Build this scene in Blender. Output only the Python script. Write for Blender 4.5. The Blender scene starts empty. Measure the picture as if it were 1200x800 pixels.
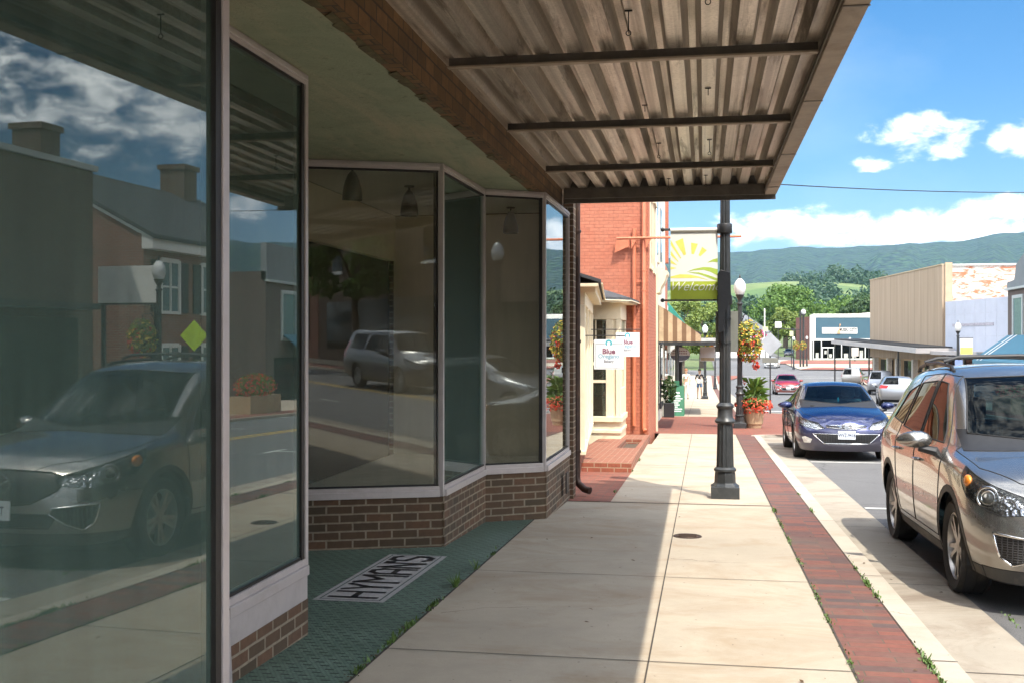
import bpy, bmesh, math, random
from mathutils import Vector, Matrix, noise
R = math.radians
rnd = random.Random(7)
scene = bpy.context.scene
COL = scene.collection

# ------------------------------------------------------------------ helpers
def lerp(a, b, t): return a + (b - a) * t
def sm(a, b, x):
    t = max(0.0, min(1.0, (x - a) / (b - a))); return t * t * (3 - 2 * t)

def tag(o, label=None, cat=None, group=None, kind=None):
    if label: o['label'] = label
    if cat: o['category'] = cat
    if group: o['group'] = group
    if kind: o['kind'] = kind
    return o

def thing(name, label, cat, loc=(0, 0, 0), rz=0.0, group=None):
    o = bpy.data.objects.new(name, None); COL.objects.link(o)
    o.location = loc; o.rotation_euler = (0, 0, rz); o.empty_display_size = 0.2
    return tag(o, label, cat, group)

def root_loc(o):
    v = Vector((0, 0, 0))
    while o is not None:
        v += o.location; o = o.parent
    return v

def kids(o): return [c for c in bpy.data.objects if c.parent == o]
def copy_tree(o, parent=None):
    c = o.copy(); COL.objects.link(c); c.parent = parent
    for ch in kids(o): copy_tree(ch, c)
    return c

class MB:
    """mesh builder: collects shapes, builds ONE mesh object"""
    def __init__(s): s.v = []; s.f = []; s.m = []
    def add(s, vs, fs, mi=0):
        b = len(s.v); s.v += [Vector(p) for p in vs]
        for f in fs: s.f.append(tuple(b + i for i in f)); s.m.append(mi)
        return s
    def box(s, x0, x1, y0, y1, z0, z1, mi=0):
        if x0 > x1: x0, x1 = x1, x0
        if y0 > y1: y0, y1 = y1, y0
        if z0 > z1: z0, z1 = z1, z0
        vs = [(x0,y0,z0),(x1,y0,z0),(x1,y1,z0),(x0,y1,z0),(x0,y0,z1),(x1,y0,z1),(x1,y1,z1),(x0,y1,z1)]
        return s.add(vs, [(3,2,1,0),(4,5,6,7),(0,1,5,4),(1,2,6,5),(2,3,7,6),(3,0,4,7)], mi)
    def obox(s, a, b, t, z0, z1, off=0.0, mi=0):
        """wall along plan segment a->b, thickness t (centred + off to the left), z0..z1 (numbers or pairs)"""
        a = Vector((a[0], a[1])); b = Vector((b[0], b[1])); d = (b - a).normalized(); n = Vector((-d.y, d.x))
        z0 = z0 if isinstance(z0, tuple) else (z0, z0); z1 = z1 if isinstance(z1, tuple) else (z1, z1)
        p = [a + n*(off - t/2), b + n*(off - t/2), b + n*(off + t/2), a + n*(off + t/2)]
        zz0 = [z0[0], z0[1], z0[1], z0[0]]; zz1 = [z1[0], z1[1], z1[1], z1[0]]
        vs = [(p[i].x, p[i].y, zz0[i]) for i in range(4)] + [(p[i].x, p[i].y, zz1[i]) for i in range(4)]
        return s.add(vs, [(3,2,1,0),(4,5,6,7),(0,1,5,4),(1,2,6,5),(2,3,7,6),(3,0,4,7)], mi)
    def prism(s, pts, dvec, mi=0):
        """planar polygon pts (3D) extruded along dvec"""
        n = len(pts); d = Vector(dvec); P = [Vector(p) for p in pts]
        vs = P + [p + d for p in P]
        nrm = Vector((0,0,0))
        for i in range(n): nrm += P[i].cross(P[(i+1) % n])
        flip = nrm.dot(d) > 0
        fs = [tuple(range(n)), tuple(range(2*n-1, n-1, -1))] + [((i+1) % n, i, n+i, n+(i+1) % n) for i in range(n)]
        if flip: fs = [tuple(reversed(f)) for f in fs]
        return s.add(vs, fs, mi)
    def quad(s, a, b, c, d, mi=0): return s.add([a, b, c, d], [(0,1,2,3)], mi)
    def tube(s, pts, r, n=8, mi=0, closed=False, caps=True):
        P = [Vector(p) for p in pts]; m = len(P)
        rr = r if isinstance(r, (list, tuple)) else [r]*m
        rings = []; prev = None
        for i in range(m):
            if closed: t = P[(i+1) % m] - P[i-1]
            else: t = P[min(i+1, m-1)] - P[max(i-1, 0)]
            if t.length < 1e-9: t = Vector((0,0,1))
            t.normalize()
            if prev is None:
                u = t.orthogonal().normalized()
            else:
                u = prev - t * prev.dot(t)
                u = u.normalized() if u.length > 1e-6 else t.orthogonal().normalized()
            prev = u; w = t.cross(u)
            rings.append([P[i] + (u*math.cos(2*math.pi*k/n) + w*math.sin(2*math.pi*k/n))*rr[i] for k in range(n)])
        vs = [p for rg in rings for p in rg]; fs = []
        for i in range(m if closed else m-1):
            j = (i+1) % m
            for k in range(n): fs.append((i*n+k, i*n+(k+1) % n, j*n+(k+1) % n, j*n+k))
        if not closed and caps:
            fs.append(tuple(range(n-1, -1, -1))); fs.append(tuple((m-1)*n + k for k in range(n)))
        return s.add(vs, fs, mi)
    def lathe(s, prof, c=(0,0,0), n=24, flute=0, fd=0.0, axis='z', mi=0, close=True):
        """prof = [(r, h)], bottom to top"""
        c = Vector(c); vs = []
        for r, h in prof:
            for k in range(n):
                a = 2*math.pi*k/n
                q = r*(1 - fd*(0.5+0.5*math.cos(a*flute))) if flute else r
                x, y, z = q*math.cos(a), q*math.sin(a), h
                if axis == 'y': x, y, z = x, h, -y
                elif axis == 'x': x, y, z = h, x, y
                vs.append(c + Vector((x, y, z)))
        fs = []
        for i in range(len(prof)-1):
            for k in range(n): fs.append((i*n+k, i*n+(k+1) % n, (i+1)*n+(k+1) % n, (i+1)*n+k))
        if close:
            fs.append(tuple(range(n-1, -1, -1))); fs.append(tuple((len(prof)-1)*n + k for k in range(n)))
        return s.add(vs, fs, mi)
    def blob(s, c, rx, ry, rz, n=10, m=7, mi=0):
        prof = [(math.sin(math.pi*i/m), -math.cos(math.pi*i/m)) for i in range(m+1)]
        vs = []; 
        for r, h in prof:
            for k in range(n):
                a = 2*math.pi*k/n; vs.append((c[0]+rx*r*math.cos(a), c[1]+ry*r*math.sin(a), c[2]+rz*h))
        fs = [(i*n+k, i*n+(k+1) % n, (i+1)*n+(k+1) % n, (i+1)*n+k) for i in range(m) for k in range(n)]
        return s.add(vs, fs, mi)
    def build(s, name, mat, parent=None, smooth=False, bevel=0.0, label=None, xf=None):
        me = bpy.data.meshes.new(name)
        off = root_loc(parent) if parent is not None else Vector((0,0,0))
        V = [p - off for p in s.v] if xf is None else [xf @ p for p in s.v]
        me.from_pydata([tuple(p) for p in V], [], s.f)
        mats = mat if isinstance(mat, (list, tuple)) else [mat]
        for m in mats: me.materials.append(m)
        if len(mats) > 1:
            for p, i in zip(me.polygons, s.m): p.material_index = i
        me.validate(); me.update()
        if smooth:
            for p in me.polygons: p.use_smooth = True
            if smooth != 'all':
                try: me.set_sharp_from_angle(angle=R(38))
                except Exception: pass
        o = bpy.data.objects.new(name, me); COL.objects.link(o)
        if parent is not None: o.parent = parent
        if bevel > 0:
            b = o.modifiers.new('b', 'BEVEL'); b.width = bevel; b.segments = 2; b.limit_method = 'ANGLE'; b.angle_limit = R(40)
        if label: o['label'] = label
        return o

def struct(name, mb, mat, **k):
    o = mb.build(name, mat, None, **k); o['kind'] = 'structure'; return o

def text_pts(body, size=1.0, shear=0.0, sx=1.0, bold=0.0, align='CENTER', depth=0.0):
    cu = bpy.data.curves.new('t', 'FONT'); cu.body = body; cu.size = size; cu.shear = shear
    cu.align_x = align; cu.align_y = 'CENTER'; cu.offset = bold; cu.extrude = depth; cu.resolution_u = 3
    ob = bpy.data.objects.new('t', cu); COL.objects.link(ob)
    bpy.context.view_layer.update()
    dg = bpy.context.evaluated_depsgraph_get()
    me = bpy.data.meshes.new_from_object(ob.evaluated_get(dg))
    vs = [Vector((v.co.x*sx, v.co.y, v.co.z)) for v in me.vertices]; fs = [tuple(p.vertices) for p in me.polygons]
    bpy.data.objects.remove(ob); bpy.data.curves.remove(cu); bpy.data.meshes.remove(me)
    return vs, fs
def add_text(mb, body, origin, ux, uy, size, shear=0.0, sx=1.0, bold=0.0, align='CENTER', mi=0, depth=0.0):
    vs, fs = text_pts(body, size, shear, sx, bold, align, depth)
    O = Vector(origin); ux = Vector(ux); uy = Vector(uy); n = ux.cross(uy)
    mb.add([O + ux*v.x + uy*v.y + n*v.z for v in vs], fs, mi)

# ------------------------------------------------------------------ terrain profile
def g(y):
    if y < -60: return 1.56
    if y <= 100: return -0.026*y
    if y <= 150: return lerp(-2.6, -1.9, sm(100, 150, y))
    if y <= 190: return lerp(-1.9, -1.5, (y-150)/40)
    if y <= 400: return -1.5 + (y-190)*0.02
    return 2.7

# ------------------------------------------------------------------ camera geometry (for laying things out from measured angles)
TH = math.atan(225/1283); CT, ST = math.cos(TH), math.sin(TH)
EYE = 1.6
def at(px, z, py=None):
    """plan point at photo column px and depth z ; with py also height"""
    xc = (px-600)/1283*z
    x = xc*CT - z*ST; y = xc*ST + z*CT
    if py is None: return (x, y)
    return (x, y, EYE + (400-py)/1283*z)

# ------------------------------------------------------------------ materials
class NT:
    def __init__(s, name):
        s.m = bpy.data.materials.new(name); s.m.use_nodes = True; s.t = s.m.node_tree
        s.t.nodes.clear(); s.out = s.t.nodes.new('ShaderNodeOutputMaterial')
    def n(s, typ, **k):
        o = s.t.nodes.new(typ)
        for a, b in k.items():
            if a.startswith('i_'):
                key = a[2:].replace('_', ' ')
                o.inputs[key].default_value = b
            else: setattr(o, a, b)
        return o
    def l(s, a, b): s.t.links.new(a, b)
    def math(s, op, a, b=None, c=None, clamp=False):
        o = s.n('ShaderNodeMath', operation=op); o.use_clamp = clamp
        for i, x in enumerate((a, b, c)):
            if x is None: continue
            if isinstance(x, (int, float)): o.inputs[i].default_value = x
            else: s.l(x, o.inputs[i])
        return o.outputs[0]
    def mix(s, fac, a, b, blend='MIX'):
        o = s.n('ShaderNodeMix', data_type='RGBA', blend_type=blend)
        for key, x in ((0, fac), (6, a), (7, b)):
            if isinstance(x, (int, float)): o.inputs[key].default_value = x
            elif isinstance(x, (tuple, list)): o.inputs[key].default_value = tuple(x)[:3] + (1,)
            else: s.l(x, o.inputs[key])
        return o.outputs[2]
    def noise(s, vec, scale, detail=4, rough=.6, dist=0.0):
        o = s.n('ShaderNodeTexNoise'); o.inputs['Scale'].default_value = scale; o.inputs['Detail'].default_value = detail
        o.inputs['Roughness'].default_value = rough; o.inputs['Distortion'].default_value = dist
        if vec is not None: s.l(vec, o.inputs['Vector'])
        return o
    def ramp(s, fac, stops):
        o = s.n('ShaderNodeValToRGB'); s.l(fac, o.inputs[0]); e = o.color_ramp.elements
        while len(e) < len(stops): e.new(0.5)
        for x, (p, c) in zip(e, stops):
            x.position = p; x.color = (c, c, c, 1) if isinstance(c, (int, float)) else tuple(c)[:3] + (1,)
        return o.outputs[0]
    def coord(s, kind='Object'): return s.n('ShaderNodeTexCoord').outputs[kind]
    def walluv(s):
        """u,v,0 from object position: u along the wall, v = height (floors: x,y)"""
        p = s.coord('Object'); nn = s.n('ShaderNodeNewGeometry').outputs['True Normal']
        sp = s.n('ShaderNodeSeparateXYZ'); s.l(p, sp.inputs[0]); sn = s.n('ShaderNodeSeparateXYZ'); s.l(nn, sn.inputs[0])
        ax = s.math('ABSOLUTE', sn.outputs[0]); ay = s.math('ABSOLUTE', sn.outputs[1]); az = s.math('ABSOLUTE', sn.outputs[2])
        isx = s.math('GREATER_THAN', ax, ay); flat = s.math('GREATER_THAN', az, 0.8)
        u = s.math('ADD', s.math('MULTIPLY', sp.outputs[1], isx), s.math('MULTIPLY', sp.outputs[0], s.math('SUBTRACT', 1.0, isx)))
        u2 = s.math('ADD', s.math('MULTIPLY', sp.outputs[0], flat), s.math('MULTIPLY', u, s.math('SUBTRACT', 1.0, flat)))
        v2 = s.math('ADD', s.math('MULTIPLY', sp.outputs[1], flat), s.math('MULTIPLY', sp.outputs[2], s.math('SUBTRACT', 1.0, flat)))
        c = s.n('ShaderNodeCombineXYZ'); s.l(u2, c.inputs[0]); s.l(v2, c.inputs[1]); return c.outputs[0]
    def bsdf(s, color, rough=.6, metal=0.0, bump=None, bstr=.3, bdist=.01, **k):
        o = s.n('ShaderNodeBsdfPrincipled')
        for key, x in (('Base Color', color), ('Roughness', rough), ('Metallic', metal)):
            if isinstance(x, (tuple, list)): o.inputs[key].default_value = tuple(x)[:3] + (1,)
            elif isinstance(x, (int, float)): o.inputs[key].default_value = x
            else: s.l(x, o.inputs[key])
        for a, b in k.items(): o.inputs[a.replace('_', ' ')].default_value = b
        if bump is not None:
            bn = s.n('ShaderNodeBump'); bn.inputs['Strength'].default_value = bstr; bn.inputs['Distance'].default_value = bdist
            s.l(bump, bn.inputs['Height']); s.l(bn.outputs[0], o.inputs['Normal'])
        return o
    def fin(s, shader): s.l(shader.outputs[0] if hasattr(shader, 'outputs') else shader, s.out.inputs[0]); return s.m

MC = {}
def mat(name, color, rough=.6, metal=0.0, var=.2, scale=6.0, bump=.15, bscale=60.0, bdist=.004, dirt=None, dirt_amt=.35, **k):
    if name in MC: return MC[name]
    t = NT(name); p = t.coord('Object')
    n1 = t.noise(p, scale, 6, .65).outputs[0]
    dark = tuple(c*(1-var) for c in color); light = tuple(min(1, c*(1+var)) for c in color)
    c = t.mix(t.ramp(n1, [(.3, 0.0), (.7, 1.0)]), dark, light)
    if dirt:
        n2 = t.noise(p, scale*.35, 5, .7, .6).outputs[0]
        c = t.mix(t.math('MULTIPLY', t.ramp(n2, [(.5, 0.0), (.68, 1.0)]), dirt_amt), c, dirt)
    n3 = t.noise(p, bscale, 4, .6).outputs[0]
    rg = t.math('ADD', rough - .08, t.math('MULTIPLY', n1, .16), clamp=True)
    MC[name] = t.fin(t.bsdf(c, rg, metal, bump=n3 if bump > 0 else None, bstr=bump, bdist=bdist, **k))
    return MC[name]

def brick(name, c1, c2, mortar, bw=.215, bh=.075, ms=.009, rough=.85, offset=.5, dirt=None, dirt_amt=.4, rot=False, bumpd=.006, bias=0.0, worn=None):
    if name in MC: return MC[name]
    t = NT(name); uv = t.walluv()
    if rot:
        mp = t.n('ShaderNodeMapping'); t.l(uv, mp.inputs[0]); mp.inputs['Rotation'].default_value = (0, 0, R(90)); uv = mp.outputs[0]
    b = t.n('ShaderNodeTexBrick'); b.offset = offset; b.squash = 1
    wob = t.noise(uv, 9, 3, .5)
    vm = t.n('ShaderNodeVectorMath', operation='SCALE'); t.l(wob.outputs['Color'], vm.inputs[0]); vm.inputs['Scale'].default_value = .006
    va = t.n('ShaderNodeVectorMath', operation='ADD'); t.l(uv, va.inputs[0]); t.l(vm.outputs[0], va.inputs[1])
    t.l(va.outputs[0], b.inputs['Vector'])
    for k2, x in (('Color1', c1), ('Color2', c2), ('Mortar', mortar)): b.inputs[k2].default_value = tuple(x) + (1,)
    b.inputs['Scale'].default_value = 1; b.inputs['Mortar Size'].default_value = ms; b.inputs['Mortar Smooth'].default_value = .2
    b.inputs['Bias'].default_value = bias; b.inputs['Brick Width'].default_value = bw; b.inputs['Row Height'].default_value = bh
    n1 = t.noise(uv, 14, 6, .7).outputs[0]
    c = t.mix(.55, b.outputs[0], t.mix(t.ramp(n1, [(.3, .25), (.7, 1.35)]), (0, 0, 0), b.outputs[0], 'MIX'))
    c = t.mix(t.ramp(n1, [(.35, .35), (.6, 0.0)]), b.outputs[0], (c1[0]*.35, c1[1]*.35, c1[2]*.35))
    if worn:
        mw = t.n('ShaderNodeMapping'); t.l(uv, mw.inputs[0]); mw.inputs['Scale'].default_value = (.6, 2.2, 1); nw = t.noise(mw.outputs[0], 1.5, 9, .8, .8).outputs[0]
        c = t.mix(t.ramp(nw, [(.5, 0.0), (.56, 1.0)]), c, worn)
    if dirt:
        n2 = t.noise(uv, 1.1, 5, .7, .5).outputs[0]
        c = t.mix(t.math('MULTIPLY', t.ramp(n2, [(.45, 0.0), (.7, 1.0)]), dirt_amt), c, dirt)
    h = t.math('ADD', t.math('MULTIPLY', t.math('SUBTRACT', 1.0, b.outputs['Fac']), 1.0), t.math('MULTIPLY', n1, .5))
    MC[name] = t.fin(t.bsdf(c, rough, bump=h, bstr=.7, bdist=bumpd)); return MC[name]

def glass(name, tint=(.9, .95, .93), ior=1.9, dust=(.30, .36, .33), dust_amt=.06, wob=.15, wscale=.7, trans=1.0, inner=(0.02, .03, .03)):
    """thin pane: fresnel mirror over clear transmission, with a film of dust"""
    if name in MC: return MC[name]
    t = NT(name); p = t.coord('Object')
    bn = t.n('ShaderNodeBump'); bn.inputs['Strength'].default_value = wob; bn.inputs['Distance'].default_value = .004
    t.l(t.noise(p, wscale, 2, .4).outputs[0], bn.inputs['Height'])
    fr = t.n('ShaderNodeFresnel'); fr.inputs['IOR'].default_value = ior; t.l(bn.outputs[0], fr.inputs['Normal'])
    gl = t.n('ShaderNodeBsdfGlossy'); gl.inputs['Roughness'].default_value = .0; gl.inputs['Color'].default_value = (.95, 1, .98, 1)
    t.l(bn.outputs[0], gl.inputs['Normal'])
    tr = t.n('ShaderNodeBsdfTransparent'); tr.inputs['Color'].default_value = tuple(tint) + (1,)
    base = tr
    if trans < 1:
        d0 = t.n('ShaderNodeBsdfDiffuse'); d0.inputs['Color'].default_value = tuple(inner) + (1,)
        mm = t.n('ShaderNodeMixShader'); mm.inputs[0].default_value = 1 - trans; t.l(tr.outputs[0], mm.inputs[1]); t.l(d0.outputs[0], mm.inputs[2]); base = mm
    df = t.n('ShaderNodeBsdfDiffuse'); df.inputs['Color'].default_value = tuple(dust) + (1,)
    mp = t.n('ShaderNodeMapping'); t.l(p, mp.inputs[0]); mp.inputs['Scale'].default_value = (3, 3, .25)
    st = t.noise(mp.outputs[0], 3, 5, .6).outputs[0]
    da = t.math('MULTIPLY', t.ramp(st, [(.30, .72), (.78, 1.3)]), dust_amt)
    m1 = t.n('ShaderNodeMixShader'); t.l(da, m1.inputs[0]); t.l(base.outputs[0], m1.inputs[1]); t.l(df.outputs[0], m1.inputs[2])
    m2 = t.n('ShaderNodeMixShader'); t.l(fr.outputs[0], m2.inputs[0]); t.l(m1.outputs[0], m2.inputs[1]); t.l(gl.outputs[0], m2.inputs[2])
    MC[name] = t.fin(m2); return MC[name]

def carpaint(name, color, metal=.6, rough=.35, flake=.25):
    if name in MC: return MC[name]
    t = NT(name); p = t.coord('Object')
    n = t.noise(p, 900, 1, .5).outputs[0]; d = t.noise(p, 3, 6, .7, .4).outputs[0]
    sp = t.n('ShaderNodeSeparateXYZ'); t.l(p, sp.inputs[0])
    low = t.ramp(t.math('ADD', sp.outputs[2], t.math('MULTIPLY', d, .35)), [(.45, 1.0), (.85, 0.0)])
    c = t.mix(n, tuple(x*(1-flake) for x in color), tuple(min(1, x*(1+flake)) for x in color))
    spk = t.noise(p, 45, 3, .9).outputs[0]
    dust = t.math('MAXIMUM', t.math('MULTIPLY', low, .30), t.math('MULTIPLY', t.ramp(spk, [(.66, 0.0), (.72, 1.0)]), .35))
    c = t.mix(dust, c, (.30, .25, .19))
    rg = t.math('ADD', rough, t.math('MULTIPLY', low, .2))
    b = t.bsdf(c, rg, metal, Coat_Weight=1.0, Coat_Roughness=.03)
    MC[name] = t.fin(b); return MC[name]

# shared
STEEL = mat('painted_steel', (.035, .037, .036), .42, .3, var=.25, scale=5, bump=.1, bscale=120, dirt=(.12,.10,.08), dirt_amt=.4)
LAMPPAINT = mat('lamp_post_paint', (.042, .045, .046), .4, .25, var=.25, scale=6, bump=.12, bscale=90, dirt=(.14,.12,.1), dirt_amt=.35)
ALU = mat('brushed_aluminium', (.54, .49, .47), .45, .25, var=.06, scale=9, bump=.05, bscale=200, dirt=(.36,.31,.27), dirt_amt=.3)
BLACKR = mat('black_rubber', (.018, .018, .018), .75, var=.3, scale=20)
BLACKP = mat('black_plastic', (.02, .02, .021), .5, var=.2, scale=20)
WHITEP = mat('white_paint', (.78, .77, .73), .5, var=.06, scale=3, dirt=(.5,.46,.38), dirt_amt=.3)
CREAM = mat('cream_paint', (.76, .66, .47), .55, var=.08, scale=3, dirt=(.5,.42,.3), dirt_amt=.4)
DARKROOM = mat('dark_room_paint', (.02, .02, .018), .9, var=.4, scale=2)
# ------------------------------------------------------------------ cars
def cage_mesh(spec):
    st = spec['st']; N = len(st)-1; bm = bmesh.new(); cr = bm.edges.layers.float.new('crease_edge')
    S = {}; T = {}; F = {}
    for i, s in enumerate(st):
        for k in range(6):
            x, y, z = s['p'][k]
            for sd in (1, -1): S[sd, i, k] = bm.verts.new((x, sd*y, z))
        x5, y5, z5 = s['p'][5]; zc = s['zc']; bow = s.get('bow', 0)
        for j in (-1, 0, 1):
            fr = abs(j)*.55 if j else 0
            T[i, j] = bm.verts.new((x5 + bow*(1-fr*fr), (0.55*j)*y5, lerp(zc, z5, fr*fr*1.1)))
    for i, bl in ((0, spec['rbulge']), (N, spec['fbulge'])):
        for k in range(5):
            x, y, z = st[i]['p'][k]
            for j in (-1, 0, 1):
                fr = abs(j)*.55 if j else 0
                b = bl[k] if isinstance(bl, (list, tuple)) else bl
                F[i, k, j] = bm.verts.new((x + b*(1-fr*fr), .55*j*y, z))
    def fc(*v): 
        try: bm.faces.new(v)
        except ValueError: pass
    for i in range(N):
        for k in range(5):
            fc(S[1,i,k], S[1,i,k+1], S[1,i+1,k+1], S[1,i+1,k])
            fc(S[-1,i,k], S[-1,i+1,k], S[-1,i+1,k+1], S[-1,i,k+1])
        row = lambda q: [S[-1,q,5], T[q,-1], T[q,0], T[q,1], S[1,q,5]]
        a, b = row(i), row(i+1)
        for c in range(4): fc(a[c], b[c], b[c+1], a[c+1])
    for i in (0, N):
        rw = lambda k: [S[-1,i,k]] + ([F[i,k,-1], F[i,k,0], F[i,k,1]] if k < 5 else [T[i,-1], T[i,0], T[i,1]]) + [S[1,i,k]]
        for k in range(5):
            a, b = rw(k), rw(k+1)
            for c in range(4):
                if i == N: fc(a[c], a[c+1], b[c+1], b[c])
                else: fc(a[c], b[c], b[c+1], a[c+1])
    bm.normal_update()
    for e in bm.edges:
        v = [x for x in e.verts]
        for sd in (1, -1):
            for k, w in ((3, spec.get('crease3', .35)), (4, .25), (5, spec.get('crease5', .3))):
                for i in range(N):
                    if set(v) == {S[sd,i,k], S[sd,i+1,k]}: e[cr] = w
    for e in bm.edges:
        v = set(e.verts)
        for sd in (1, -1):
            for k in range(5):
                if v == {S[sd,0,k], S[sd,0,k+1]}: e[cr] = .62
                if v == {S[sd,N,k], S[sd,N,k+1]}: e[cr] = .15
        if v <= {S[1,0,5], S[-1,0,5], T[0,-1], T[0,0], T[0,1]}: e[cr] = .5
    me = bpy.data.meshes.new('cage'); bm.to_mesh(me); bm.free()
    o = bpy.data.objects.new('cage', me); COL.objects.link(o)
    m = o.modifiers.new('s', 'SUBSURF'); m.levels = m.render_levels = spec.get('lvl', 2)
    dg = bpy.context.evaluated_depsgraph_get(); ev = o.evaluated_get(dg)
    out = bpy.data.meshes.new_from_object(ev)
    bpy.data.objects.remove(o)
    bm = bmesh.new(); bm.from_mesh(out); bpy.data.meshes.remove(out); bm.normal_update()
    return bm

def cut(bm, lay, poly, az, side, tagv, only=(0,), fx=None, nmin=.15):
    """cut a convex polygon (h, z) seen from azimuth az on one side of the car, tag the faces inside"""
    ca, sa = math.cos(R(az)), math.sin(R(az))
    H = lambda co: -co.x*sa + side*co.y*ca
    D = lambda nn: nn.x*ca + side*nn.y*sa
    cx = sum(p[0] for p in poly)/len(poly); cz = sum(p[1] for p in poly)/len(poly)
    h0, h1 = min(p[0] for p in poly)-.02, max(p[0] for p in poly)+.02; z0, z1 = min(p[1] for p in poly)-.02, max(p[1] for p in poly)+.02
    cand = []
    for f in bm.faces:
        if f[lay] not in only or D(f.normal) < nmin: continue
        c = f.calc_center_median()
        if az > 20 and side*c.y < -.02: continue
        if fx and not fx(c): continue
        hs = [H(v.co) for v in f.verts]; zs = [v.co.z for v in f.verts]
        if max(hs) < h0 or min(hs) > h1 or max(zs) < z0 or min(zs) > z1: continue
        cand.append(f)
    halves = []
    for i in range(len(poly)):
        a, b = poly[i], poly[(i+1) % len(poly)]
        dh, dz = b[0]-a[0], b[1]-a[1]; nh, nz = -dz, dh
        if (cx-a[0])*nh + (cz-a[1])*nz < 0: nh, nz = -nh, -nz
        L = math.hypot(nh, nz); nh /= L; nz /= L
        halves.append((a, nh, nz))
        no = Vector((-nh*sa, side*nh*ca, nz)); co = Vector((-a[0]*sa, side*a[0]*ca, a[1]))
        es = {e for f in cand for e in f.edges}; vs = {v for f in cand for v in f.verts}
        r = bmesh.ops.bisect_plane(bm, geom=list(cand)+list(es)+list(vs), dist=1e-5, plane_co=co, plane_no=no)
        cand = list({q for q in r['geom'] if isinstance(q, bmesh.types.BMFace)})
    hit = []
    for f in cand:
        c = f.calc_center_median(); h, z = H(c), c.z
        if all((h-a[0])*nh + (z-a[1])*nz > -1e-5 for a, nh, nz in halves) and f[lay] in only: f[lay] = tagv; hit.append(f)
    return hit

def loops_of(faces, keep=None):
    fs = set(faces); nb = {}
    for f in fs:
        for e in f.edges:
            if sum(1 for q in e.link_faces if q in fs) == 1:
                a, b = e.verts; nb.setdefault(a, []).append(b); nb.setdefault(b, []).append(a)
    seen = set(); out = []
    for v in list(nb):
        if v in seen: continue
        ch = [v]; seen.add(v); cur = v
        while True:
            nx = [w for w in nb[cur] if w not in seen]
            if not nx: break
            cur = nx[0]; seen.add(cur); ch.append(cur)
        closed = len(ch) > 2 and v in nb[ch[-1]]
        out.append(([x.co.copy() + x.normal*.0008 for x in ch], closed))
    return out

def faces_obj(faces, name, m, parent, label=None, off=0.0):
    vs = {}; V = []; Nn = []; Fs = []
    for f in faces:
        idx = []
        for v in f.verts:
            if v not in vs: vs[v] = len(V); V.append(v.co + v.normal*off); Nn.append(v.normal.copy())
            idx.append(vs[v])
        Fs.append(idx)
    me = bpy.data.meshes.new(name); me.from_pydata([tuple(v) for v in V], [], Fs); me.materials.append(m)
    for p in me.polygons: p.use_smooth = True
    me.update()
    try: me.normals_split_custom_set_from_vertices([tuple(x) for x in Nn])
    except Exception: pass
    o = bpy.data.objects.new(name, me); COL.objects.link(o); o.parent = parent
    if label: o['label'] = label
    return o

CHROME = mat('chrome', (.75, .75, .74), .12, 1.0, var=.05, scale=20, bump=0)
TYRE = mat('tyre_rubber', (.022, .021, .02), .8, var=.3, scale=12, bump=.3, bscale=70, dirt=(.10,.085,.065), dirt_amt=.5)
SEATM = mat('seat_fabric', (.035, .036, .04), .85, var=.3, scale=20)
SEATL = mat('grey_seat_fabric', (.16, .16, .16), .85, var=.3, scale=20)
DISC = mat('brake_disc', (.25, .23, .22), .4, .9, var=.2, scale=30)
CARGLASS = glass('car_glass', (.24, .42, .48), 1.22, (.25,.25,.22), .005, wob=.0)
DARKGLASS = glass('dark_car_glass', (.14, .17, .18), 1.22, (.25,.25,.22), .01, wob=.0)
LENS = glass('lamp_lens', (.93, .95, .96), 1.45, (.5,.48,.44), .04, wob=0)
REFL = None
def reflector_mat():
    t = NT('lamp_reflector'); p = t.coord('Object')
    v = t.n('ShaderNodeTexVoronoi'); t.l(p, v.inputs['Vector']); v.inputs['Scale'].default_value = 38
    c = t.mix(t.ramp(v.outputs['Distance'], [(.2, 0.0), (.6, 1.0)]), (.85, .86, .88), (.28, .28, .30))
    return t.fin(t.bsdf(c, .18, .9, bump=v.outputs['Distance'], bstr=.9, bdist=.01))
REFL = reflector_mat()
def mesh_mat(name, sx, sy, col=(.015,.015,.016)):
    t = NT(name); p = t.coord('Object'); v = t.n('ShaderNodeTexVoronoi'); v.feature = 'DISTANCE_TO_EDGE'
    mp = t.n('ShaderNodeMapping'); t.l(p, mp.inputs[0]); mp.inputs['Scale'].default_value = (0, sy, sx); t.l(mp.outputs[0], v.inputs['Vector']); v.inputs['Scale'].default_value = 1; v.inputs['Randomness'].default_value = .15
    e = t.ramp(v.outputs['Distance'], [(.05, 1.0), (.14, 0.0)])
    c = t.mix(e, tuple(q*.25 for q in col), tuple(q*5 for q in col))
    return t.fin(t.bsdf(c, .35, 0.0, bump=e, bstr=1.0, bdist=.01))
GRILLE = mesh_mat('grille_mesh', 60, 35)
CLAD = mat('lower_cladding', (.055, .053, .05), .6, var=.2, scale=8, bump=.15, bscale=150, dirt=(.2,.17,.13), dirt_amt=.5)
AMBER = mat('amber_plastic', (.75, .24, .03), .2, var=.2, scale=60, bump=.3)
REDL = mat('red_lamp_plastic', (.45, .012, .012), .15, var=.25, scale=30, bump=.2)
WHITEL = mat('clear_lamp_plastic', (.75, .75, .72), .15, .3, var=.3, scale=40, bump=.4)
RIM = mat('alloy_rim', (.46, .44, .42), .32, .85, var=.15, scale=14, bump=.05, dirt=(.14,.11,.08), dirt_amt=.6)

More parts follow.
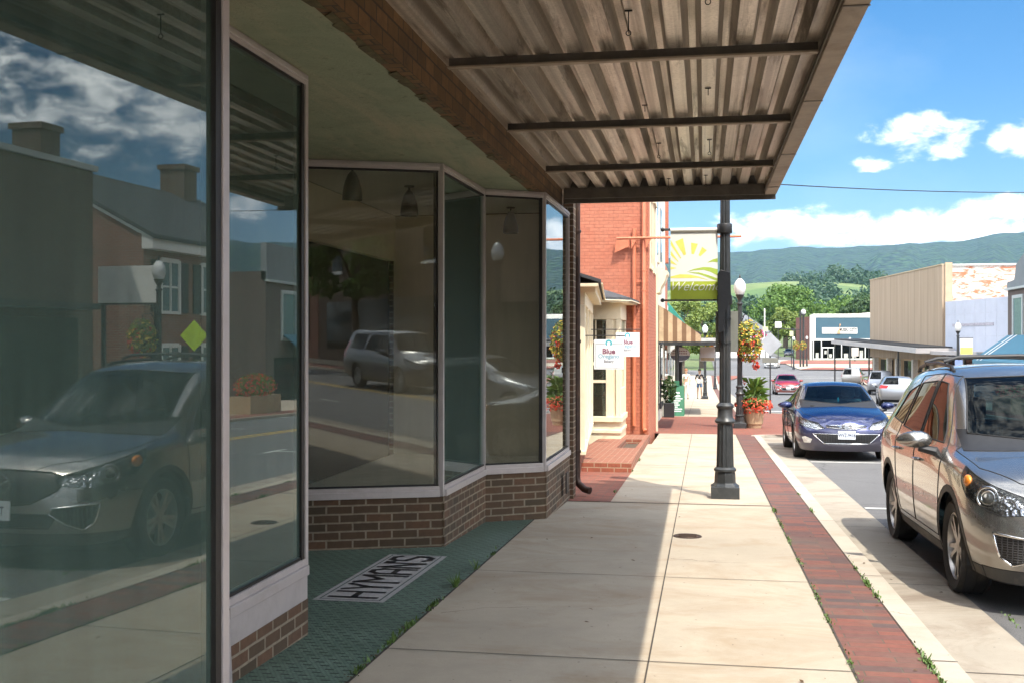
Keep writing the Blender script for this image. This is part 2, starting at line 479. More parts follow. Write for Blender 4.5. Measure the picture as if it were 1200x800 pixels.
def wheel(parent, x, y, r, w, rimr, nsp, detail=True):
    side = 1 if y > 0 else -1
    root = bpy.data.objects.new('wheel', None); COL.objects.link(root); root.parent = parent; root.location = (x, y, r)
    n = 40 if detail else 20
    h = w/2
    prof = [(rimr-.005, -h*.75), (rimr+.02, -h*.92), (r*.93, -h), (r*.985, -h*.85), (r, -h*.6), (r, h*.6), (r*.985, h*.85), (r*.93, h), (rimr+.02, h*.92), (rimr-.005, h*.75)]
    tb = MB().lathe(prof, n=n, axis='y', close=False)
    if detail:
        for gy in (-.35, 0, .35): tb.tube([((r+.001)*math.cos(2*math.pi*k/n), gy*w, (r+.001)*math.sin(2*math.pi*k/n)) for k in range(n)], .0045, 4, closed=True)
    t = tb.build('tyre', TYRE, None, smooth=True, xf=Matrix.Identity(4)); t.parent = root
    b = MB(); o = side
    b.lathe([(rimr, h*.78*o), (rimr-.012, h*.82*o), (rimr-.02, h*.6*o), (rimr-.035, -h*.5*o)] if o > 0 else [(rimr-.035, -h*.5*o), (rimr-.02, h*.6*o), (rimr-.012, h*.82*o), (rimr, h*.78*o)], n=n, axis='y', close=False)
    b.lathe([(.06, h*.35*o), (.062, h*.62*o), (.03, h*.68*o)] if o > 0 else [(.03, h*.68*o), (.062, h*.62*o), (.06, h*.35*o)], n=16, axis='y')
    for k in range(nsp):
        a = 2*math.pi*k/nsp + (.12*(1 if k % 2 else -1) if nsp == 10 else 0)
        u = Vector((math.cos(a), 0, math.sin(a))); v = Vector((-math.sin(a), 0, math.cos(a)))
        w0, w1 = (.019, .015) if nsp >= 9 else (.045, .034)
        pts = []
        for rr, ww, yy in ((.045, w0, h*.60*o), (rimr-.014, w1, h*.72*o)):
            for s2, dy in ((-1, 0), (1, 0), (.6, -.035*o), (-.6, -.035*o)): pts.append(u*rr + v*ww*s2 + Vector((0, yy+dy, 0)))
        b.add(pts, [(0,1,5,4), (1,2,6,5), (2,3,7,6), (3,0,4,7), (3,2,1,0), (4,5,6,7)])
    t = b.build('rim', RIM, None, smooth=True, xf=Matrix.Identity(4)); t.parent = root
    bb = MB(); bb.lathe([(.0, 0), (rimr*.62, 0), (rimr*.62, .02), (0, .02)], (0, h*.1*o, 0), n=24, axis='y', close=False)
    t = bb.build('brake_disc', DISC, None, smooth=True, xf=Matrix.Identity(4)); t.parent = root
    bb = MB(); bb.lathe([(.0, -.02), (rimr-.01, -.02), (rimr-.01, .0), (0, .0)], (0, -h*.2*o, 0), n=24, axis='y', close=False)
    t = bb.build('inner_rim', BLACKR, None, xf=Matrix.Identity(4)); t.parent = root
    return root

I4 = Matrix.Identity(4)
def part(mb, name, m, parent, smooth=False, bevel=0.0, label=None):
    o = mb.build(name, m, None, smooth=smooth, bevel=bevel, xf=I4, label=label); o.parent = parent; return o

def poly_circle(cx, cz, r, n=22, flat=None):
    return [(cx + r*math.cos(2*math.pi*k/n), cz + r*math.sin(2*math.pi*k/n)) for k in range(n)]

def build_car(name, label, cat, spec, paint, group=None):
    """local frame: +x is the front, origin on the ground under the middle of the wheelbase"""
    root = thing(name, label, cat, (0,0,0), 0, group)
    bm = cage_mesh(spec); lay = bm.faces.layers.int.new('tag')
    hero = spec.get('hero', False); wr = spec['wr']; ax = spec['axle']
    tags = {}
    def C(nm, poly, az, sides=(1, -1), only=(0,), **k):
        for sd in sides:
            tid = tags.setdefault((nm, sd if len(sides) == 2 else 0), len(tags)+1)
            cut(bm, lay, poly, az, sd, tid, only, **k)
    zero = (0,)
    # wheel arches first
    for axx in ax:
        ar = wr + spec.get('gap', .045)
        if spec.get('clad'):
            C('cladding', poly_circle(-axx, wr+.01, ar+.055, 26), 90, nmin=.3)
            ct = (tags[('cladding', 1)], tags[('cladding', -1)], 0)
        else: ct = zero
        for sd in (1, -1):
            hit = cut(bm, lay, poly_circle(-axx, wr+.01, ar, 26), 90, sd, 999, ct, nmin=.2)
    bmesh.ops.delete(bm, geom=[f for f in bm.faces if f[lay] == 999], context='FACES')
    for nm, poly, az, kw in spec['cuts']:
        if az == 0: C(nm, poly, 0, (1,), **kw)
        elif az == 180: C(nm, [(-h, z) for h, z in poly], 180, (1,), **kw)
        else: C(nm, poly, az, (1, -1), **kw)
    for nm, poly in spec.get('top', []):
        # polygon in (x, y), on the upward facing skin
        cand = [f for f in bm.faces if f[lay] == 0 and f.normal.z > .35 and min(p[0] for p in poly)-.05 < f.calc_center_median().x < max(p[0] for p in poly)+.05 and f.calc_center_median().z < spec['hoodmax']]
        cx = sum(p[0] for p in poly)/len(poly); cy = sum(p[1] for p in poly)/len(poly); hv = []
        for i in range(len(poly)):
            a, b = poly[i], poly[(i+1) % len(poly)]; nx, ny = -(b[1]-a[1]), b[0]-a[0]
            if (cx-a[0])*nx + (cy-a[1])*ny < 0: nx, ny = -nx, -ny
            hv.append((a, nx, ny))
            es = {e for f in cand for e in f.edges}; vs = {v for f in cand for v in f.verts}
            r = bmesh.ops.bisect_plane(bm, geom=list(cand)+list(es)+list(vs), dist=1e-5, plane_co=(a[0], a[1], 0), plane_no=(nx, ny, 0))
            cand = list({q for q in r['geom'] if isinstance(q, bmesh.types.BMFace)})
        tid = tags.setdefault((nm, 0), len(tags)+1)
        for f in cand:
            c = f.calc_center_median()
            if all((c.x-a[0])*nx + (c.y-a[1])*ny > -1e-6 for a, nx, ny in hv): f[lay] = tid
    bm.normal_update()
    mats = {'windshield': CARGLASS, 'rear_window': DARKGLASS, 'side_window': DARKGLASS if hero else CARGLASS, 'cladding': CLAD, 'headlight': LENS, 'grille': GRILLE, 'intake': GRILLE,
            'fog_lamp': WHITEL, 'tail_lamp': REDL, 'lower_bumper': CLAD, 'fog_recess': GRILLE, 'cowl': BLACKP}
    seamc = {'windshield': (BLACKR, .007), 'rear_window': (BLACKR, .006), 'side_window': (BLACKR, .007), 'headlight': (BLACKR, .003), 'grille': (spec.get('grille_trim', BLACKR), .009), 'intake': (spec.get('intake_trim', BLACKR), .008),
             'hood': (BLACKR, .0035), 'door': (BLACKR, .004), 'fog_recess': (CHROME if hero else BLACKR, .010), 'tail_lamp': (BLACKR, .003), 'tailgate': (BLACKR, .004), 'cladding': (BLACKR, .002), 'lower_bumper': (BLACKR, .003)}
    doors = {}
    bodyf = [f for f in bm.faces if f[lay] == 0]
    body = faces_obj(bodyf, 'body', paint, root)
    order = sorted(tags.items(), key=lambda kv: 0 if kv[0][0].startswith('door') else 1)
    for (nm, sd), tid in order:
        fs = [f for f in bm.faces if f[lay] == tid]
        if not fs: continue
        base = nm.rstrip('0123456789'); 
        mt = mats.get(base, paint); 
        if base == 'lower_bumper': mt = CLAD
        par = root
        o = faces_obj(fs, base, mt, par)
        if base in seamc:
            sm_, sr = seamc[base]; mb = MB()
            for pts, closed in loops_of(fs):
                if len(pts) > 2: mb.tube(pts, sr, 5 if hero else 4, closed=closed)
            if mb.v: part(mb, 'seal' if 'window' in base or 'wind' in base else ('trim' if base in ('grille', 'intake', 'fog_recess') else 'shut_line'), sm_, o, smooth='all')
        if base == 'door':
            cxm = sum((f.calc_center_median().x for f in fs))/len(fs); doors.setdefault(nm, []).append((o, sd, fs))
        if base == 'headlight':
            V = {v for f in fs for v in f.verts}; c = sum((v.co for v in V), Vector())/len(V)
            r2 = faces_obj(fs, 'reflector', REFL, o, off=-.035)
            if hero:
                fq = min(fs, key=lambda f: abs((-f.calc_center_median().x + sd*f.calc_center_median().y)*.707 + .84) + abs(f.calc_center_median().z - .785))
                lm = MB(); q = fq.calc_center_median() - fq.normal*.028
                nrm = Vector((.80, sd*.55, .10)).normalized(); u = nrm.orthogonal().normalized(); w = nrm.cross(u)
                for rad, tr in ((.072, .009), (.046, .010)):
                    lm.tube([q + nrm*.012 + (u*math.cos(a*math.pi/14) + w*math.sin(a*math.pi/14))*rad for a in range(28)], tr, 8, closed=True)
                part(lm, 'lamp_ring', CHROME, o, smooth='all')
                lm = MB().blob(q - nrm*.012, .042, .042, .042, 16, 10); part(lm, 'projector_lens', WHITEL, o, smooth='all')
                lm = MB(); a0 = c + Vector((-.26, sd*.115, .06)); lm.blob(a0, .075, .03, .05, 12, 8); part(lm, 'amber_lamp', AMBER, o, smooth='all')
    # door handles + mirrors
    for nm, lst in doors.items():
        for o, sd, fs in lst:
            hx, hz = spec['handles'][nm]
            yy = max([abs(v.co.y) for f in fs for v in f.verts if abs(v.co.x-hx) < .12 and abs(v.co.z-hz) < .1] or [spec['W']/2-.02])
            mb = MB().tube([(hx-.10, sd*(yy-.005), hz), (hx-.08, sd*(yy+.028), hz+.002), (hx+.08, sd*(yy+.028), hz+.006), (hx+.10, sd*(yy-.005), hz+.006)], .013, 8)
            part(mb, 'handle', paint, o, smooth=True)
    mx, my, mz = spec['mirror']
    for sd in (1, -1):
        mb = MB(); prof = []
        n, m = 14, 8
        for i in range(m+1):
            th = math.pi*i/m
            for k in range(n):
                a = 2*math.pi*k/n
                ex = math.sin(th)*math.cos(a); ez = math.sin(th)*math.sin(a); ey = -math.cos(th)
                X = ex*.085; X = min(X, .1) if X > 0 else X*.35
                Z = ez*.068*(1.15 if ez > 0 else .95); Y = ey*.14
                mb.v.append(Vector((mx + X - .03*ey*0 - .12*max(0, ey)**2*.5, sd*(my + Y), mz + Z*(1-.18*ey) + .01)))
        for i in range(m):
            for k in range(n): mb.f.append((i*n+k, i*n+(k+1) % n, (i+1)*n+(k+1) % n, (i+1)*n+k)); mb.m.append(0)
        mo = part(mb, 'mirror', paint, root, smooth='all')
        part(MB().tube([(mx+.02, sd*(my-.19), mz-.085), (mx+.01, sd*(my-.03), mz-.05)], [.04, .028], 8), 'mirror_arm', BLACKP, mo, smooth=True)
        part(MB().lathe([(0, 0), (1, 0), (1, .004), (0, .004)], n=16, close=False).build_dummy() if False else MB().box(mx-.036, mx-.031, sd*(my-.08), sd*(my+.085), mz-.04, mz+.055), 'mirror_glass', CHROME, mo)
    # wheels
    for axx in ax:
        for sd in (1, -1):
            wheel(root, axx, sd*(spec['W']/2 - spec.get('tw', .215)/2 - .015), wr, spec.get('tw', .215), spec['rimr'], spec['spokes'], hero or spec.get('lvl', 2) > 1)
    # underbody and wells
    W = spec['W']; zf = spec.get('floor', .24); L0, L1 = spec['st'][0]['p'][0][0], spec['st'][-1]['p'][0][0]
    mb = MB(); mb.box(L0+.12, L1-.10, -W/2+.24, W/2-.24, zf-.02, zf+.10)
    mb.box(ax[1]+wr+.10, ax[0]-wr-.10, -W/2+.10, W/2-.10, zf, zf+.16)
    for axx in ax: mb.box(axx-wr-.09, axx+wr+.09, -W/2+.26, W/2-.26, zf+.05, wr*2+.12)
    part(mb, 'underbody', BLACKR, root)
    for axx in ax:
        for sd in (1, -1):
            mb = MB(); n = 18; r_ = wr+.05; vs = []
            for k in range(n+1):
                a = math.pi*1.15*k/n - .075*math.pi
                for yy in (W/2-.035, W/2-.28): vs.append((axx+r_*math.cos(a), sd*yy, wr+.01+r_*math.sin(a)))
            fs = [(2*k, 2*k+1, 2*k+3, 2*k+2) for k in range(n)]
            mb.add(vs, fs); part(mb, 'wheel_well', BLACKR, root)
    # interior
    sx = spec['seatx']; bz = spec['belt']; sm2 = spec.get('seat_mat', SEATM)
    mb = MB(); mb.box(ax[1]-.35 if spec.get('wagon') else ax[1]+.1, ax[0]-.50, -W/2+.16, W/2-.16, zf+.12, zf+.2); mb.box(sx+.62, sx+.98, -W/2+.17, W/2-.17, zf+.2, bz-.09); mb.box(ax[1]-.3, ax[1]+.25, -W/2+.2, W/2-.2, zf+.2, bz-.12)
    part(mb, 'dashboard', BLACKP, root, bevel=.04)
    for yy in (.37, -.37):
        mb = MB(); mb.box(sx-.25, sx+.27, yy-.25, yy+.25, zf+.2, zf+.40)
        mb.prism([(sx-.24, yy-.24, zf+.38), (sx-.10, yy-.24, zf+.38), (sx-.26, yy-.20, bz+.16), (sx-.36, yy-.20, bz+.16)], (0, .46, 0))
        mb.box(sx-.40, sx-.30, yy-.13, yy+.13, bz+.18, bz+.38)
        part(mb, 'seat', sm2, root, bevel=.035)
    mb = MB(); mb.box(sx-1.1, sx-.72, -.6, .6, zf+.2, zf+.42); mb.prism([(sx-1.08, -.6, zf+.4), (sx-.92, -.6, zf+.4), (sx-1.1, -.58, bz+.12), (sx-1.2, -.58, bz+.12)], (0, 1.18, 0))
    part(mb, 'rear_seat', sm2, root, bevel=.03)
    c = Vector((sx+.52, .37, bz-.02)); nrm = Vector((-.9, 0, .42)).normalized(); u = Vector((0, 1, 0)); w = nrm.cross(u)
    mb = MB(); mb.tube([c+(u*math.cos(k*math.pi/12)+w*math.sin(k*math.pi/12))*.185 for k in range(24)], .014, 6, closed=True); mb.tube([c-u*.18, c+u*.18], .02, 6); mb.tube([c, c+Vector((.2,0,-.1))], .03, 6)
    part(mb, 'steering_wheel', BLACKP, root, smooth=True)
    if spec.get('rails'):
        for sd in (1, -1):
            P = spec['rails']; mb = MB()
            mb.tube([(x, sd*y, z) for x, y, z in P], .016, 8)
            for q in (1, len(P)//2, len(P)-2): mb.tube([(P[q][0], sd*P[q][1], P[q][2]-.05), (P[q][0], sd*P[q][1], P[q][2])], .016, 8)
            part(mb, 'roof_rail', spec.get('rail_mat', BLACKP), root, smooth=True)
        if hero:
            for xb in (-.28, -1.15): part(MB().tube([(xb, -.62, 1.745), (xb, -.5, 1.785), (xb, 0, 1.80), (xb, .5, 1.785), (xb, .62, 1.745)], .017, 8), 'roof_crossbar', BLACKP, root, smooth=True)
    if spec.get('wiper'):
        for (y0, y1) in ((.62, .02), (.02, -.55)):
            a, b = spec['wiper']; mb = MB().tube([(a+.05-.22*abs(y0)**2, y0, b+.015), (a+.04-.10*abs(y1), y1, b+.05)], .009, 6); part(mb, 'wiper', BLACKR, root, smooth=True)
    bm.free()
    return root

def P6(xs, ys, zs): 
    if not isinstance(xs, (list, tuple)): xs = [xs]*6
    return list(zip(xs, ys, zs))
def ST_(xs, ys, zs, zc, bow=0.0): return {'p': P6(xs, ys, zs), 'zc': zc, 'bow': bow}
S90 = lambda pts: [(-x, z) for x, z in pts]     # side view polygons given as (x, z)

def suv_spec():
    st = [
     ST_([-2.10,-2.24,-2.26,-2.22,-2.16,-1.86], [.78,.84,.86,.84,.80,.60], [.34,.48,.80,1.02,1.10,1.58], 1.62, -.03),
     ST_([-1.95,-1.98,-2.0,-1.96,-1.90,-1.68], [.84,.92,.93,.915,.87,.635], [.30,.46,.80,1.05,1.13,1.63], 1.67),
     ST_(-1.25, [.86,.93,.945,.925,.875,.665], [.24,.42,.76,1.03,1.10,1.68], 1.72),
     ST_(-.30, [.87,.92,.935,.92,.875,.675], [.23,.40,.74,.99,1.06,1.71], 1.755),
     ST_([.45,.45,.45,.45,.42,.36], [.87,.92,.935,.92,.875,.655], [.23,.40,.74,.97,1.04,1.655], 1.70, .12),
     ST_([1.15,1.15,1.15,1.15,1.12,1.10], [.87,.92,.935,.915,.865,.745], [.24,.40,.72,.95,1.03,1.055], 1.10, .22),
     ST_([1.62,1.62,1.62,1.60,1.58,1.56], [.86,.93,.945,.90,.83,.68], [.24,.42,.72,.92,.985,1.01], 1.06, .12),
     ST_([2.02,2.04,2.04,2.0,1.98,1.95], [.80,.87,.90,.85,.78,.62], [.22,.40,.66,.84,.90,.93], .975, .08),
     ST_([2.16,2.25,2.24,2.18,2.15,2.10], [.66,.72,.74,.70,.64,.52], [.21,.38,.62,.77,.82,.87], .90, .10)]
    return dict(st=st, W=1.84, lvl=3, hero=True, fbulge=[.14,.14,.13,.12,.11], rbulge=[-.08]*5, wr=.345, rimr=.25, tw=.225, axle=(1.35, -1.35), spokes=10, clad=True, gap=.05,
      belt=1.05, floor=.24, seatx=-.05, wagon=True, mirror=(.66, 1.045, 1.085), hoodmax=1.2, grille_trim=BLACKR, wiper=(1.22, 1.06),
      rails=[(.05,.60,1.655),(-.05,.60,1.70),(-.6,.605,1.735),(-1.1,.60,1.73),(-1.55,.58,1.70),(-1.65,.58,1.66)],
      handles={'door1': (.12, .90), 'door2': (-.85, .93)},
      cuts=[
       ('side_window1', S90([(.78,1.085),(.70,1.18),(.20,1.555),(-.03,1.575),(-.03,1.10)]), 90, dict(nmin=.3)),
       ('side_window2', S90([(-.10,1.105),(-.10,1.575),(-.72,1.55),(-.90,1.14)]), 90, dict(nmin=.3)),
       ('side_window3', S90([(-.99,1.16),(-.82,1.54),(-1.25,1.46),(-1.52,1.20)]), 90, dict(nmin=.3)),
       ('windshield', [(-.74,1.066),(-.575,1.60),(0,1.63),(.575,1.60),(.74,1.066),(.45,1.088),(0,1.102),(-.45,1.088)], 0, dict(nmin=.1, fx=lambda c: c.x < 1.36)),
       ('cowl1', [(0,1.092),(.78,1.052),(.76,1.2),(0,1.3)], 0, dict(nmin=.08, fx=lambda c: .6 < c.x < 1.5)),
       ('cowl2', [(0,1.092),(-.78,1.052),(-.76,1.2),(0,1.3)], 0, dict(nmin=.08, fx=lambda c: .6 < c.x < 1.5)),
       ('rear_window', [(-.62,1.15),(-.52,1.53),(.52,1.53),(.62,1.15)], 180, dict(nmin=.1)),
       ('headlight', [(-.50,.965),(-.53,.86),(-.64,.765),(-1.0,.675),(-1.25,.70),(-1.26,.765)], 45, dict(nmin=.1)),
       ('grille', [(-.56,.76),(-.50,.66),(-.30,.555),(0,.53),(.30,.555),(.50,.66),(.56,.76),(.40,.80),(0,.815),(-.40,.80)], 0, dict(nmin=.3)),
       ('fog_recess', [(-1.12,.52),(-1.14,.47),(-1.0,.385),(-.88,.345),(-.80,.40),(-.76,.56)], 40, dict(nmin=.1)),
       ('intake', [(-.52,.47),(-.44,.36),(.44,.36),(.52,.47)], 0, dict(nmin=.2)),
       ('lower_bumper1', [(-.98,.31),(-.98,.1),(.98,.1),(.98,.31)], 0, dict(nmin=.25, fx=lambda c: c.x > 1.6)),
       ('lower_bumper2', S90([(2.4,.31),(2.4,.1),(-2.4,.1),(-2.4,.36),(-1.7,.36),(0,.345),(1.7,.31)]), 90, dict(nmin=.1)),
       ('door1', S90([(.97,.36),(1.0,1.0),(.28,1.615),(-.04,1.64),(-.06,1.0),(-.06,.36)]), 90, dict(nmin=.25)),
       ('door2', S90([(-.07,.36),(-.05,1.64),(-.80,1.615),(-1.05,1.1),(-1.0,.95),(-.90,.62),(-.84,.36)]), 90, dict(nmin=.25)),
       ('tail_lamp', [(.70,.98),(.66,1.08),(.90,1.13),(1.16,1.08),(1.18,.98)], 135, dict(nmin=.1)),
       ('tailgate', [(-.66,.55),(-.72,1.05),(-.60,1.12),(.60,1.12),(.72,1.05),(.66,.55)], 180, dict(nmin=.3)),
      ],
      top=[('hood', [(1.12,.82),(1.70,.78),(2.04,.60),(2.24,.26),(2.27,0),(2.24,-.26),(2.04,-.60),(1.70,-.78),(1.12,-.82)])])

def sedan_spec(lvl=3):
    st = [
     ST_([-2.14,-2.26,-2.28,-2.24,-2.19,-2.14], [.72,.80,.82,.80,.76,.62], [.30,.46,.74,.92,.98,1.02], 1.05, -.05),
     ST_([-1.90,-1.92,-1.93,-1.92,-1.90,-1.88], [.80,.87,.885,.86,.80,.66], [.26,.44,.74,.94,1.02,1.08], 1.11, -.02),
     ST_([-1.40,-1.40,-1.40,-1.40,-1.42,-1.45], [.82,.88,.90,.88,.83,.66], [.22,.40,.72,.93,1.0,1.12], 1.16),
     ST_([-.72,-.72,-.72,-.72,-.72,-.72], [.82,.87,.89,.875,.83,.575], [.20,.37,.70,.90,.965,1.385], 1.43),
     ST_(0, [.82,.87,.89,.875,.83,.60], [.20,.37,.69,.88,.94,1.425], 1.47, .03),
     ST_([.45,.45,.45,.45,.42,.34], [.82,.87,.89,.87,.825,.58], [.20,.37,.68,.86,.92,1.36], 1.41, .10),
     ST_([1.22,1.22,1.22,1.22,1.20,1.18], [.82,.88,.895,.865,.81,.70], [.20,.38,.67,.84,.91,.94], .99, .24),
     ST_([1.65,1.65,1.65,1.64,1.62,1.60], [.81,.88,.90,.85,.77,.62], [.20,.38,.64,.79,.86,.89], .94, .14),
     ST_([2.0,2.02,2.02,1.99,1.96,1.93], [.76,.83,.85,.79,.70,.55], [.19,.35,.56,.70,.77,.81], .86, .10),
     ST_([2.10,2.19,2.20,2.15,2.12,2.06], [.62,.68,.70,.64,.57,.44], [.18,.33,.52,.63,.68,.73], .76, .14)]
    return dict(st=st, W=1.775, lvl=lvl, hero=False, fbulge=[.13,.15,.14,.12,.12], rbulge=[-.07]*5, wr=.32, rimr=.215, tw=.205, axle=(1.35, -1.35), spokes=7, clad=False, gap=.035,
      belt=.93, floor=.2, seatx=-.12, mirror=(.70, .985, .965), hoodmax=1.1, intake_trim=CHROME, grille_trim=CHROME, wiper=(1.30, .94), seat_mat=SEATL,
      handles={'door1': (.05, .80), 'door2': (-.88, .83)},
      cuts=[
       ('side_window1', S90([(.74,.975),(.14,1.33),(-.06,1.36),(-.06,.985)]), 90, dict(nmin=.3)),
       ('side_window2', S90([(-.13,.99),(-.13,1.36),(-.70,1.31),(-1.15,1.07),(-1.1,1.02)]), 90, dict(nmin=.3)),
       ('windshield', [(-.70,.963),(-.52,1.345),(0,1.37),(.52,1.345),(.70,.963),(.4,.990),(0,1.000),(-.4,.990)], 0, dict(nmin=.1, fx=lambda c: c.x < 1.42)),
       ('cowl1', [(0,.991),(.72,.951),(.71,1.1),(0,1.2)], 0, dict(nmin=.08, fx=lambda c: .7 < c.x < 1.5)),
       ('cowl2', [(0,.991),(-.72,.951),(-.71,1.1),(0,1.2)], 0, dict(nmin=.08, fx=lambda c: .7 < c.x < 1.5)),
       ('rear_window', [(-.60,1.11),(-.50,1.35),(.50,1.35),(.60,1.11)], 180, dict(nmin=.05, fx=lambda c: c.x > -1.75)),
       ('headlight', [(-.56,.80),(-.60,.72),(-.80,.635),(-1.10,.575),(-1.22,.60),(-1.05,.70)], 42, dict(nmin=.1)),
       ('grille', [(-.36,.655),(-.34,.62),(0,.585),(.34,.62),(.36,.655),(0,.665)], 0, dict(nmin=.3)),
       ('intake', [(-.60,.50),(-.40,.325),(.40,.325),(.60,.50),(.40,.40),(-.40,.40)][:4], 0, dict(nmin=.2)),
       ('fog_lamp', [(-.88,.40),(-.84,.33),(-.70,.33),(-.66,.43),(-.74,.45)], 38, dict(nmin=.1)),
       ('door1', S90([(.93,.30),(.95,.90),(.20,1.40),(-.09,1.42),(-.10,.9),(-.10,.30)]), 90, dict(nmin=.25)),
       ('door2', S90([(-.11,.30),(-.10,1.42),(-.72,1.37),(-1.13,1.05),(-1.02,.80),(-.90,.60),(-.84,.30)]), 90, dict(nmin=.25)),
       ('tail_lamp', [(.72,.84),(.66,.96),(.86,1.0),(1.22,.95),(1.22,.85)], 135, dict(nmin=.1)),
      ],
      top=[('hood', [(1.18,.76),(1.70,.70),(2.0,.48),(2.15,.18),(2.16,0),(2.15,-.18),(2.0,-.48),(1.70,-.70),(1.18,-.76)])])

def hatch_spec():
    s = sedan_spec(2); st = s['st']
    st[0] = ST_([-1.98,-2.08,-2.10,-2.04,-1.99,-1.72], [.74,.82,.84,.81,.76,.55], [.32,.46,.74,.94,1.02,1.32], 1.36, -.05)
    st[1] = ST_([-1.80,-1.84,-1.85,-1.80,-1.76,-1.50], [.80,.87,.89,.87,.81,.57], [.27,.44,.74,.95,1.04,1.38], 1.42)
    st[2] = ST_([-1.30,-1.30,-1.30,-1.30,-1.28,-1.15], [.82,.88,.90,.88,.83,.585], [.22,.40,.72,.93,1.0,1.42], 1.46)
    s['wagon'] = True
    cuts = [c for c in s['cuts'] if c[0] not in ('rear_window', 'tail_lamp', 'door2', 'side_window2')]
    cuts += [('rear_window', [(-.72,1.04),(-.52,1.36),(.52,1.36),(.72,1.04)], 180, dict(nmin=.05)),
             ('side_window2', S90([(-.13,.99),(-.13,1.36),(-.80,1.35),(-1.30,1.22),(-1.35,1.10),(-1.0,1.02)]), 90, dict(nmin=.3)),
             ('door2', S90([(-.11,.30),(-.10,1.42),(-.85,1.40),(-1.10,1.0),(-1.0,.80),(-.90,.60),(-.84,.30)]), 90, dict(nmin=.25)),
             ('tail_lamp', [(.62,.84),(.52,.98),(.80,1.02),(1.14,.98),(1.10,.86)], 135, dict(nmin=.1))]
    s['cuts'] = cuts; return s

def van_spec(truckish=False):
    s = suv_spec(); s['lvl'] = 2; s['hero'] = False; s['clad'] = False; st = s['st']; s['rails'] = None if not truckish else s['rails']
    k = 1.04
    st[0] = ST_([-2.30,-2.42,-2.43,-2.38,-2.33,-2.15], [.80,.86,.88,.86,.83,.66], [.34,.48,.80,1.02,1.10,1.66], 1.71, -.03)
    st[1] = ST_([-2.05,-2.10,-2.12,-2.08,-2.05,-1.95], [.86,.93,.94,.93,.89,.68], [.30,.46,.80,1.02,1.10,1.70], 1.75)
    s['cuts'] = [c for c in s['cuts'] if c[0] in ('windshield', 'headlight', 'grille', 'side_window1', 'side_window2', 'door1', 'door2')]
    s['cuts'] += [('side_window3', S90([(-.99,1.14),(-.95,1.58),(-1.80,1.56),(-1.92,1.16)]), 90, dict(nmin=.3)),
                  ('rear_window', [(-.76,1.12),(-.62,1.62),(.62,1.62),(.76,1.12)], 180, dict(nmin=.1)),
                  ('tail_lamp', [(.88,.86),(.84,1.36),(1.02,1.34),(1.10,.90)], 135, dict(nmin=.1)),
                  ('tailgate', [(-.70,.52),(-.74,1.05),(-.66,1.66),(.66,1.66),(.74,1.05),(.70,.52)], 180, dict(nmin=.3))]
    return s
# ------------------------------------------------------------------ street level setting
YS = [-60, -40, -25, -15, -8, -4, 0, 4, 8, 12, 16, 20, 24, 28, 32, 38, 44, 50, 58, 66, 74, 82, 90, 98, 106, 114, 122, 130, 138, 146, 155, 170, 190, 210]
def ysub(a, b): return [a] + [y for y in YS if a < y < b] + [b]
def strip(mb, xa, xb, a, b, dz, mi=0, side=0.0):
    ys = ysub(a, b); fa = xa if callable(xa) else (lambda y: xa); fb = xb if callable(xb) else (lambda y: xb)
    for p, q in zip(ys, ys[1:]):
        mb.quad((fa(p), p, g(p)+dz), (fb(p), p, g(p)+dz), (fb(q), q, g(q)+dz), (fa(q), q, g(q)+dz), mi)
        if side:
            for f in (fa, fb):
                mb.quad((f(p), p, g(p)+dz-side), (f(p), p, g(p)+dz), (f(q), q, g(q)+dz), (f(q), q, g(q)+dz-side), mi)
    if side:
        for y in (a, b): mb.quad((fa(y), y, g(y)+dz-side), (fb(y), y, g(y)+dz-side), (fb(y), y, g(y)+dz), (fa(y), y, g(y)+dz), mi)
    return mb
RD = -.06     # road surface below the pavement

# base ground, one sheet to the horizon
def ground_mat():
    t = NT('ground_earth'); p = t.coord('Object')
    n = t.noise(p, .02, 6, .6).outputs[0]; n2 = t.noise(p, .6, 5, .7).outputs[0]
    c = t.mix(t.ramp(n, [(.4, 0.0), (.6, 1.0)]), (.075, .12, .03), (.13, .15, .055)); c = t.mix(t.ramp(n2, [(.3, .4), (.7, 0.0)]), c, (.05, .07, .025))
    return t.fin(t.bsdf(c, .95, bump=n2, bstr=.4, bdist=.05))
mb = MB(); gx = [-9000, -4000, -1500, -600, -200, -80, -30, 0, 30, 80, 200, 600, 1500, 4000, 9000]; gy = [-9000, -3000, -800, -200] + YS + [240, 280, 330, 400, 600, 1500, 4000, 9000]
nv = [(x, y, g(y) - .16) for y in gy for x in gx]; W_ = len(gx)
mb.add(nv, [(j*W_+i, j*W_+i+1, (j+1)*W_+i+1, (j+1)*W_+i) for j in range(len(gy)-1) for i in range(W_-1)])
struct('ground', mb, ground_mat())

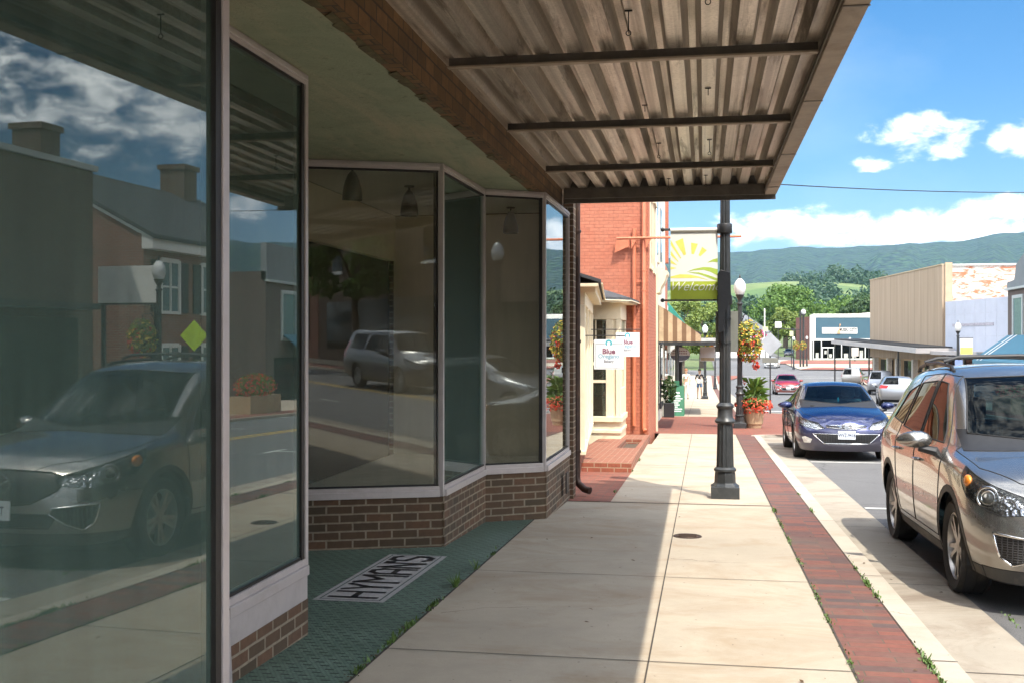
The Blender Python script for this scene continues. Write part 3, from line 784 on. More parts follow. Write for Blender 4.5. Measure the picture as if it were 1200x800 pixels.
def asphalt():
    t = NT('asphalt'); p = t.coord('Object')
    ag = t.noise(p, 130, 3, .8).outputs[0]; n = t.noise(p, .5, 6, .65, .4).outputs[0]; fine = t.noise(p, 420, 2, .7).outputs[0]
    c = t.mix(t.ramp(n, [(.3, 0.0), (.7, 1.0)]), (.085, .084, .085), (.15, .148, .145))
    c = t.mix(t.ramp(ag, [(.35, 0.0), (.7, 1.0)]), t.mix(.5, c, (.05, .05, .05)), t.mix(.35, c, (.30, .29, .28)))
    v = t.n('ShaderNodeTexVoronoi'); v.feature = 'DISTANCE_TO_EDGE'; v.inputs['Scale'].default_value = .35
    wv = t.n('ShaderNodeVectorMath', operation='ADD'); t.l(p, wv.inputs[0]); t.l(t.noise(p, .9, 4, .6).outputs['Color'], wv.inputs[1]); t.l(wv.outputs[0], v.inputs['Vector'])
    c = t.mix(t.ramp(v.outputs['Distance'], [(.0, .7), (.006, 0.0)]), c, (.03, .03, .03))
    return t.fin(t.bsdf(c, .82, bump=t.math('ADD', ag, fine), bstr=.6, bdist=.006))
ASPH = asphalt()
def xr(y): return 10.2 if y < 45 else lerp(10.2, 13.4, sm(45, 80, y)) + (lerp(0, 2.2, sm(85, 115, y)))
def xroad_l(y): return 1.37 if y < 27.5 else (2.35 if y < 39.5 else 1.37)
mb = MB(); strip(mb, 1.30, lambda y: xr(y)+.05, -60, 210, RD)
# cross street in the distance
mb2 = MB(); struct('road', mb, ASPH)
mb2.add([(-60, 128, g(128)+RD-.02), (90, 128, g(128)+RD-.02), (90, 142, g(142)+RD-.02), (-60, 142, g(142)+RD-.02)], [(0,1,2,3)]); struct('cross_street', mb2, ASPH)

def concrete(name, col, stain, amt, jointx=None, warm=.5, scale=1.0):
    t = NT(name); p = t.coord('Object')
    big = t.noise(p, .55*scale, 7, .68, .5).outputs[0]; mid = t.noise(p, 3.5, 6, .7).outputs[0]; fine = t.noise(p, 160, 3, .7).outputs[0]
    c = t.mix(t.ramp(big, [(.32, 0.0), (.68, 1.0)]), tuple(x*.86 for x in col), tuple(min(1, x*1.08) for x in col))
    c = t.mix(t.ramp(mid, [(.35, .22), (.65, 0.0)]), c, tuple(x*.6 for x in col))
    mp = t.n('ShaderNodeMapping'); t.l(p, mp.inputs[0]); mp.inputs['Scale'].default_value = (.75, 1.1, 1)
    s1 = t.noise(mp.outputs[0], 1.1, 7, .72, .8).outputs[0]
    c = t.mix(t.math('MULTIPLY', t.ramp(s1, [(.48, 0.0), (.68, 1.0)]), amt), c, stain)
    sp = t.noise(p, 26, 2, .5).outputs[0]
    c = t.mix(t.ramp(sp, [(.735, 0.0), (.76, .6)]), c, (.06, .055, .05))
    c = t.mix(t.ramp(fine, [(.3, .18), (.6, 0.0)]), c, tuple(x*.45 for x in col))
    return t.fin(t.bsdf(c, .88, bump=t.math('ADD', fine, t.math('MULTIPLY', mid, .6)), bstr=.35, bdist=.004))
CONC = concrete('pavement_concrete', (.45, .385, .295), (.30, .20, .11), .55)
CONCK = concrete('kerb_concrete', (.48, .42, .34), (.28, .22, .14), .4)
CONCG = concrete('gutter_concrete', (.36, .315, .25), (.18, .13, .09), .75)
JOINT = mat('joint_dirt', (.06, .05, .04), .95, var=.4, scale=30)
RUST = mat('expansion_joint', (.085, .04, .025), .9, var=.4, scale=30)

CRACKM = mat('crack_dirt', (.09, .075, .055), .95, var=.4, scale=30)
# gutter pan, kerb, pavement, brick band
mb = MB(); strip(mb, 1.37, 1.90, -60, 27.6, RD+.008); strip(mb, 1.37, 1.9, 43.6, 126, RD+.008)
mb.add([(1.37, 27.0, g(27)+RD+.010), (5.0, 27.2, g(27.2)+RD+.010), (5.0, 27.8, g(27.8)+RD+.010), (1.37, 27.8, g(27.8)+RD+.010)], [(0,1,2,3)])
struct('gutter', mb, CONCG)
mb = MB(); strip(mb, 1.21, 1.37, -60, 27.5, .004, side=.12); strip(mb, 1.21, 1.37, 43.6, 126, .004, side=.12)
# bulb-out kerb ring
RB = [(1.21, 27.5), (1.24, 27.85), (1.45, 28.1), (1.8, 28.2), (2.35, 28.2), (2.9, 28.35), (3.2, 29.0), (3.2, 41.4), (2.9, 42.6), (2.2, 43.2), (1.6, 43.35), (1.21, 43.6)]
for (ax_, ay_), (bx_, by_) in zip(RB, RB[1:]): mb.obox((ax_, ay_), (bx_, by_), .15, (g(ay_)-.12, g(by_)-.12), (g(ay_)+.003, g(by_)+.003))
for y in [-3, 0.1, 3.2, 6.3, 9.4, 12.5, 15.6, 18.7, 21.8, 24.9]:
    pass
struct('kerb', mb, CONCK)
mb = MB(); strip(mb, 1.205, 1.213, -30, 27.5, .0055)
for y in [-6, -3, 0.1, 3.25, 6.35, 8.9, 12.1, 15.6, 18.7, 21.8, 24.9]:
    mb.quad((1.205, y, g(y)+.0075), (1.375, y, g(y)+.0075), (1.375, y+.010, g(y)+.0075), (1.205, y+.010, g(y)+.0075))
    mb.quad((1.375, y, g(y)+RD+.011), (1.90, y, g(y)+RD+.011), (1.90, y+.010, g(y)+RD+.011), (1.375, y+.010, g(y)+RD+.011))
struct('kerb_joints', mb, JOINT)
mb = MB(); strip(mb, -1.79, .78, -60, 13.28, 0); strip(mb, -1.12, .78, 13.30, 28.1, 0)
strip(mb, -1.9, .80, 38.7, 126, 0); strip(mb, -1.25, -1.10, 13.3, 24.0, -.001)
# strip between brick recess and bakery
struct('pavement', mb, CONC)
mb = MB(); jx = -.30
def jline_y(x, a, b, w=.009):
    ys = ysub(a, b)
    for p, q in zip(ys, ys[1:]): mb.quad((x-w/2, p, g(p)+.004), (x+w/2, p, g(p)+.004), (x+w/2, q, g(q)+.004), (x-w/2, q, g(q)+.004))
jline_y(jx, -30, 28.1)
jline_y(-.55, 38.7, 120)
jline_y(.785, -30, 28, .014)
for y in [-6.6, -4.1, -1.55, .95, 3.5, 6.05, 8.55]: mb.quad((-1.79, y, g(y)+.004), (.78, y, g(y)+.004), (.78, y+.009, g(y)+.004), (-1.79, y+.009, g(y)+.004))
for y in [18.6, 22.6, 25.9, 42, 46, 50, 54, 58, 64, 70, 76, 82, 90]: mb.quad((-1.12, y, g(y)+.004), (.78, y, g(y)+.004), (.78, y+.02, g(y)+.004), (-1.12, y+.02, g(y)+.004))
jline_y(-1.79, -10, 13.3, .016)
struct('pavement_joints', mb, JOINT)
mb = MB().quad((-1.79, 13.275, g(13.3)+.006), (.80, 13.275, g(13.3)+.006), (.80, 13.31, g(13.3)+.006), (-1.79, 13.31, g(13.3)+.006))
struct('expansion_joint', mb, RUST)
mb = MB(); rc = random.Random(12)
def crack(x, y, dx, dy, n, w0=.004):
    for k in range(n):
        x2, y2 = x + dx + rc.gauss(0, abs(dy)*.35+.01), y + dy + rc.gauss(0, abs(dx)*.35+.01); w = w0*rc.uniform(.3, 1)
        nx, ny = -(y2-y), (x2-x); L = math.hypot(nx, ny) or 1; nx, ny = nx/L*w, ny/L*w; dz = .0052 if x < 1.37 else RD+.012
        mb.quad((x-nx, y-ny, g(y)+dz), (x+nx, y+ny, g(y)+dz), (x2+nx, y2+ny, g(y2)+dz), (x2-nx, y2-ny, g(y2)+dz)); x, y = x2, y2
crack(-.28, 9.4, .07, -.03, 9); crack(-1.7, 7.0, .06, .03, 8, .003); crack(1.4, 10.2, .06, .02, 8); crack(1.42, 5.2, .05, .03, 9); crack(-.25, 16.4, .08, .05, 11, .003); crack(1.2, 7.6, .02, .01, 7)
struct('pavement_cracks', mb, CRACKM)
BRK_BAND = brick('brick_band', (.215, .075, .052), (.065, .06, .06), (.11, .085, .06), bw=.42, bh=.105, ms=.005, rough=.8, offset=.5, dirt=(.15,.12,.09), dirt_amt=.45, bias=-.12, bumpd=.004)
BRK_PAVE = brick('brick_paving', (.30, .095, .06), (.20, .065, .045), (.13, .10, .075), bw=.21, bh=.105, ms=.006, rough=.85, dirt=(.22,.12,.08), dirt_amt=.4, bumpd=.004)
mb = MB(); strip(mb, .78, 1.205, -60, 28.1, .002); strip(mb, .80, 1.205, 38.7, 126, .002)
struct('brick_band', mb, BRK_BAND)
mb = MB(); ys = ysub(28.1, 38.7)
for p, q in zip(ys, ys[1:]): mb.quad((-4.5, p, g(p)+.003), (3.18, p, g(p)+.003), (3.18, q, g(q)+.003), (-4.5, q, g(q)+.003))
mb.add([(1.21, 38.7, g(38.7)+.003), (3.18, 38.7, g(38.7)+.003), (3.18, 41.4, g(41.4)+.003), (2.2, 43.1, g(43.1)+.003), (1.21, 43.5, g(43.5)+.003)], [(0,1,2,3,4)])
strip(mb, -4.2, -1.12, 13.3, 17.2, .003)
# far brick aprons and crossings
mb.add([(1.4, 110, g(110)+.006), (4.5, 126, g(126)+.006), (1.4, 126, g(126)+.006)], [(0,1,2)])
struct('brick_paving', mb, BRK_PAVE)
# cracks and stains handled by the materials ; lines on the road
LINE = mat('road_line_paint', (.62, .61, .57), .7, var=.15, scale=9, bump=.3, bscale=90, dirt=(.2,.19,.18), dirt_amt=.6)
YLINE = mat('yellow_line_paint', (.62, .40, .07), .7, var=.2, scale=9, bump=.3, bscale=90, dirt=(.2,.17,.1), dirt_amt=.6)
mb = MB()
for y in [-14.2, -7.2, -.2, 6.75, 13.75, 20.6]:
    mb.quad((1.92, y, g(y)+RD+.006), (4.0, y, g(y)+RD+.006), (4.0, y+.10, g(y)+RD+.006), (1.92, y+.10, g(y)+RD+.006))
    mb.quad((3.98, y-.5, g(y-.5)+RD+.010), (4.08, y-.5, g(y-.5)+RD+.010), (4.08, y+.6, g(y+.6)+RD+.010), (3.98, y+.6, g(y+.6)+RD+.010))
for y in [-21, -14, -7, 0, 7, 14, 21, 28, 35]:
    mb.quad((8.1, y, g(y)+RD+.006), (10.1, y, g(y)+RD+.006), (10.1, y+.10, g(y)+RD+.006), (8.1, y+.10, g(y)+RD+.006))
for y in (43.5, 46.0): mb.quad((1.9, y, g(y)+RD+.006), (10.1, y, g(y)+RD+.006), (10.1, y+.3, g(y)+RD+.006), (1.9, y+.3, g(y)+RD+.006))
for y in (122, 125): mb.quad((2.5, y, g(y)+RD+.02), (15, y, g(y)+RD+.02), (15, y+.4, g(y)+RD+.02), (2.5, y+.4, g(y)+RD+.02))
struct('parking_lines', mb, LINE)
mb = MB(); strip(mb, 6.42, 6.54, -60, 43, RD+.006); strip(mb, 6.66, 6.78, -60, 43, RD+.006); strip(mb, 6.9, 7.02, 47, 118, RD+.006); strip(mb, 7.14, 7.26, 47, 118, RD+.006)
struct('centre_lines', mb, YLINE)
# opposite pavement
mb = MB(); strip(mb, lambda y: xr(y), lambda y: xr(y)+.16, -60, 118, .03, side=.13); struct('far_kerb', mb, CONCK)
mb = MB(); strip(mb, lambda y: xr(y)+.16, lambda y: xr(y)+9, -60, 118, .02); strip(mb, lambda y: 12, lambda y: 46, 143, 189, .03); struct('far_pavement', mb, CONC)
mb = MB(); strip(mb, lambda y: xr(y)+.2, lambda y: xr(y)+1.3, -60, 118, .026)
mb.add([(9, 168, g(168)+.05), (38, 168, g(168)+.05), (38, 188, g(188)+.05), (14, 188, g(188)+.05)], [(0,1,2,3)])
mb.add([(12, 142.5, g(143)+.05), (30, 142.5, g(143)+.05), (30, 152, g(152)+.05), (14.5, 152, g(152)+.05)], [(0,1,2,3)])
mb.add([(15.9, 104, g(104)+.045), (30, 104, g(104)+.045), (30, 118, g(118)+.045), (15.9, 118, g(118)+.045)], [(0,1,2,3)])
struct('far_brick_band', mb, BRK_PAVE)
# road on beyond, rising
mb = MB(); strip(mb, 6, 14, 205, 330, .02)
struct('far_road', mb, ASPH)

# weeds in the kerb joint: uncountable ground cover
LEAF = mat('weed_leaves', (.085, .15, .028), .6, var=.4, scale=40, bump=0)
mb = MB(); r_ = random.Random(3)
def tuft(x, y, z, n, h, sp):
    for k in range(n):
        a = r_.uniform(0, 6.28); l = r_.uniform(.4, 1)*h; o = Vector((x + (r_.gauss(0, .010) if h < .10 else r_.gauss(0, sp*.3)), y + (r_.gauss(0, sp) if r_.random() < .5 else r_.gauss(0, sp*.25)), z))
        d = Vector((math.cos(a)*r_.uniform(.1, .8), math.sin(a)*r_.uniform(.1, 1.2), r_.uniform(.3, 1.0))).normalized()*l
        w = Vector((-d.y, d.x, 0)).normalized()*r_.uniform(.002, .005)
        mb.add([o-w, o+w, o+d*.6+w*1.2, o+d, o+d*.6-w*1.2], [(0,1,2,3,4)])
for (y, n, h, sp) in [(8.55,130,.035,.22),(8.1,60,.03,.15),(6.3,150,.04,.20),(5.9,70,.035,.2),(5.2,50,.03,.1),(9.2,40,.03,.2),(4.4,90,.04,.2),(3.6,60,.03,.3),(14.6,25,.03,.1),(12.9,50,.04,.1)]:
    tuft(1.208, y, g(y)+.003, n, h, sp)
for (y, n, h, sp) in [(8.0,60,.02,.3),(7.3,60,.025,.25),(9.4,50,.02,.3),(10.6,50,.03,.3),(6.2,40,.02,.2),(12.8,80,.05,.1),(11.7,60,.03,.2),(5.4,60,.02,.3),(4.9,40,.02,.3)]:
    tuft(.788, y, g(y)+.003, n, h, sp)
for (y, n, h, sp) in [(7.85,26,.16,.03),(7.2,60,.05,.10),(6.6,70,.05,.12),(6.2,60,.05,.15),(8.6,14,.12,.03),(9.3,30,.04,.1),(5.6,60,.04,.2)]:
    tuft(-1.80, y, g(y)+.003, n, h, sp)
for (x, y, n, h) in [(-1.13,17.4,40,.05),(-1.13,19.5,40,.05),(-1.15,14.4,20,.05),(1.95,7.5,30,.03),(2.0,6.9,20,.02)]: tuft(x, y, g(y)+.002, n, h, .12)
w = mb.build('weeds', LEAF); tag(w, 'small green weeds growing in the pavement and kerb joints', 'weeds', kind='stuff')
DRYL = mat('dry_leaves', (.10, .055, .025), .8, var=.4, scale=60, bump=0)
mb = MB()
for k in range(46):
    x = r_.uniform(-1.7, 2.4); y = r_.uniform(4.8, 16); 
    if x > 1.2: z = g(y)+RD+.012 if x > 1.38 else g(y)+.01
    else: z = g(y)+.008
    a = r_.uniform(0, 6.28); s_ = r_.uniform(.008, .022); u = Vector((math.cos(a), math.sin(a), r_.uniform(-.2, .2)))*s_; v = Vector((-math.sin(a), math.cos(a), 0))*s_*.5; c = Vector((x, y, z))
    mb.add([c-u, c+v*1.0+Vector((0,0,.004)), c+u, c-v], [(0,1,2,3)])
for k in range(150):
    y = r_.uniform(5, 13); x = -1.79 - abs(r_.gauss(0, .04)); a = r_.uniform(0, 6.28); s_ = r_.uniform(.006, .016)
    u = Vector((math.cos(a), math.sin(a), 0))*s_; v = Vector((-math.sin(a), math.cos(a), .2))*s_*.5; c = Vector((x, y, g(y)+.012)); mb.add([c-u, c+v, c+u, c-v], [(0,1,2,3)])
w = mb.build('leaf_litter', DRYL); tag(w, 'scattered dry leaf bits on the pavement', 'leaves', kind='stuff')

# access cover in the pavement
t_ = thing('manhole_cover', 'small round iron access cover set flush in the sunlit pavement', 'manhole cover', (-.157, 10.7, g(10.7)))
a = MB().lathe([(.0, .004), (.108, .004), (.115, .008), (.135, .008), (.138, .002)], (-.157, 10.7, g(10.7)), n=28, close=False); a.build('frame', mat('cast_iron', (.06,.04,.03), .75, .4, var=.3, scale=30), t_)
a = MB().lathe([(.0, .010), (.10, .010), (.104, .005)], (-.157, 10.7, g(10.7)), n=28, close=False)
for k in range(-3, 4): a.box(-.157-.085, -.157+.085, 10.7+k*.024-.004, 10.7+k*.024+.004, g(10.7)+.010, g(10.7)+.014)
a.build('lid', mat('cast_iron_lid', (.075,.05,.035), .7, .4, var=.3, scale=30), t_)
# ------------------------------------------------------------------ the empty shop with its recessed entrance
BRK_SHOP = brick('shop_brick', (.165, .088, .048), (.085, .062, .036), (.33, .27, .19), bw=.215, bh=.076, ms=.0085, rough=.85, dirt=(.06,.05,.035), dirt_amt=.35, bumpd=.006)
BRK_LINTEL = brick('lintel_brick', (.24, .13, .05), (.13, .075, .03), (.07, .05, .03), bw=.21, bh=.10, ms=.008, rough=.9, dirt=(.03,.025,.02), dirt_amt=.6)
BEIGE = mat('beige_wall_paint', (.80, .70, .50), .8, var=.05, scale=1.2, bump=.05, dirt=(.42,.36,.24), dirt_amt=.3)
CEILW = mat('ceiling_paint', (.84, .80, .68), .85, var=.06, scale=1, bump=.05)
def soffit_mat():
    t = NT('green_soffit_paint'); p = t.coord('Object')
    n = t.noise(p, .9, 7, .7, .8).outputs[0]; n2 = t.noise(p, 7, 6, .75, .6).outputs[0]; f = t.noise(p, 60, 3, .6).outputs[0]
    mp = t.n('ShaderNodeMapping'); t.l(p, mp.inputs[0]); mp.inputs['Scale'].default_value = (1.3, .22, 1); n3 = t.noise(mp.outputs[0], 2.2, 6, .7, .5).outputs[0]
    c = t.mix(t.ramp(n, [(.35, 0.0), (.65, 1.0)]), (.23, .28, .185), (.32, .35, .24))
    c = t.mix(t.ramp(n3, [(.46, 0.0), (.66, .75)]), c, (.42, .38, .26))
    c = t.mix(t.ramp(n2, [(.60, 0.0), (.72, .7)]), c, (.07, .085, .05))
    # flaking toward the front edge
    sp = t.n('ShaderNodeSeparateXYZ'); t.l(p, sp.inputs[0])
    e = t.ramp(t.math('ADD', sp.outputs[0], t.math('MULTIPLY', n2, .5)), [(.0, 0.0), (1.0, 1.0)])
    v = t.n('ShaderNodeTexVoronoi'); v.feature = 'DISTANCE_TO_EDGE'; v.inputs['Scale'].default_value = 3.0
    wv = t.n('ShaderNodeVectorMath', operation='ADD'); t.l(p, wv.inputs[0]); t.l(t.noise(p, 2.5, 5, .7).outputs['Color'], wv.inputs[1]); t.l(wv.outputs[0], v.inputs['Vector'])
    c = t.mix(t.ramp(v.outputs['Distance'], [(.0, .5), (.008, 0.0)]), c, (.05, .055, .035))
    return t.fin(t.bsdf(c, .8, bump=t.math('ADD', n2, f), bstr=.5, bdist=.01))
def tile_mat():
    t = NT('green_mosaic_tile'); p = t.coord('Object')
    w = t.noise(p, 3, 2, .5); vm = t.n('ShaderNodeVectorMath', operation='SCALE'); t.l(w.outputs['Color'], vm.inputs[0]); vm.inputs['Scale'].default_value = .012
    va = t.n('ShaderNodeVectorMath', operation='ADD'); t.l(p, va.inputs[0]); t.l(vm.outputs[0], va.inputs[1])
    b = t.n('ShaderNodeTexBrick'); t.l(va.outputs[0], b.inputs['Vector'])
    for k, v in (('Color1', (.19, .27, .215, 1)), ('Color2', (.12, .19, .15, 1)), ('Mortar', (.05, .075, .055, 1))): b.inputs[k].default_value = v
    b.inputs['Scale'].default_value = 1; b.inputs['Brick Width'].default_value = .024; b.inputs['Row Height'].default_value = .022; b.inputs['Mortar Size'].default_value = .0018
    d = t.n('ShaderNodeTexBrick'); t.l(va.outputs[0], d.inputs['Vector']); d.inputs['Scale'].default_value = 1
    d.inputs['Brick Width'].default_value = .098; d.inputs['Row Height'].default_value = .066; d.inputs['Mortar Size'].default_value = .0245; d.inputs['Mortar Smooth'].default_value = 0
    n = t.noise(p, 1.2, 6, .7).outputs[0]; n2 = t.noise(p, 45, 3, .7).outputs[0]
    c = t.mix(t.math('SUBTRACT', 1.0, d.outputs['Fac']), b.outputs[0], (.018, .03, .024))
    c = t.mix(t.ramp(n, [(.35, .55), (.65, 0.0)]), c, (.05, .085, .06)); c = t.mix(t.ramp(n2, [(.6, 0.0), (.75, .35)]), c, (.18, .22, .15))
    return t.fin(t.bsdf(c, .55, bump=b.outputs['Fac'], bstr=-.3, bdist=.002))
mb = MB(); ys = ysub(-2, 13.2)
for p, q in zip(ys, ys[1:]): mb.quad((-4.2, p, g(p)+.002), (-1.79, p, g(p)+.002), (-1.79, q, g(q)+.002), (-4.2, q, g(q)+.002))
struct('entry_tiles', mb, tile_mat())
# name set in the tiles
nm = thing('floor_mosaic', 'pale mosaic name panel with black letters set in the green entrance tiles', 'floor mosaic', (-2.42, 8.2, g(8.2)))
MOSW = mat('pale_mosaic', (.42, .41, .40), .6, var=.2, scale=40, bump=.2, bscale=90)
MOSB = mat('black_mosaic', (.012, .012, .014), .5, var=.3, scale=40, bump=.2)
MOSG = mat('grey_mosaic', (.10, .13, .12), .6, var=.2, scale=40)
def gp(x, y, dz): return (x, y, g(y)+dz)
X0, X1, Y0, Y1 = -2.67, -2.16, 7.22, 9.12
mb = MB().quad(gp(X0, Y0, .006), gp(X1, Y0, .006), gp(X1, Y1, .006), gp(X0, Y1, .006)); mb.build('panel', MOSW, nm)
mb = MB(); e = .035; w_ = .012
for (a, b, c, d) in ((X0+e, X1-e, Y0+e, Y0+e+w_), (X0+e, X1-e, Y1-e-w_, Y1-e), (X0+e, X0+e+w_, Y0+e, Y1-e), (X1-e-w_, X1-e, Y0+e, Y1-e)):
    mb.quad(gp(a, c, .0085), gp(b, c, .0085), gp(b, d, .0085), gp(a, d, .0085))
mb.build('border', MOSG, nm)
# hand laid block letters, reading along +Y with their feet toward the street
def stroke(mb, p, q, w):
    hh = X1-X0-.19; p = Vector((p[0], p[1]*hh)); q = Vector((q[0], q[1]*hh)); d = (q-p).normalized()*w/2; n = Vector((-d.y, d.x)); p = p-d*.9; q = q+d*.9
    M = lambda a: gp(X1-.095-a.y, Y0+.12+a.x, .0095)
    mb.quad(M(p+n), M(p-n), M(q-n), M(q+n))
LET = {'H': [((0,0),(0,1)),((1,0),(1,1)),((0,.5),(1,.5))], 'Y': [((.5,0),(.5,.48)),((.5,.48),(0,1)),((.5,.48),(1,1))], 'M': [((0,0),(0,1)),((0,1),(.5,.5)),((.5,.5),(1,1)),((1,1),(1,0))],
       'A': [((0,0),(0,.8)),((0,.8),(.3,1)),((.3,1),(.7,1)),((.7,1),(1,.8)),((1,.8),(1,0)),((0,.42),(1,.42))], 'N': [((0,0),(0,1)),((0,1),(1,0)),((1,0),(1,1))], "'": [((0,1),(0,.86))], 'S': [((0,.12),(.2,0)),((.2,0),(.8,0)),((.8,0),(1,.15)),((1,.15),(1,.4)),((1,.4),(0,.6)),((0,.6),(0,.85)),((0,.85),(.2,1)),((.2,1),(.8,1)),((.8,1),(1,.88))]}
mb = MB(); cx_ = 0.0
for ch in "HYMAN'S":
    wd = {'M': .26, "'": .02}.get(ch, .19)
    for a, b in LET[ch]: stroke(mb, (cx_+a[0]*wd, a[1]), (cx_+b[0]*wd, b[1]), .050)
    cx_ += wd + (.085 if ch not in "'N" else .055)
mb.build('lettering', MOSB, nm)

shop = thing('shop_building', 'empty brown brick shop with angled display windows and a recessed entrance under a metal canopy', 'shop', (-5, 5, 0))
ZS, ZC = .30, 3.14        # sill and head of the glass
P1a, P1 = (-1.765, -1.3), (-1.60, 3.45); Q1 = (-2.39, 5.15); S1 = (-2.378, 6.28); E1 = (-3.9, 6.9)
E2 = (-3.9, 9.02); A1 = (-2.34, 9.64); B1 = (-2.29, 11.3); C1 = (-1.70, 11.68); D1 = (-1.67, 13.5)
SHOPGLASS = glass('shop_window_glass', (.97, .99, .98), 1.58, (.48, .44, .32), .085, wob=.10, wscale=.55)
HAZYGLASS = glass('hazy_shop_glass', (.9, .97, .95), 1.66, (.34, .53, .45), .19, wob=.10, wscale=.55)
DARKFR = mat('dark_frame', (.025, .022, .02), .5, .3)
def inset(a, b, d):   # shorten a segment
    a = Vector(a); b = Vector(b); u = (b-a).normalized()*d; return a+u, b-u
segs = [('pane', P1a, P1, True), ('pane', P1, Q1, False), ('pane', Q1, S1, True), ('pane', S1, E1, False), ('pane', E2, A1, False), ('pane', A1, B1, False), ('pane', B1, C1, False), ('pane', C1, D1, False)]
for i, (k, a, b, whitebase) in enumerate(segs):
    ia, ib = inset(a, b, .02)
    gl = MB().obox(ia, ib, .006, ZS, ZC).build('display_window', HAZYGLASS if i in (0, 2, 5) else SHOPGLASS, shop)
    MB().obox(ia, ib, .05, ZC, 3.202).obox(ia, ib, .075, ZC+.02, ZC+.045).build('head_frame', ALU, gl, bevel=.003)
    MB().obox(ia, ib, .055, ZS-.040, ZS).obox(ia, ib, .095, ZS-.095, ZS-.037).build('sill', ALU, gl, bevel=.003)
    MB().obox(ia, ib, .03, ZC-.018, ZC-.001).build('glazing_bead', DARKFR, gl)
    MB().obox(ia, ib, .03, ZS+.001, ZS+.016).build('glazing_bead', DARKFR, gl)
    za, zb = g(a[1])-.05, g(b[1])-.05
    if whitebase:
        MB().obox(ia, ib, .07, .06, ZS-.097).build('base_panel', ALU, shop, bevel=.003)
        MB().obox(a, b, .12, (za, zb), .058, off=.03).build('brick_base', BRK_SHOP, shop)
    else:
        MB().obox(a, b, .12, (za, zb), ZS-.097, off=.03).build('brick_base', BRK_SHOP, shop)
for p in (P1a, P1, Q1, S1, A1, B1, C1, D1, E1, E2):
    u = .024
    m_ = MB().box(p[0]-u, p[0]+u, p[1]-u, p[1]+u, ZS-.094, 3.203).build('mullion', ALU, shop, bevel=.003)
for p, d in ((P1, (.0, -.05)), (S1, (.0, -.055)), (C1, (-.03, -.02)), (D1, (-.02, -.06)), (A1, (-.05, .0)), (B1, (-.03, -.05))):
    MB().box(p[0]+d[0]-.018, p[0]+d[0]+.018, p[1]+d[1]-.02, p[1]+d[1]+.02, ZS, ZC).build('inner_post', DARKFR, shop)
# entrance doors at the back of the recess
for (y0, y1) in ((6.96, 7.95), (7.98, 8.96)):
    d_ = MB().box(-3.905, -3.895, y0+.09, y1-.09, .35, 2.20).build('door', SHOPGLASS, shop)
    mb = MB(); mb.box(-3.93, -3.87, y0, y0+.09, g(8)+.01, 2.3); mb.box(-3.93, -3.87, y1-.09, y1, g(8)+.01, 2.3); mb.box(-3.93, -3.87, y0+.09, y1-.09, 2.2, 2.3); mb.box(-3.93, -3.87, y0+.09, y1-.09, g(8)+.01, .35)
    mb.build('door_frame', ALU, d_, bevel=.004)
    yy = y1-.13 if y0 < 7.5 else y0+.13
    MB().tube([(-3.86, yy, .85), (-3.80, yy, .9), (-3.80, yy, 1.3), (-3.86, yy, 1.35)], .014, 8).build('handle', ALU, d_, smooth=True)
MB().box(-3.905, -3.895, 6.96, 8.96, 2.36, ZC).build('transom_window', SHOPGLASS, shop)
MB().box(-3.94, -3.86, 6.93, 8.99, 2.302, 2.36).build('transom_bar', ALU, shop)
# soffit and ceilings
SOFF = soffit_mat()
MB().box(-3.94, -1.725, -3, 13.55, 3.205, 3.40).build('soffit', SOFF, shop)
mb = MB(); mb.prism([(x, y, 3.197) for x, y in ((-3.88, 9.12), (-2.36, 9.72), (-2.32, 11.34), (-1.76, 11.72), (-1.73, 13.46), (-3.88, 13.46))], (0, 0, .006)); mb.build('case_ceiling', CEILW, shop)
mb = MB(); mb.prism([(x, y, 3.197) for x, y in ((-3.88, 6.8), (-2.46, 6.22), (-2.42, 5.08), (-1.68, 3.42), (-1.82, -1.2), (-3.88, -1.2))], (0, 0, .006)); mb.build('case_ceiling', CEILW, shop)
# brick lintel band and upper front
MB().box(-1.84, -1.72, -3, 13.6, 3.200, 3.62).build('lintel', BRK_LINTEL, shop)
MB().box(-14, -1.73, -10, 13.6, 3.63, 8.2).build('upper_wall', BRK_SHOP, shop)
r2 = random.Random(5); mb = MB()
for k in range(45):   # flaking, ragged edge under the lintel
    y = r2.uniform(2.5, 13.3); w = r2.uniform(.03, .35); x = -1.825 - r2.uniform(0, .02)
    e_ = r2.uniform(.002, .02); a0 = r2.uniform(.1,.5); zz_ = 3.1985-k*.00004; mb.prism([(x+.05, y, zz_), (x+.05, y+w, zz_), (x-e_*.3, y+w*.8, zz_), (x-e_, y+w*a0, zz_)], (0, 0, -r2.uniform(.002, .006)))
mb.build('flaking_edge', mat('old_mortar', (.10, .085, .04), .95, var=.5, scale=14, bump=.5), shop)
# piers, end wall, interior
MB().box(-1.80, -1.60, 13.53, 13.78, g(13.6)-.1, 3.63).build('brick_pier', BRK_SHOP, shop)
MB().box(-14, -1.81, 13.60, 13.78, g(13.6)-.1, 3.63).build('end_wall', BRK_SHOP, shop)
MB().box(-3.9, -1.72, 13.50, 13.58, -.3, 3.19).build('case_end_wall', BEIGE, shop)
mb = MB(); mb.box(-3.98, -3.88, 9.05, 13.5, 2.62, 3.19); mb.box(-3.98, -3.88, 9.05, 9.16, .2, 2.618)
mb.build('partition', BEIGE, shop)
TEALW = mat('grey_green_wall', (.10, .13, .115), .85, var=.25, scale=1.4)
mb = MB(); mb.box(-3.98, -3.88, 4.2, 6.8, -.1, 2.1); mb.box(-3.98, -3.88, -3, 6.8, 2.62, 3.19)
mb.build('partition', BEIGE, shop)
MB().box(-3.97, -3.89, -3, 4.19, -.1, 2.61).build('partition', TEALW, shop)
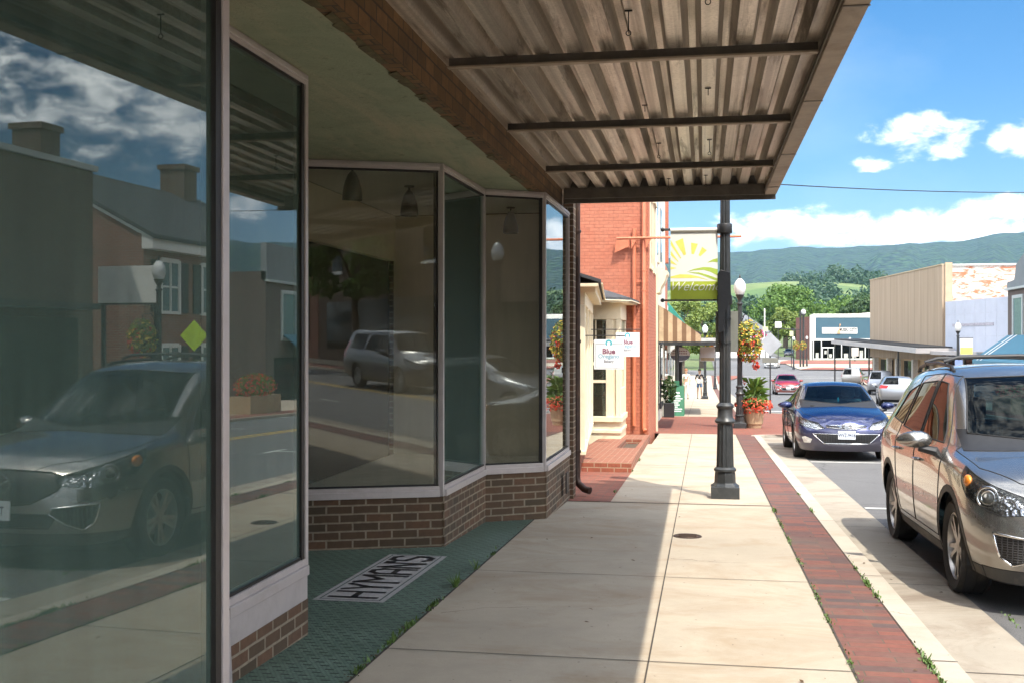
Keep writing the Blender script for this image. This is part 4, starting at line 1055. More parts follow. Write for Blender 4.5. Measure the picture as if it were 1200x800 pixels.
FLOORW = mat('display_floor', (.60, .52, .38), .6, var=.15, scale=3)
mb = MB(); mb.prism([(x, y, .12) for x, y in ((-3.88, 9.16), (-2.42, 9.76), (-2.36, 11.36), (-1.80, 11.76), (-1.78, 13.46), (-3.88, 13.46))], (0, 0, .06)); mb.prism([(x, y, .12) for x, y in ((-3.88, 6.76), (-2.52, 6.2), (-2.46, 5.06), (-1.74, 3.4), (-1.88, -1.2), (-3.88, -1.2))], (0, 0, .06))
mb.build('display_floor', FLOORW, shop)
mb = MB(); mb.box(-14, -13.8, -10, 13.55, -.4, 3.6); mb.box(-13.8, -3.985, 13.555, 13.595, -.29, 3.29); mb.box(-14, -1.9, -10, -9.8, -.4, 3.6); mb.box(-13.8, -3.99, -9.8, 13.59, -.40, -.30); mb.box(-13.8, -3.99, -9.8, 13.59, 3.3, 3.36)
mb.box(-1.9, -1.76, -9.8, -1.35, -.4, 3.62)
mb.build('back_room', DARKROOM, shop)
for (x, y) in ((-7, 3), (-7, 11)): MB().box(x-.15, x+.15, y-.15, y+.15, -.3, 3.3).build('column', TEALW, shop)
MB().box(-3.3, -3.12, 1.0, 1.18, .18, 3.19).build('case_post', DARKFR, shop)
# vent slot in the base of the last window
MB().box(-1.60, -1.585, 12.75, 12.95, -.18, .06).build('vent', DARKFR, shop)
# downpipe at the end of the building
PIPE = mat('brown_downpipe', (.045, .025, .018), .45, .4, var=.3, scale=10, dirt=(.12,.07,.04), dirt_amt=.5)
mb = MB().tube([(-1.60, 13.92, 3.6), (-1.60, 13.92, -.12), (-1.585, 13.90, -.20), (-1.50, 13.86, -.27), (-1.42, 13.82, -.285)], .045, 14); 
for z in (3.0, 1.6, .2): mb.lathe([(.052, -.02), (.056, 0), (.052, .02)], (-1.60, 13.92, z), 14)
mb.build('downpipe', PIPE, shop, smooth=True)

# metal canopy
def corr_mat():
    t = NT('corrugated_metal'); p = t.coord('Object')
    mp = t.n('ShaderNodeMapping'); t.l(p, mp.inputs[0]); mp.inputs['Scale'].default_value = (7, .45, 1)
    st = t.noise(mp.outputs[0], 1.3, 6, .72, .3).outputs[0]; n = t.noise(p, 2.2, 6, .7, .8).outputs[0]; f = t.noise(p, 45, 4, .7).outputs[0]
    c = t.mix(t.ramp(n, [(.3, 0.0), (.7, 1.0)]), (.62, .55, .46), (.78, .70, .60))
    c = t.mix(t.ramp(st, [(.54, 0.0), (.64, .85)]), c, (.13, .085, .04)); c = t.mix(t.ramp(st, [(.66, 0.0), (.72, .7)]), c, (.035, .028, .018))
    mq = t.n('ShaderNodeMapping'); t.l(p, mq.inputs[0]); mq.inputs['Scale'].default_value = (16, .10, 8); rb = t.noise(mq.outputs[0], 1.0, 4, .6).outputs[0]
    c = t.mix(t.ramp(rb, [(.38, .6), (.58, 0.0)]), c, (.16, .12, .08))
    c = t.mix(t.ramp(f, [(.35, .35), (.55, 0.0)]), c, (.22, .18, .13))
    return t.fin(t.bsdf(c, .36, .45, bump=f, bstr=.12, bdist=.004))
CORR = corr_mat()
can = bpy.data.objects.new('canopy_root', None); bpy.data.objects.remove(can)
prof = []; x = -1.72; per = .213
while x < .70:
    prof += [(x, 3.468), (x+.098, 3.468), (x+.134, 3.576), (x+.176, 3.576)]; x += per
prof = [q for q in prof if q[0] < .72] + [(.72, 3.468)]
mb = MB(); n = len(prof)
vs = [(x, y, z) for y in (-3, 13.36) for x, z in prof] + [(x, y, z+.004) for y in (-3, 13.36) for x, z in prof]
fs = []
for i in range(n-1): fs += [(i, i+1, n+i+1, n+i), (2*n+i+1, 2*n+i, 3*n+i, 3*n+i+1)]
fs += [(i+1, i, 2*n+i, 2*n+i+1) for i in range(n-1)] + [(n+i, n+i+1, 3*n+i+1, 3*n+i) for i in range(n-1)]
mb.add(vs, fs)
canopy = mb.build('canopy', CORR, shop)
BEAM = mat('canopy_beam', (.115, .10, .085), .65, .2, var=.3, scale=6, dirt=(.20,.16,.11), dirt_amt=.6)
FLG = mat('canopy_flange', (.34, .27, .20), .6, .1, var=.2, scale=6, dirt=(.12,.08,.05), dirt_amt=.5)
for y in (-1.8, .45, 2.65, 4.85, 7.05, 9.25, 11.55):
    b_ = MB().box(-1.66, .70, y, y+.012, 3.405, 3.466).build('crossbar', BEAM, canopy)
    b_ = MB().box(-1.66, .70, y-.045, y+.012, 3.392, 3.4045).build('crossbar_flange', FLG, canopy)
b_ = MB().box(-1.68, .70, 13.28, 13.32, 3.34, 3.466).build('crossbar', BEAM, canopy)
mb = MB()
xx = .84
mb.box(.715, .845, -3, 13.36, 3.345, 3.351); mb.box(.838, .845, -3, 13.36, 3.352, 3.60); mb.box(.712, .72, -3, 13.36, 3.352, 3.56)
f_ = mb.build('fascia', FLG, canopy)
mb = MB()
for y in (-.8, 1.4, 3.6, 5.9, 8.2, 10.5, 12.7): mb.box(.71, .85, y, y+.02, 3.340, 3.3445)
mb.box(.700, .7115, -3, 13.26, 3.37, 3.40)
mb.build('fascia_joint', BEAM, canopy)
MB().box(-1.70, .84, 13.365, 13.40, 3.29, 3.60).build('end_fascia', BEAM, canopy)
mb = MB().box(-1.66, .72, -2.9, 13.35, 3.61, 3.63); mb.build('canopy_deck', BEAM, canopy)
for (x, y, l) in ((.02, 5.7, .11), (-.42, 6.2, .11), (.03, 8.2, .05), (-.46, 8.7, .05), (.05, 10.3, .11), (-.42, 10.4, .11), (.02, 12.5, .10), (-.40, 12.7, .1)):
    mb = MB().box(x-.022, x+.022, y-.004, y+.004, 3.460, 3.467); mb.tube([(x, y, 3.462), (x, y, 3.462-l)], .0035, 5)
    if l > .06: mb.tube([(x+.014*math.cos(k*.7), y, 3.462-l-.014+.014*math.sin(k*.7)) for k in range(9)], .003, 5, closed=True)
    mb.build('hook', BLACKR, canopy)

# bullet lamps in the window cases
LAMPG = mat('grey_green_enamel', (.075, .08, .062), .38, .5, var=.12, scale=8, bump=0)
def bullet(x, y, zt, label, tilt=0.0):
    t = thing('spot_lamp', label, 'lamp', (x, y, zt), 0, 'bullet spot lamps in the window cases')
    MB().lathe([(.0, 0), (.055, -.002), (.05, -.016), (.012, -.02)][::-1], (x, y, zt), 18, close=False).build('ceiling_plate', LAMPG, t, smooth=True)
    MB().tube([(x, y, zt-.015), (x, y, zt-.055)], .011, 8).build('stem', BLACKP, t, smooth=True)
    pr = [(.088, -.31), (.092, -.30), (.090, -.25), (.082, -.19), (.066, -.13), (.045, -.08), (.024, -.052), (.010, -.045)]
    m = MB().lathe(pr, (0, 0, 0), 24, close=False); m.lathe([(.082, -.308), (.078, -.19), (.02, -.10)], (0,0,0), 24, close=False)
    o = m.build('lamp_shade', LAMPG, None, smooth=True, xf=Matrix.Identity(4)); o.parent = t; o.rotation_euler = (R(tilt), R(tilt*.4), 0)
    return t
bullet(-3.15, 9.56, 3.19, 'bullet lamp nearest the door behind the wide angled window', 6)
bullet(-2.97, 10.85, 3.19, 'middle bullet lamp on a round ceiling plate behind the wide angled window', 0)
bullet(-2.26, 12.8, 3.19, 'small far bullet lamp seen through the narrow window near the brick pier', 0)
bullet(-3.10, 4.45, 3.19, 'large dark bullet lamp at the upper left edge behind the nearest window', 0)
bullet(-2.75, 3.80, 3.19, 'bullet lamp cut off by the top edge behind the nearest window', 0)
c_ = thing('security_camera', 'small black dome camera on the beige header inside the window', 'camera', (-3.86, 9.95, 2.84))
MB().box(-3.88, -3.82, 9.90, 10.0, 2.80, 2.88).build('bracket', BLACKP, c_); MB().blob((-3.80, 9.95, 2.83), .05, .05, .05, 14, 10).build('lens_dome', BLACKP, c_, smooth=True)
# ------------------------------------------------------------------ foliage helpers
def foliage_mat(name, dark, light, rough=.6, trans=.25):
    if name in MC: return MC[name]
    t = NT(name); rn = t.n('ShaderNodeNewGeometry').outputs['Random Per Island']; p = t.coord('Object')
    n = t.noise(p, .8, 3, .6).outputs[0]
    c = t.mix(rn, dark, light); c = t.mix(t.ramp(n, [(.35, .5), (.65, 0.0)]), c, dark)
    b = t.bsdf(c, rough); tr = t.n('ShaderNodeBsdfTranslucent'); t.l(t.mix(.5, c, light), tr.inputs[0])
    m = t.n('ShaderNodeMixShader'); m.inputs[0].default_value = trans; t.l(b.outputs[0], m.inputs[1]); t.l(tr.outputs[0], m.inputs[2])
    MC[name] = t.fin(m); return MC[name]
def leaves(mb, c, rx, ry, rz, n, size, r, shell=.5, asp=.55, droop=0.0, mi=0):
    for k in range(n):
        while True:
            u = Vector((r.uniform(-1,1), r.uniform(-1,1), r.uniform(-1,1)))
            if .01 < u.length < 1: break
        if r.random() < shell: u = u.normalized()*r.uniform(.78, 1.0)
        o = Vector((c[0]+u.x*rx, c[1]+u.y*ry, c[2]+u.z*rz))
        nrm = (u.normalized()*.8 + Vector((r.gauss(0,.6), r.gauss(0,.6), r.gauss(.35,.5)))).normalized()
        a = nrm.orthogonal().normalized(); b = nrm.cross(a); th = r.uniform(0, 6.28); d = a*math.cos(th)+b*math.sin(th); e = nrm.cross(d)
        s = size*r.uniform(.6, 1.3)
        mb.add([o-d*s, o+e*s*asp-d*s*.1, o+d*s, o-e*s*asp], [(0,1,2,3)], mi)
BARK = mat('bark', (.10, .075, .05), .9, var=.35, scale=9, bump=.6, bscale=22, bdist=.02)
FOL_D = foliage_mat('dark_green_leaves', (.022, .055, .012), (.07, .13, .028))
FOL_M = foliage_mat('green_leaves', (.055, .12, .016), (.17, .28, .045))
FOL_Y = foliage_mat('yellow_green_leaves', (.085, .14, .02), (.25, .30, .06))
FOL_B = foliage_mat('blue_green_leaves', (.03, .07, .035), (.07, .13, .06))
def tree(name, label, x, y, z, h, rad, mt, seed, clumps=26, per=150, leaf=.28, group=None, base=.18, cat='tree', flat=.8):
    r = random.Random(seed); t = thing(name, label, cat, (x, y, z), 0, group)
    tr = MB(); th = h*.62
    tr.tube([(x, y, z-.2), (x+r.uniform(-.1,.1)*rad*.3, y, z+th*.35), (x+r.uniform(-.1,.1)*rad, y, z+th*.7), (x, y, z+th)], [h*.035, h*.027, h*.018, h*.008], 9)
    zc = z + h*(base + (1-base)/2); rz = h*(1-base)/2; cr = MB(); cs = []
    for k in range(clumps):
        while True:
            u = Vector((r.uniform(-1,1), r.uniform(-1,1), r.uniform(-.9,1)))
            if u.length < 1: break
        q = u.normalized()*(u.length**.45)*.80
        c = Vector((x + q.x*rad, y + q.y*rad, zc + q.z*rz*(1 if q.z > 0 else .85))); cs.append(c)
        cr_ = rad*r.uniform(.22, .36)
        leaves(cr, c, cr_, cr_, cr_*flat, per, leaf, r, .65)
    for c in cs[:max(5, clumps//3)]:
        s = Vector((x, y, z + th*r.uniform(.35, .9))); tr.tube([s, s.lerp(c, .5)+Vector((0,0,.02*h)), c], [h*.012, h*.008, h*.003], 6)
    tr.build('trunk', BARK, t, smooth=True); cr.build('crown', mt, t)
    return t

# ------------------------------------------------------------------ bakery next door
CREAMB = mat('cream_wood', (.80, .70, .50), .5, var=.06, scale=2, bump=.05, dirt=(.55,.45,.3), dirt_amt=.35)
SHING = mat('roof_slate', (.055, .058, .062), .8, var=.35, scale=9, bump=.4, bscale=25, bdist=.02)
BRK_O = brick('orange_painted_brick', (.50, .175, .10), (.44, .145, .08), (.37, .12, .07), bw=.22, bh=.078, ms=.008, rough=.75, dirt=(.42,.10,.05), dirt_amt=.4, bumpd=.008)
BRK_S = brick('stoop_brick', (.33, .10, .055), (.24, .07, .045), (.40, .30, .20), bw=.21, bh=.075, ms=.008, rough=.85, dirt=(.18,.12,.08), dirt_amt=.3)
WINGLASS = glass('bakery_glass', (.55, .62, .55), 1.7, (.3,.3,.25), .05, wob=.2)
bk = thing('bakery_shop', 'cream wooden bakery front with a bay window and slate eave', 'shop', (-3, 20, g(20)))
a_, b_ = Vector((-1.84, 16.4)), Vector((-2.30, 22.2)); d_ = (b_-a_); L_ = d_.length; d_.normalize(); n_ = Vector((d_.y, -d_.x))
pt = lambda s, o=0.0: (a_.x + d_.x*s + n_.x*o, a_.y + d_.y*s + n_.y*o)
MB().obox(pt(0), pt(L_), .16, (g(16.4)-.05, g(22)-.05), (-.10, -.10), off=.08).build('brick_base', BRK_S, bk)
MB().obox(pt(0), pt(L_), .14, -.10, 2.40, off=.09).build('wall', CREAMB, bk)
MB().obox(pt(-.06, .03), pt(L_, .03), .12, -.10, -.03).build('sill', CREAMB, bk, bevel=.01)
for s0 in (.0, 1.9, 3.8, L_-.16):
    MB().obox(pt(s0, .03), pt(s0+.16, .03), .10, -.03, 2.15).build('pilaster', CREAMB, bk, bevel=.01)
MB().obox(pt(0, .03), pt(L_, .03), .10, 2.152, 2.40).build('frieze', CREAMB, bk, bevel=.01)
for s0 in (.25, 2.15, 4.0):
    w = MB().obox(pt(s0, .015), pt(s0+1.5, .015), .02, .45, 2.0).build('window', WINGLASS, bk)
    mb = MB(); 
    for zz in (.40, 1.15, 2.0): mb.obox(pt(s0, .02), pt(s0+1.5, .02), .05, zz, zz+.06)
    for q in (0, .75, 1.45): mb.obox(pt(s0+q, .021), pt(s0+q+.05, .021), .045, .46, 2.0)
    mb.build('window_frame', CREAMB, w)
# end wall of the cream front, facing the viewer
MB().box(-4.2, -1.86, 16.40, 16.52, g(16.4)-.05, 2.40).build('end_wall', CREAMB, bk)
MB().box(-4.35, -4.2, 13.8, 16.4, g(14)-.1, 3.4).build('recess_wall', BRK_O, bk)
# bay
X0, X1, Y0, Y1 = -3.3, -1.74, 23.2, 24.9
mb = MB(); mb.box(X0, X1, Y0, Y1, g(24)+.02, -.02); mb.box(X0, X1+.04, Y0-.06, Y1, -.10, -.02+.04); mb.box(X0, X1+.02, Y0-.03, Y1, -.34, -.26)
mb.build('bay_base', CREAMB, bk, bevel=.012)
mb = MB(); mb.box(-2.05, -1.90, Y0, Y0+.1, .02, 2.06); mb.box(-1.84, -1.74, Y0-.02, Y0+.12, .02, 2.06); mb.box(-1.90, -1.84, Y0+.02, Y0+.09, .02, 2.06)
mb.box(X0, -2.50, Y0, Y0+.1, .02, 2.06); mb.box(X1-.1, X1, Y1-.15, Y1, .02, 2.06); mb.box(X1-.08, X1-.01, Y0+.5, Y0+.6, .02, 2.06); mb.box(X1-.08, X1-.01, Y0+.62, Y1-.16, .02, .6); mb.box(X1-.08, X1-.01, Y0+.13, Y0+.49, .02, .6)
mb.build('bay_frame', CREAMB, bk, bevel=.008)
MB().box(X0, X1+.01, Y0-.01, Y1, 2.062, 2.42).build('bay_frieze', CREAMB, bk, bevel=.01)
w = MB().box(-2.49, -2.06, Y0+.04, Y0+.05, .03, 2.05).build('bay_window', WINGLASS, bk)
mb = MB(); mb.box(-2.50, -2.05, Y0+.01, Y0+.08, .73, .79); mb.box(-2.50, -2.05, Y0+.01, Y0+.08, 1.10, 1.17); mb.box(-2.28, -2.25, Y0+.01, Y0+.08, 1.18, 2.05); mb.box(-2.50, -2.05, Y0+.01, Y0+.08, 1.58, 1.62)
mb.build('glazing_bar', CREAMB, w)
w = MB().box(X1-.05, X1-.04, Y0+.13, Y1-.16, .61, 2.05).build('bay_window', WINGLASS, bk)
mb = MB(); mb.box(X1-.07, X1-.02, Y0+.13, Y1-.16, 1.17, 1.22); mb.build('glazing_bar', CREAMB, w)
# eave
rf = MB()
zz = 2.46; sof = MB()
pts = [pt(-.35, .32), pt(L_+.2, .30), (-1.52, 23.0), (-1.45, 24.98)]
for p, q in zip(pts, pts[1:]):
    p2 = (p[0]-1.3, p[1]+.2); q2 = (q[0]-1.3, q[1]+.2)
    if q[1] > 24.9: q2 = (q[0]-1.3, 24.98)
    rf.add([(p[0], p[1], zz), (q[0], q[1], zz), (q2[0], q2[1], zz+.42), (p2[0], p2[1], zz+.42), (p[0], p[1], zz+.05), (q[0], q[1], zz+.05), (q2[0], q2[1], zz+.47), (p2[0], p2[1], zz+.47)],
           [(3,2,1,0), (4,5,6,7), (0,1,5,4), (1,2,6,5), (2,3,7,6), (3,0,4,7)])
rf.build('roof', SHING, bk)
for p, q in zip(pts, pts[1:]):
    w3 = .42
    sof.add([(p[0]-.04, p[1]+.01, zz-.05), (q[0]-.04, q[1]-.01, zz-.05), (q[0]-w3, q[1]+(.05 if q[1] < 24 else 0), zz-.05), (p[0]-w3, p[1]+.05, zz-.05), (p[0]-.04, p[1]+.01, zz-.006), (q[0]-.04, q[1]-.01, zz-.006), (q[0]-w3, q[1]+(.05 if q[1] < 24 else 0), zz-.006), (p[0]-w3, p[1]+.05, zz-.006)], [(3,2,1,0), (4,5,6,7), (0,1,5,4), (1,2,6,5), (2,3,7,6), (3,0,4,7)])
sof.build('eave_soffit', CREAMB, bk)
mb = MB(); 
for p, q in zip(pts, pts[1:]): mb.obox(p, q, .025, zz-.02, zz-.001, off=-.015)
for s in range(14): 
    q = pt(s*.44, .16); mb.box(q[0]-.14, q[0]+.08, q[1]-.04, q[1]+.04, zz-.13, zz-.052)
mb.build('modillions', CREAMB, bk)
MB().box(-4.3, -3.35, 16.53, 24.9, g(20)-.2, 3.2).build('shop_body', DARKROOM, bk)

# plant pot and stool in the bay window
pp = thing('potted_plant', 'leafy plant in a turquoise pot standing behind the bakery bay window', 'potted plant', (-2.26, 23.65, .42))
MB().lathe([(.07, 0), (.12, .04), (.145, .18), (.15, .26), (.135, .27), (.11, .20)], (-2.26, 23.65, .42), 20, close=False).build('pot', mat('turquoise_glaze', (.02,.30,.30), .2, var=.2, scale=9, bump=0), pp, smooth=True)
mb = MB(); leaves(mb, (-2.26, 23.65, .95), .24, .2, .30, 260, .05, random.Random(2)); mb.build('foliage', FOL_Y, pp)
st_ = thing('stool', 'small wooden stool under the turquoise pot in the bakery window', 'stool', (-2.26, 23.65, .04))
mb = MB().box(-2.42, -2.10, 23.5, 23.8, .385, .418); mb.build('seat', mat('stool_wood', (.30,.18,.08), .6), st_)
for dx in (-.12, .12):
    for dy in (-.11, .11): MB().tube([(-2.26+dx*1.15, 23.65+dy*1.15, .042), (-2.26+dx, 23.65+dy, .384)], .016, 6).build('leg', WHITEP, st_)

# brick stoop
sp_ = thing('brick_stoop', 'low red brick stoop with a square planting hole in front of the bakery', 'step', (-1.7, 17.2, g(17.2)))
zt = lambda y: g(y)+.15
def wedge(mb, x0, x1, y0, y1, xe1=None):
    xe1 = x1 if xe1 is None else xe1
    mb.add([(x0,y0,g(y0)-.05),(x1,y0,g(y0)-.05),(xe1,y1,g(y1)-.05),(x0,y1,g(y1)-.05),(x0,y0,zt(y0)),(x1,y0,zt(y0)),(xe1,y1,zt(y1)),(x0,y1,zt(y1))], [(3,2,1,0),(4,5,6,7),(0,1,5,4),(1,2,6,5),(2,3,7,6),(3,0,4,7)])
mb = MB(); wedge(mb, -2.2, -1.62, 17.2, 24.88); wedge(mb, -1.618, -1.12, 17.2, 20.6, -1.17); wedge(mb, -1.618, -1.20, 23.2, 24.88); wedge(mb, -1.27, -1.17, 20.602, 23.198, -1.20)
mb.build('steps', BRK_S, sp_)
mb = MB().box(-1.615, -1.275, 20.61, 23.19, g(22)-.04, g(22)+.02); mb.build('soil', mat('dry_soil', (.09,.065,.045), .95, bump=.5), sp_)

# hanging bakery signs
SGN = mat('sign_white', (.80, .82, .82), .45, var=.03, scale=4, bump=0)
TEAL = mat('sign_teal', (.06, .42, .50), .5, var=.05, bump=0); SGREY = mat('sign_grey', (.16, .17, .20), .5, var=.05, bump=0); SRED = mat('sign_plum', (.25, .09, .14), .5, var=.05, bump=0); SBLU = mat('sign_blue', (.16, .38, .50), .5, var=.05, bump=0)
def bakery_sign(cx, y, zc, s, label, xwall):
    t = thing('hanging_sign', label, 'sign', (cx, y, zc+s/2), 0, 'hanging bakery signs')
    MB().box(cx-s/2, cx+s/2, y-.012, y+.012, zc-s/2, zc+s/2).build('board', SGN, t, bevel=.004)
    yy = y-.0135; mb = MB(); k = s*.44; w = .004
    for (x0, x1, z0, z1) in ((cx-k, cx-.12*s, zc+k*.80-w, zc+k*.80), (cx+.12*s, cx+k, zc+k*.80-w, zc+k*.80), (cx-k, cx+k, zc-k-w, zc-k), (cx-k-w, cx-k, zc-k, zc+k*.80), (cx+k, cx+k+w, zc-k, zc+k*.80)): mb.box(x0, x1, yy-.001, yy+.001, z0, z1)
    mb.build('border', SGREY, t)
    mb = MB(); o = Vector((cx, yy, zc+k*.86)); n = 16
    for i in range(n):
        a0 = -math.pi*.28 + (math.pi*1.56)*i/n; a1 = -math.pi*.28 + (math.pi*1.56)*(i+1)/n; r0, r1 = s*.06, s*.115
        mb.quad(o+Vector((math.cos(a0)*r0,-.001,math.sin(a0)*r0)), o+Vector((math.cos(a0)*r1,-.001,math.sin(a0)*r1)), o+Vector((math.cos(a1)*r1,-.001,math.sin(a1)*r1)), o+Vector((math.cos(a1)*r0,-.001,math.sin(a1)*r0)))
    mb.build('emblem', TEAL, t)
    mb = MB(); add_text(mb, 'Blue', (cx, yy-.001, zc+s*.10), (1,0,0), (0,0,1), s*.25, bold=.004); mb.build('lettering', SRED, t)
    mb = MB(); add_text(mb, 'Oregano', (cx, yy-.001, zc-s*.06), (1,0,0), (0,0,1), s*.20, bold=.001); mb.build('lettering', SBLU, t)
    mb = MB(); add_text(mb, 'Bakery', (cx, yy-.001, zc-s*.23), (1,0,0), (0,0,1), s*.12, bold=.001); mb.build('lettering', SGREY, t)
    mb = MB(); mb.tube([(xwall, y, zc+s/2+.06), (cx+s/2+.02, y, zc+s/2+.06)], .008, 6)
    for dx in (-.35, .35): mb.tube([(cx+dx*s, y, zc+s/2+.06), (cx+dx*s, y, zc+s/2)], .004, 5)
    mb.build('bracket', STEEL, t)
bakery_sign(-1.46, 17.05, 1.40, .46, 'nearer and larger square white bakery sign hanging by the cream front', -1.86)
bakery_sign(-1.46, 21.3, 1.54, .46, 'farther white bakery sign partly hidden behind the nearer one', -2.2)

# orange brick building
ob = thing('brick_building', 'orange painted brick building with its side wall facing the pavement', 'building', (-5, 25, g(25)))
MB().box(-14, -1.24, 24.98, 28.9, g(27)-.3, 9.2).build('wall', BRK_O, ob)
ORP = mat('orange_pipe', (.55, .17, .085), .5, .1, var=.15, scale=8, bump=.1)
MB().tube([(-1.56, 24.92, -.3), (-1.56, 24.92, 4.15)], .045, 10).build('pipe', ORP, ob, smooth=True)
mb = MB().tube([(-1.34, 24.92, 9), (-1.34, 24.92, -.35), (-1.30, 24.85, -.42)], .05, 10)
for z in (5, 3.2, 2.75): mb.lathe([(.055,-.02),(.06,0),(.055,.02)], (-1.34, 24.92, z), 10)
mb.build('downpipe', ORP, ob, smooth=True)
mb = MB().tube([(-1.95, 24.84, 3.93), (.82, 24.84, 3.93)], .028, 8); br = mb.build('sign_bracket', ORP, ob, smooth=True)
mb = MB()
for x in (-1.62, -1.30):
    mb.prism([(x, 24.83, 3.90), (x+.13, 24.83, 3.90), (x, 24.83, 3.68)], (0, .02, 0)); 
mb.prism([(-1.95, 24.83, 3.90), (-1.68, 24.83, 3.90), (-1.68, 24.83, 3.74), (-2.0, 24.83, 3.60)], (0, .03, 0))
mb.build('gusset', ORP, br)
MB().tube([(-1.6, 24.94, 2.95), (-1.32, 24.94, 2.95)], .012, 6).build('conduit', ORP, ob)
for z0 in (3.4, 6.4):
    for y0 in (25.6, 27.3):
        w = MB().box(-1.243, -1.232, y0, y0+.9, z0, z0+1.6).build('window', DARKGLASS, ob)
        mb = MB(); mb.box(-1.25, -1.20, y0-.1, y0+1.0, z0-.12, z0-.002); mb.box(-1.25, -1.18, y0-.1, y0+1.0, z0+1.602, z0+1.85); mb.box(-1.24, -1.21, y0-.02, y0, z0, z0+1.6); mb.box(-1.24, -1.21, y0+.9, y0+.92, z0, z0+1.6)
        mb.build('window_surround', CREAM, w)

# white building with the cornice and the striped awning
wb = thing('white_building', 'pale building with a moulded shop cornice beyond the orange brick wall', 'building', (-4, 34, g(34)))
PALE = mat('pale_render', (.60, .57, .48), .7, var=.08, scale=1.5, bump=.1, dirt=(.4,.36,.28), dirt_amt=.4)
MB().box(-14, -1.42, 28.92, 41, g(35)-.5, 7.4).build('wall', PALE, wb)
mb = MB(); prof = [(0, 0), (.10, .02), (.14, .12), (.24, .22), (.30, .34), (.34, .36), (.34, .42), (0, .50)]
mb.prism([(-1.24+px_*.9, 28.95, 2.85+pz*1.4) for px_, pz in prof], (0, 1.2, 0)); mb.build('cornice', CREAM, wb)
MB().box(-1.44, -1.20, 28.93, 29.3, g(29)-.1, 2.84).build('pilaster', CREAM, wb)
MB().tube([(-1.30, 29.6, 7.4), (-1.30, 29.6, 3.4)], .06, 8).build('downpipe', WHITEP, wb, smooth=True)
for y0 in (30.2, 33, 36):
    w = MB().box(-1.422, -1.41, y0, y0+2.2, g(y0)+.5, 1.5).build('shop_window', DARKGLASS, wb)
    mb = MB(); mb.box(-1.43, -1.38, y0-.12, y0-.002, g(y0)+.4, 1.6); mb.box(-1.43, -1.38, y0, y0+2.2, 1.502, 1.6); mb.box(-1.43, -1.38, y0, y0+2.2, g(y0)+.35, g(y0)+.498); mb.build('frame', BLACKP, w)
for y0 in (30.5, 33.5, 36.5):
    w = MB().box(-1.422, -1.41, y0, y0+1.0, 4.2, 6.0).build('window', DARKGLASS, wb); MB().box(-1.43, -1.36, y0-.08, y0+1.08, 4.0, 4.198).build('sill', CREAM, w)
def stripe_mat(name, c1, c2, per, axis):
    t = NT(name); p = t.coord('Object'); sp = t.n('ShaderNodeSeparateXYZ'); t.l(p, sp.inputs[0])
    f = t.math('GREATER_THAN', t.math('FRACT', t.math('MULTIPLY', sp.outputs[axis], 1/per)), .5)
    n = t.noise(p, 5, 4, .6).outputs[0]
    c = t.mix(f, c1, c2); c = t.mix(t.ramp(n, [(.4, .25), (.6, 0.0)]), c, tuple(x*.5 for x in c1))
    return t.fin(t.bsdf(c, .85))
aw = thing('striped_awning', 'brown and tan striped cloth awning sloping over the pavement', 'awning', (-1.3, 29.5, 2.6))
STR = stripe_mat('awning_stripes', (.20, .12, .065), (.50, .38, .24), .24, 0)
mb = MB(); mb.prism([(-1.40, 29.4, 1.60), (-.10, 29.4, 1.60), (-.10, 29.4, 1.78), (-1.0, 29.4, 2.45), (-1.40, 29.4, 2.68)], (0, .02, 0)); mb.build('end_panel', STR, aw)
STR2 = stripe_mat('awning_stripes_long', (.20, .12, .065), (.50, .38, .24), .24, 1)
mb = MB(); mb.prism([(-.10, 29.42, 1.78), (-1.0, 29.42, 2.45), (-1.40, 29.42, 2.68), (-1.40, 29.42, 2.66), (-1.0, 29.42, 2.43), (-.10, 29.42, 1.76)], (0, 5.5, 0)); mb.box(-.11, -.09, 29.42, 34.9, 1.60, 1.758); mb.build('top', STR2, aw)
mb = MB().tube([(-1.40, 29.5, 1.62), (-.13, 29.5, 1.62), (-.13, 34.8, 1.62), (-1.4, 34.8, 1.62)], .018, 6); mb.build('frame', STEEL, aw)
fc = thing('flat_canopy', 'thin dark flat canopy on posts past the striped awning', 'canopy', (-.4, 41, 1.5))
MB().box(-1.4, .75, 39.2, 45.8, 1.46, 1.60).build('roof_slab', STEEL, fc)
MB().box(-1.4, .70, 39.3, 45.7, 1.601, 1.72).build('roof_edge', mat('white_edge', (.5,.5,.48), .6), fc)
for y0 in (39.6, 45.4): MB().tube([(-.95, y0, g(y0)-.02), (-.95, y0, 1.459)], .07, 8).build('post', STEEL, fc)
o2 = thing('orange_brick_house', 'narrow orange brick upper wall rising behind the welcome banner', 'building', (-4, 43, g(43)))
MB().box(-14, -1.5, 41.02, 46, g(43)-.3, 4.6).build('wall', BRK_O, o2); MB().box(-1.75, -1.35, 42.2, 42.9, 4.602, 8.0).build('chimney', BRK_O, o2)
MB().box(-1.502, -1.49, 41.6, 44.6, g(43)+.3, 1.3).build('shop_window', DARKGLASS, o2)
ta = thing('teal_awning', 'teal green awning with a dark valance farther along the left pavement', 'awning', (-1.5, 49, 1.6))
TEALC = mat('teal_cloth', (.03, .22, .17), .8, var=.15)
MB().prism([(-1.55, 47.0, 3.3), (-.6, 47.0, 2.1), (-.6, 47.0, 1.95), (-1.55, 47.0, 1.95)], (0, 4.5, 0)).build('cover', TEALC, ta)
MB().prism([(-.598, 46.99, 2.12), (-.1, 46.99, 1.98), (-.1, 46.99, 1.9), (-.598, 46.99, 1.9)], (0, 4.5, 0)).build('valance', BLACKP, ta)
lb = thing('white_shop', 'low white shop row at the far end of the left pavement', 'building', (-5, 50, g(50)))
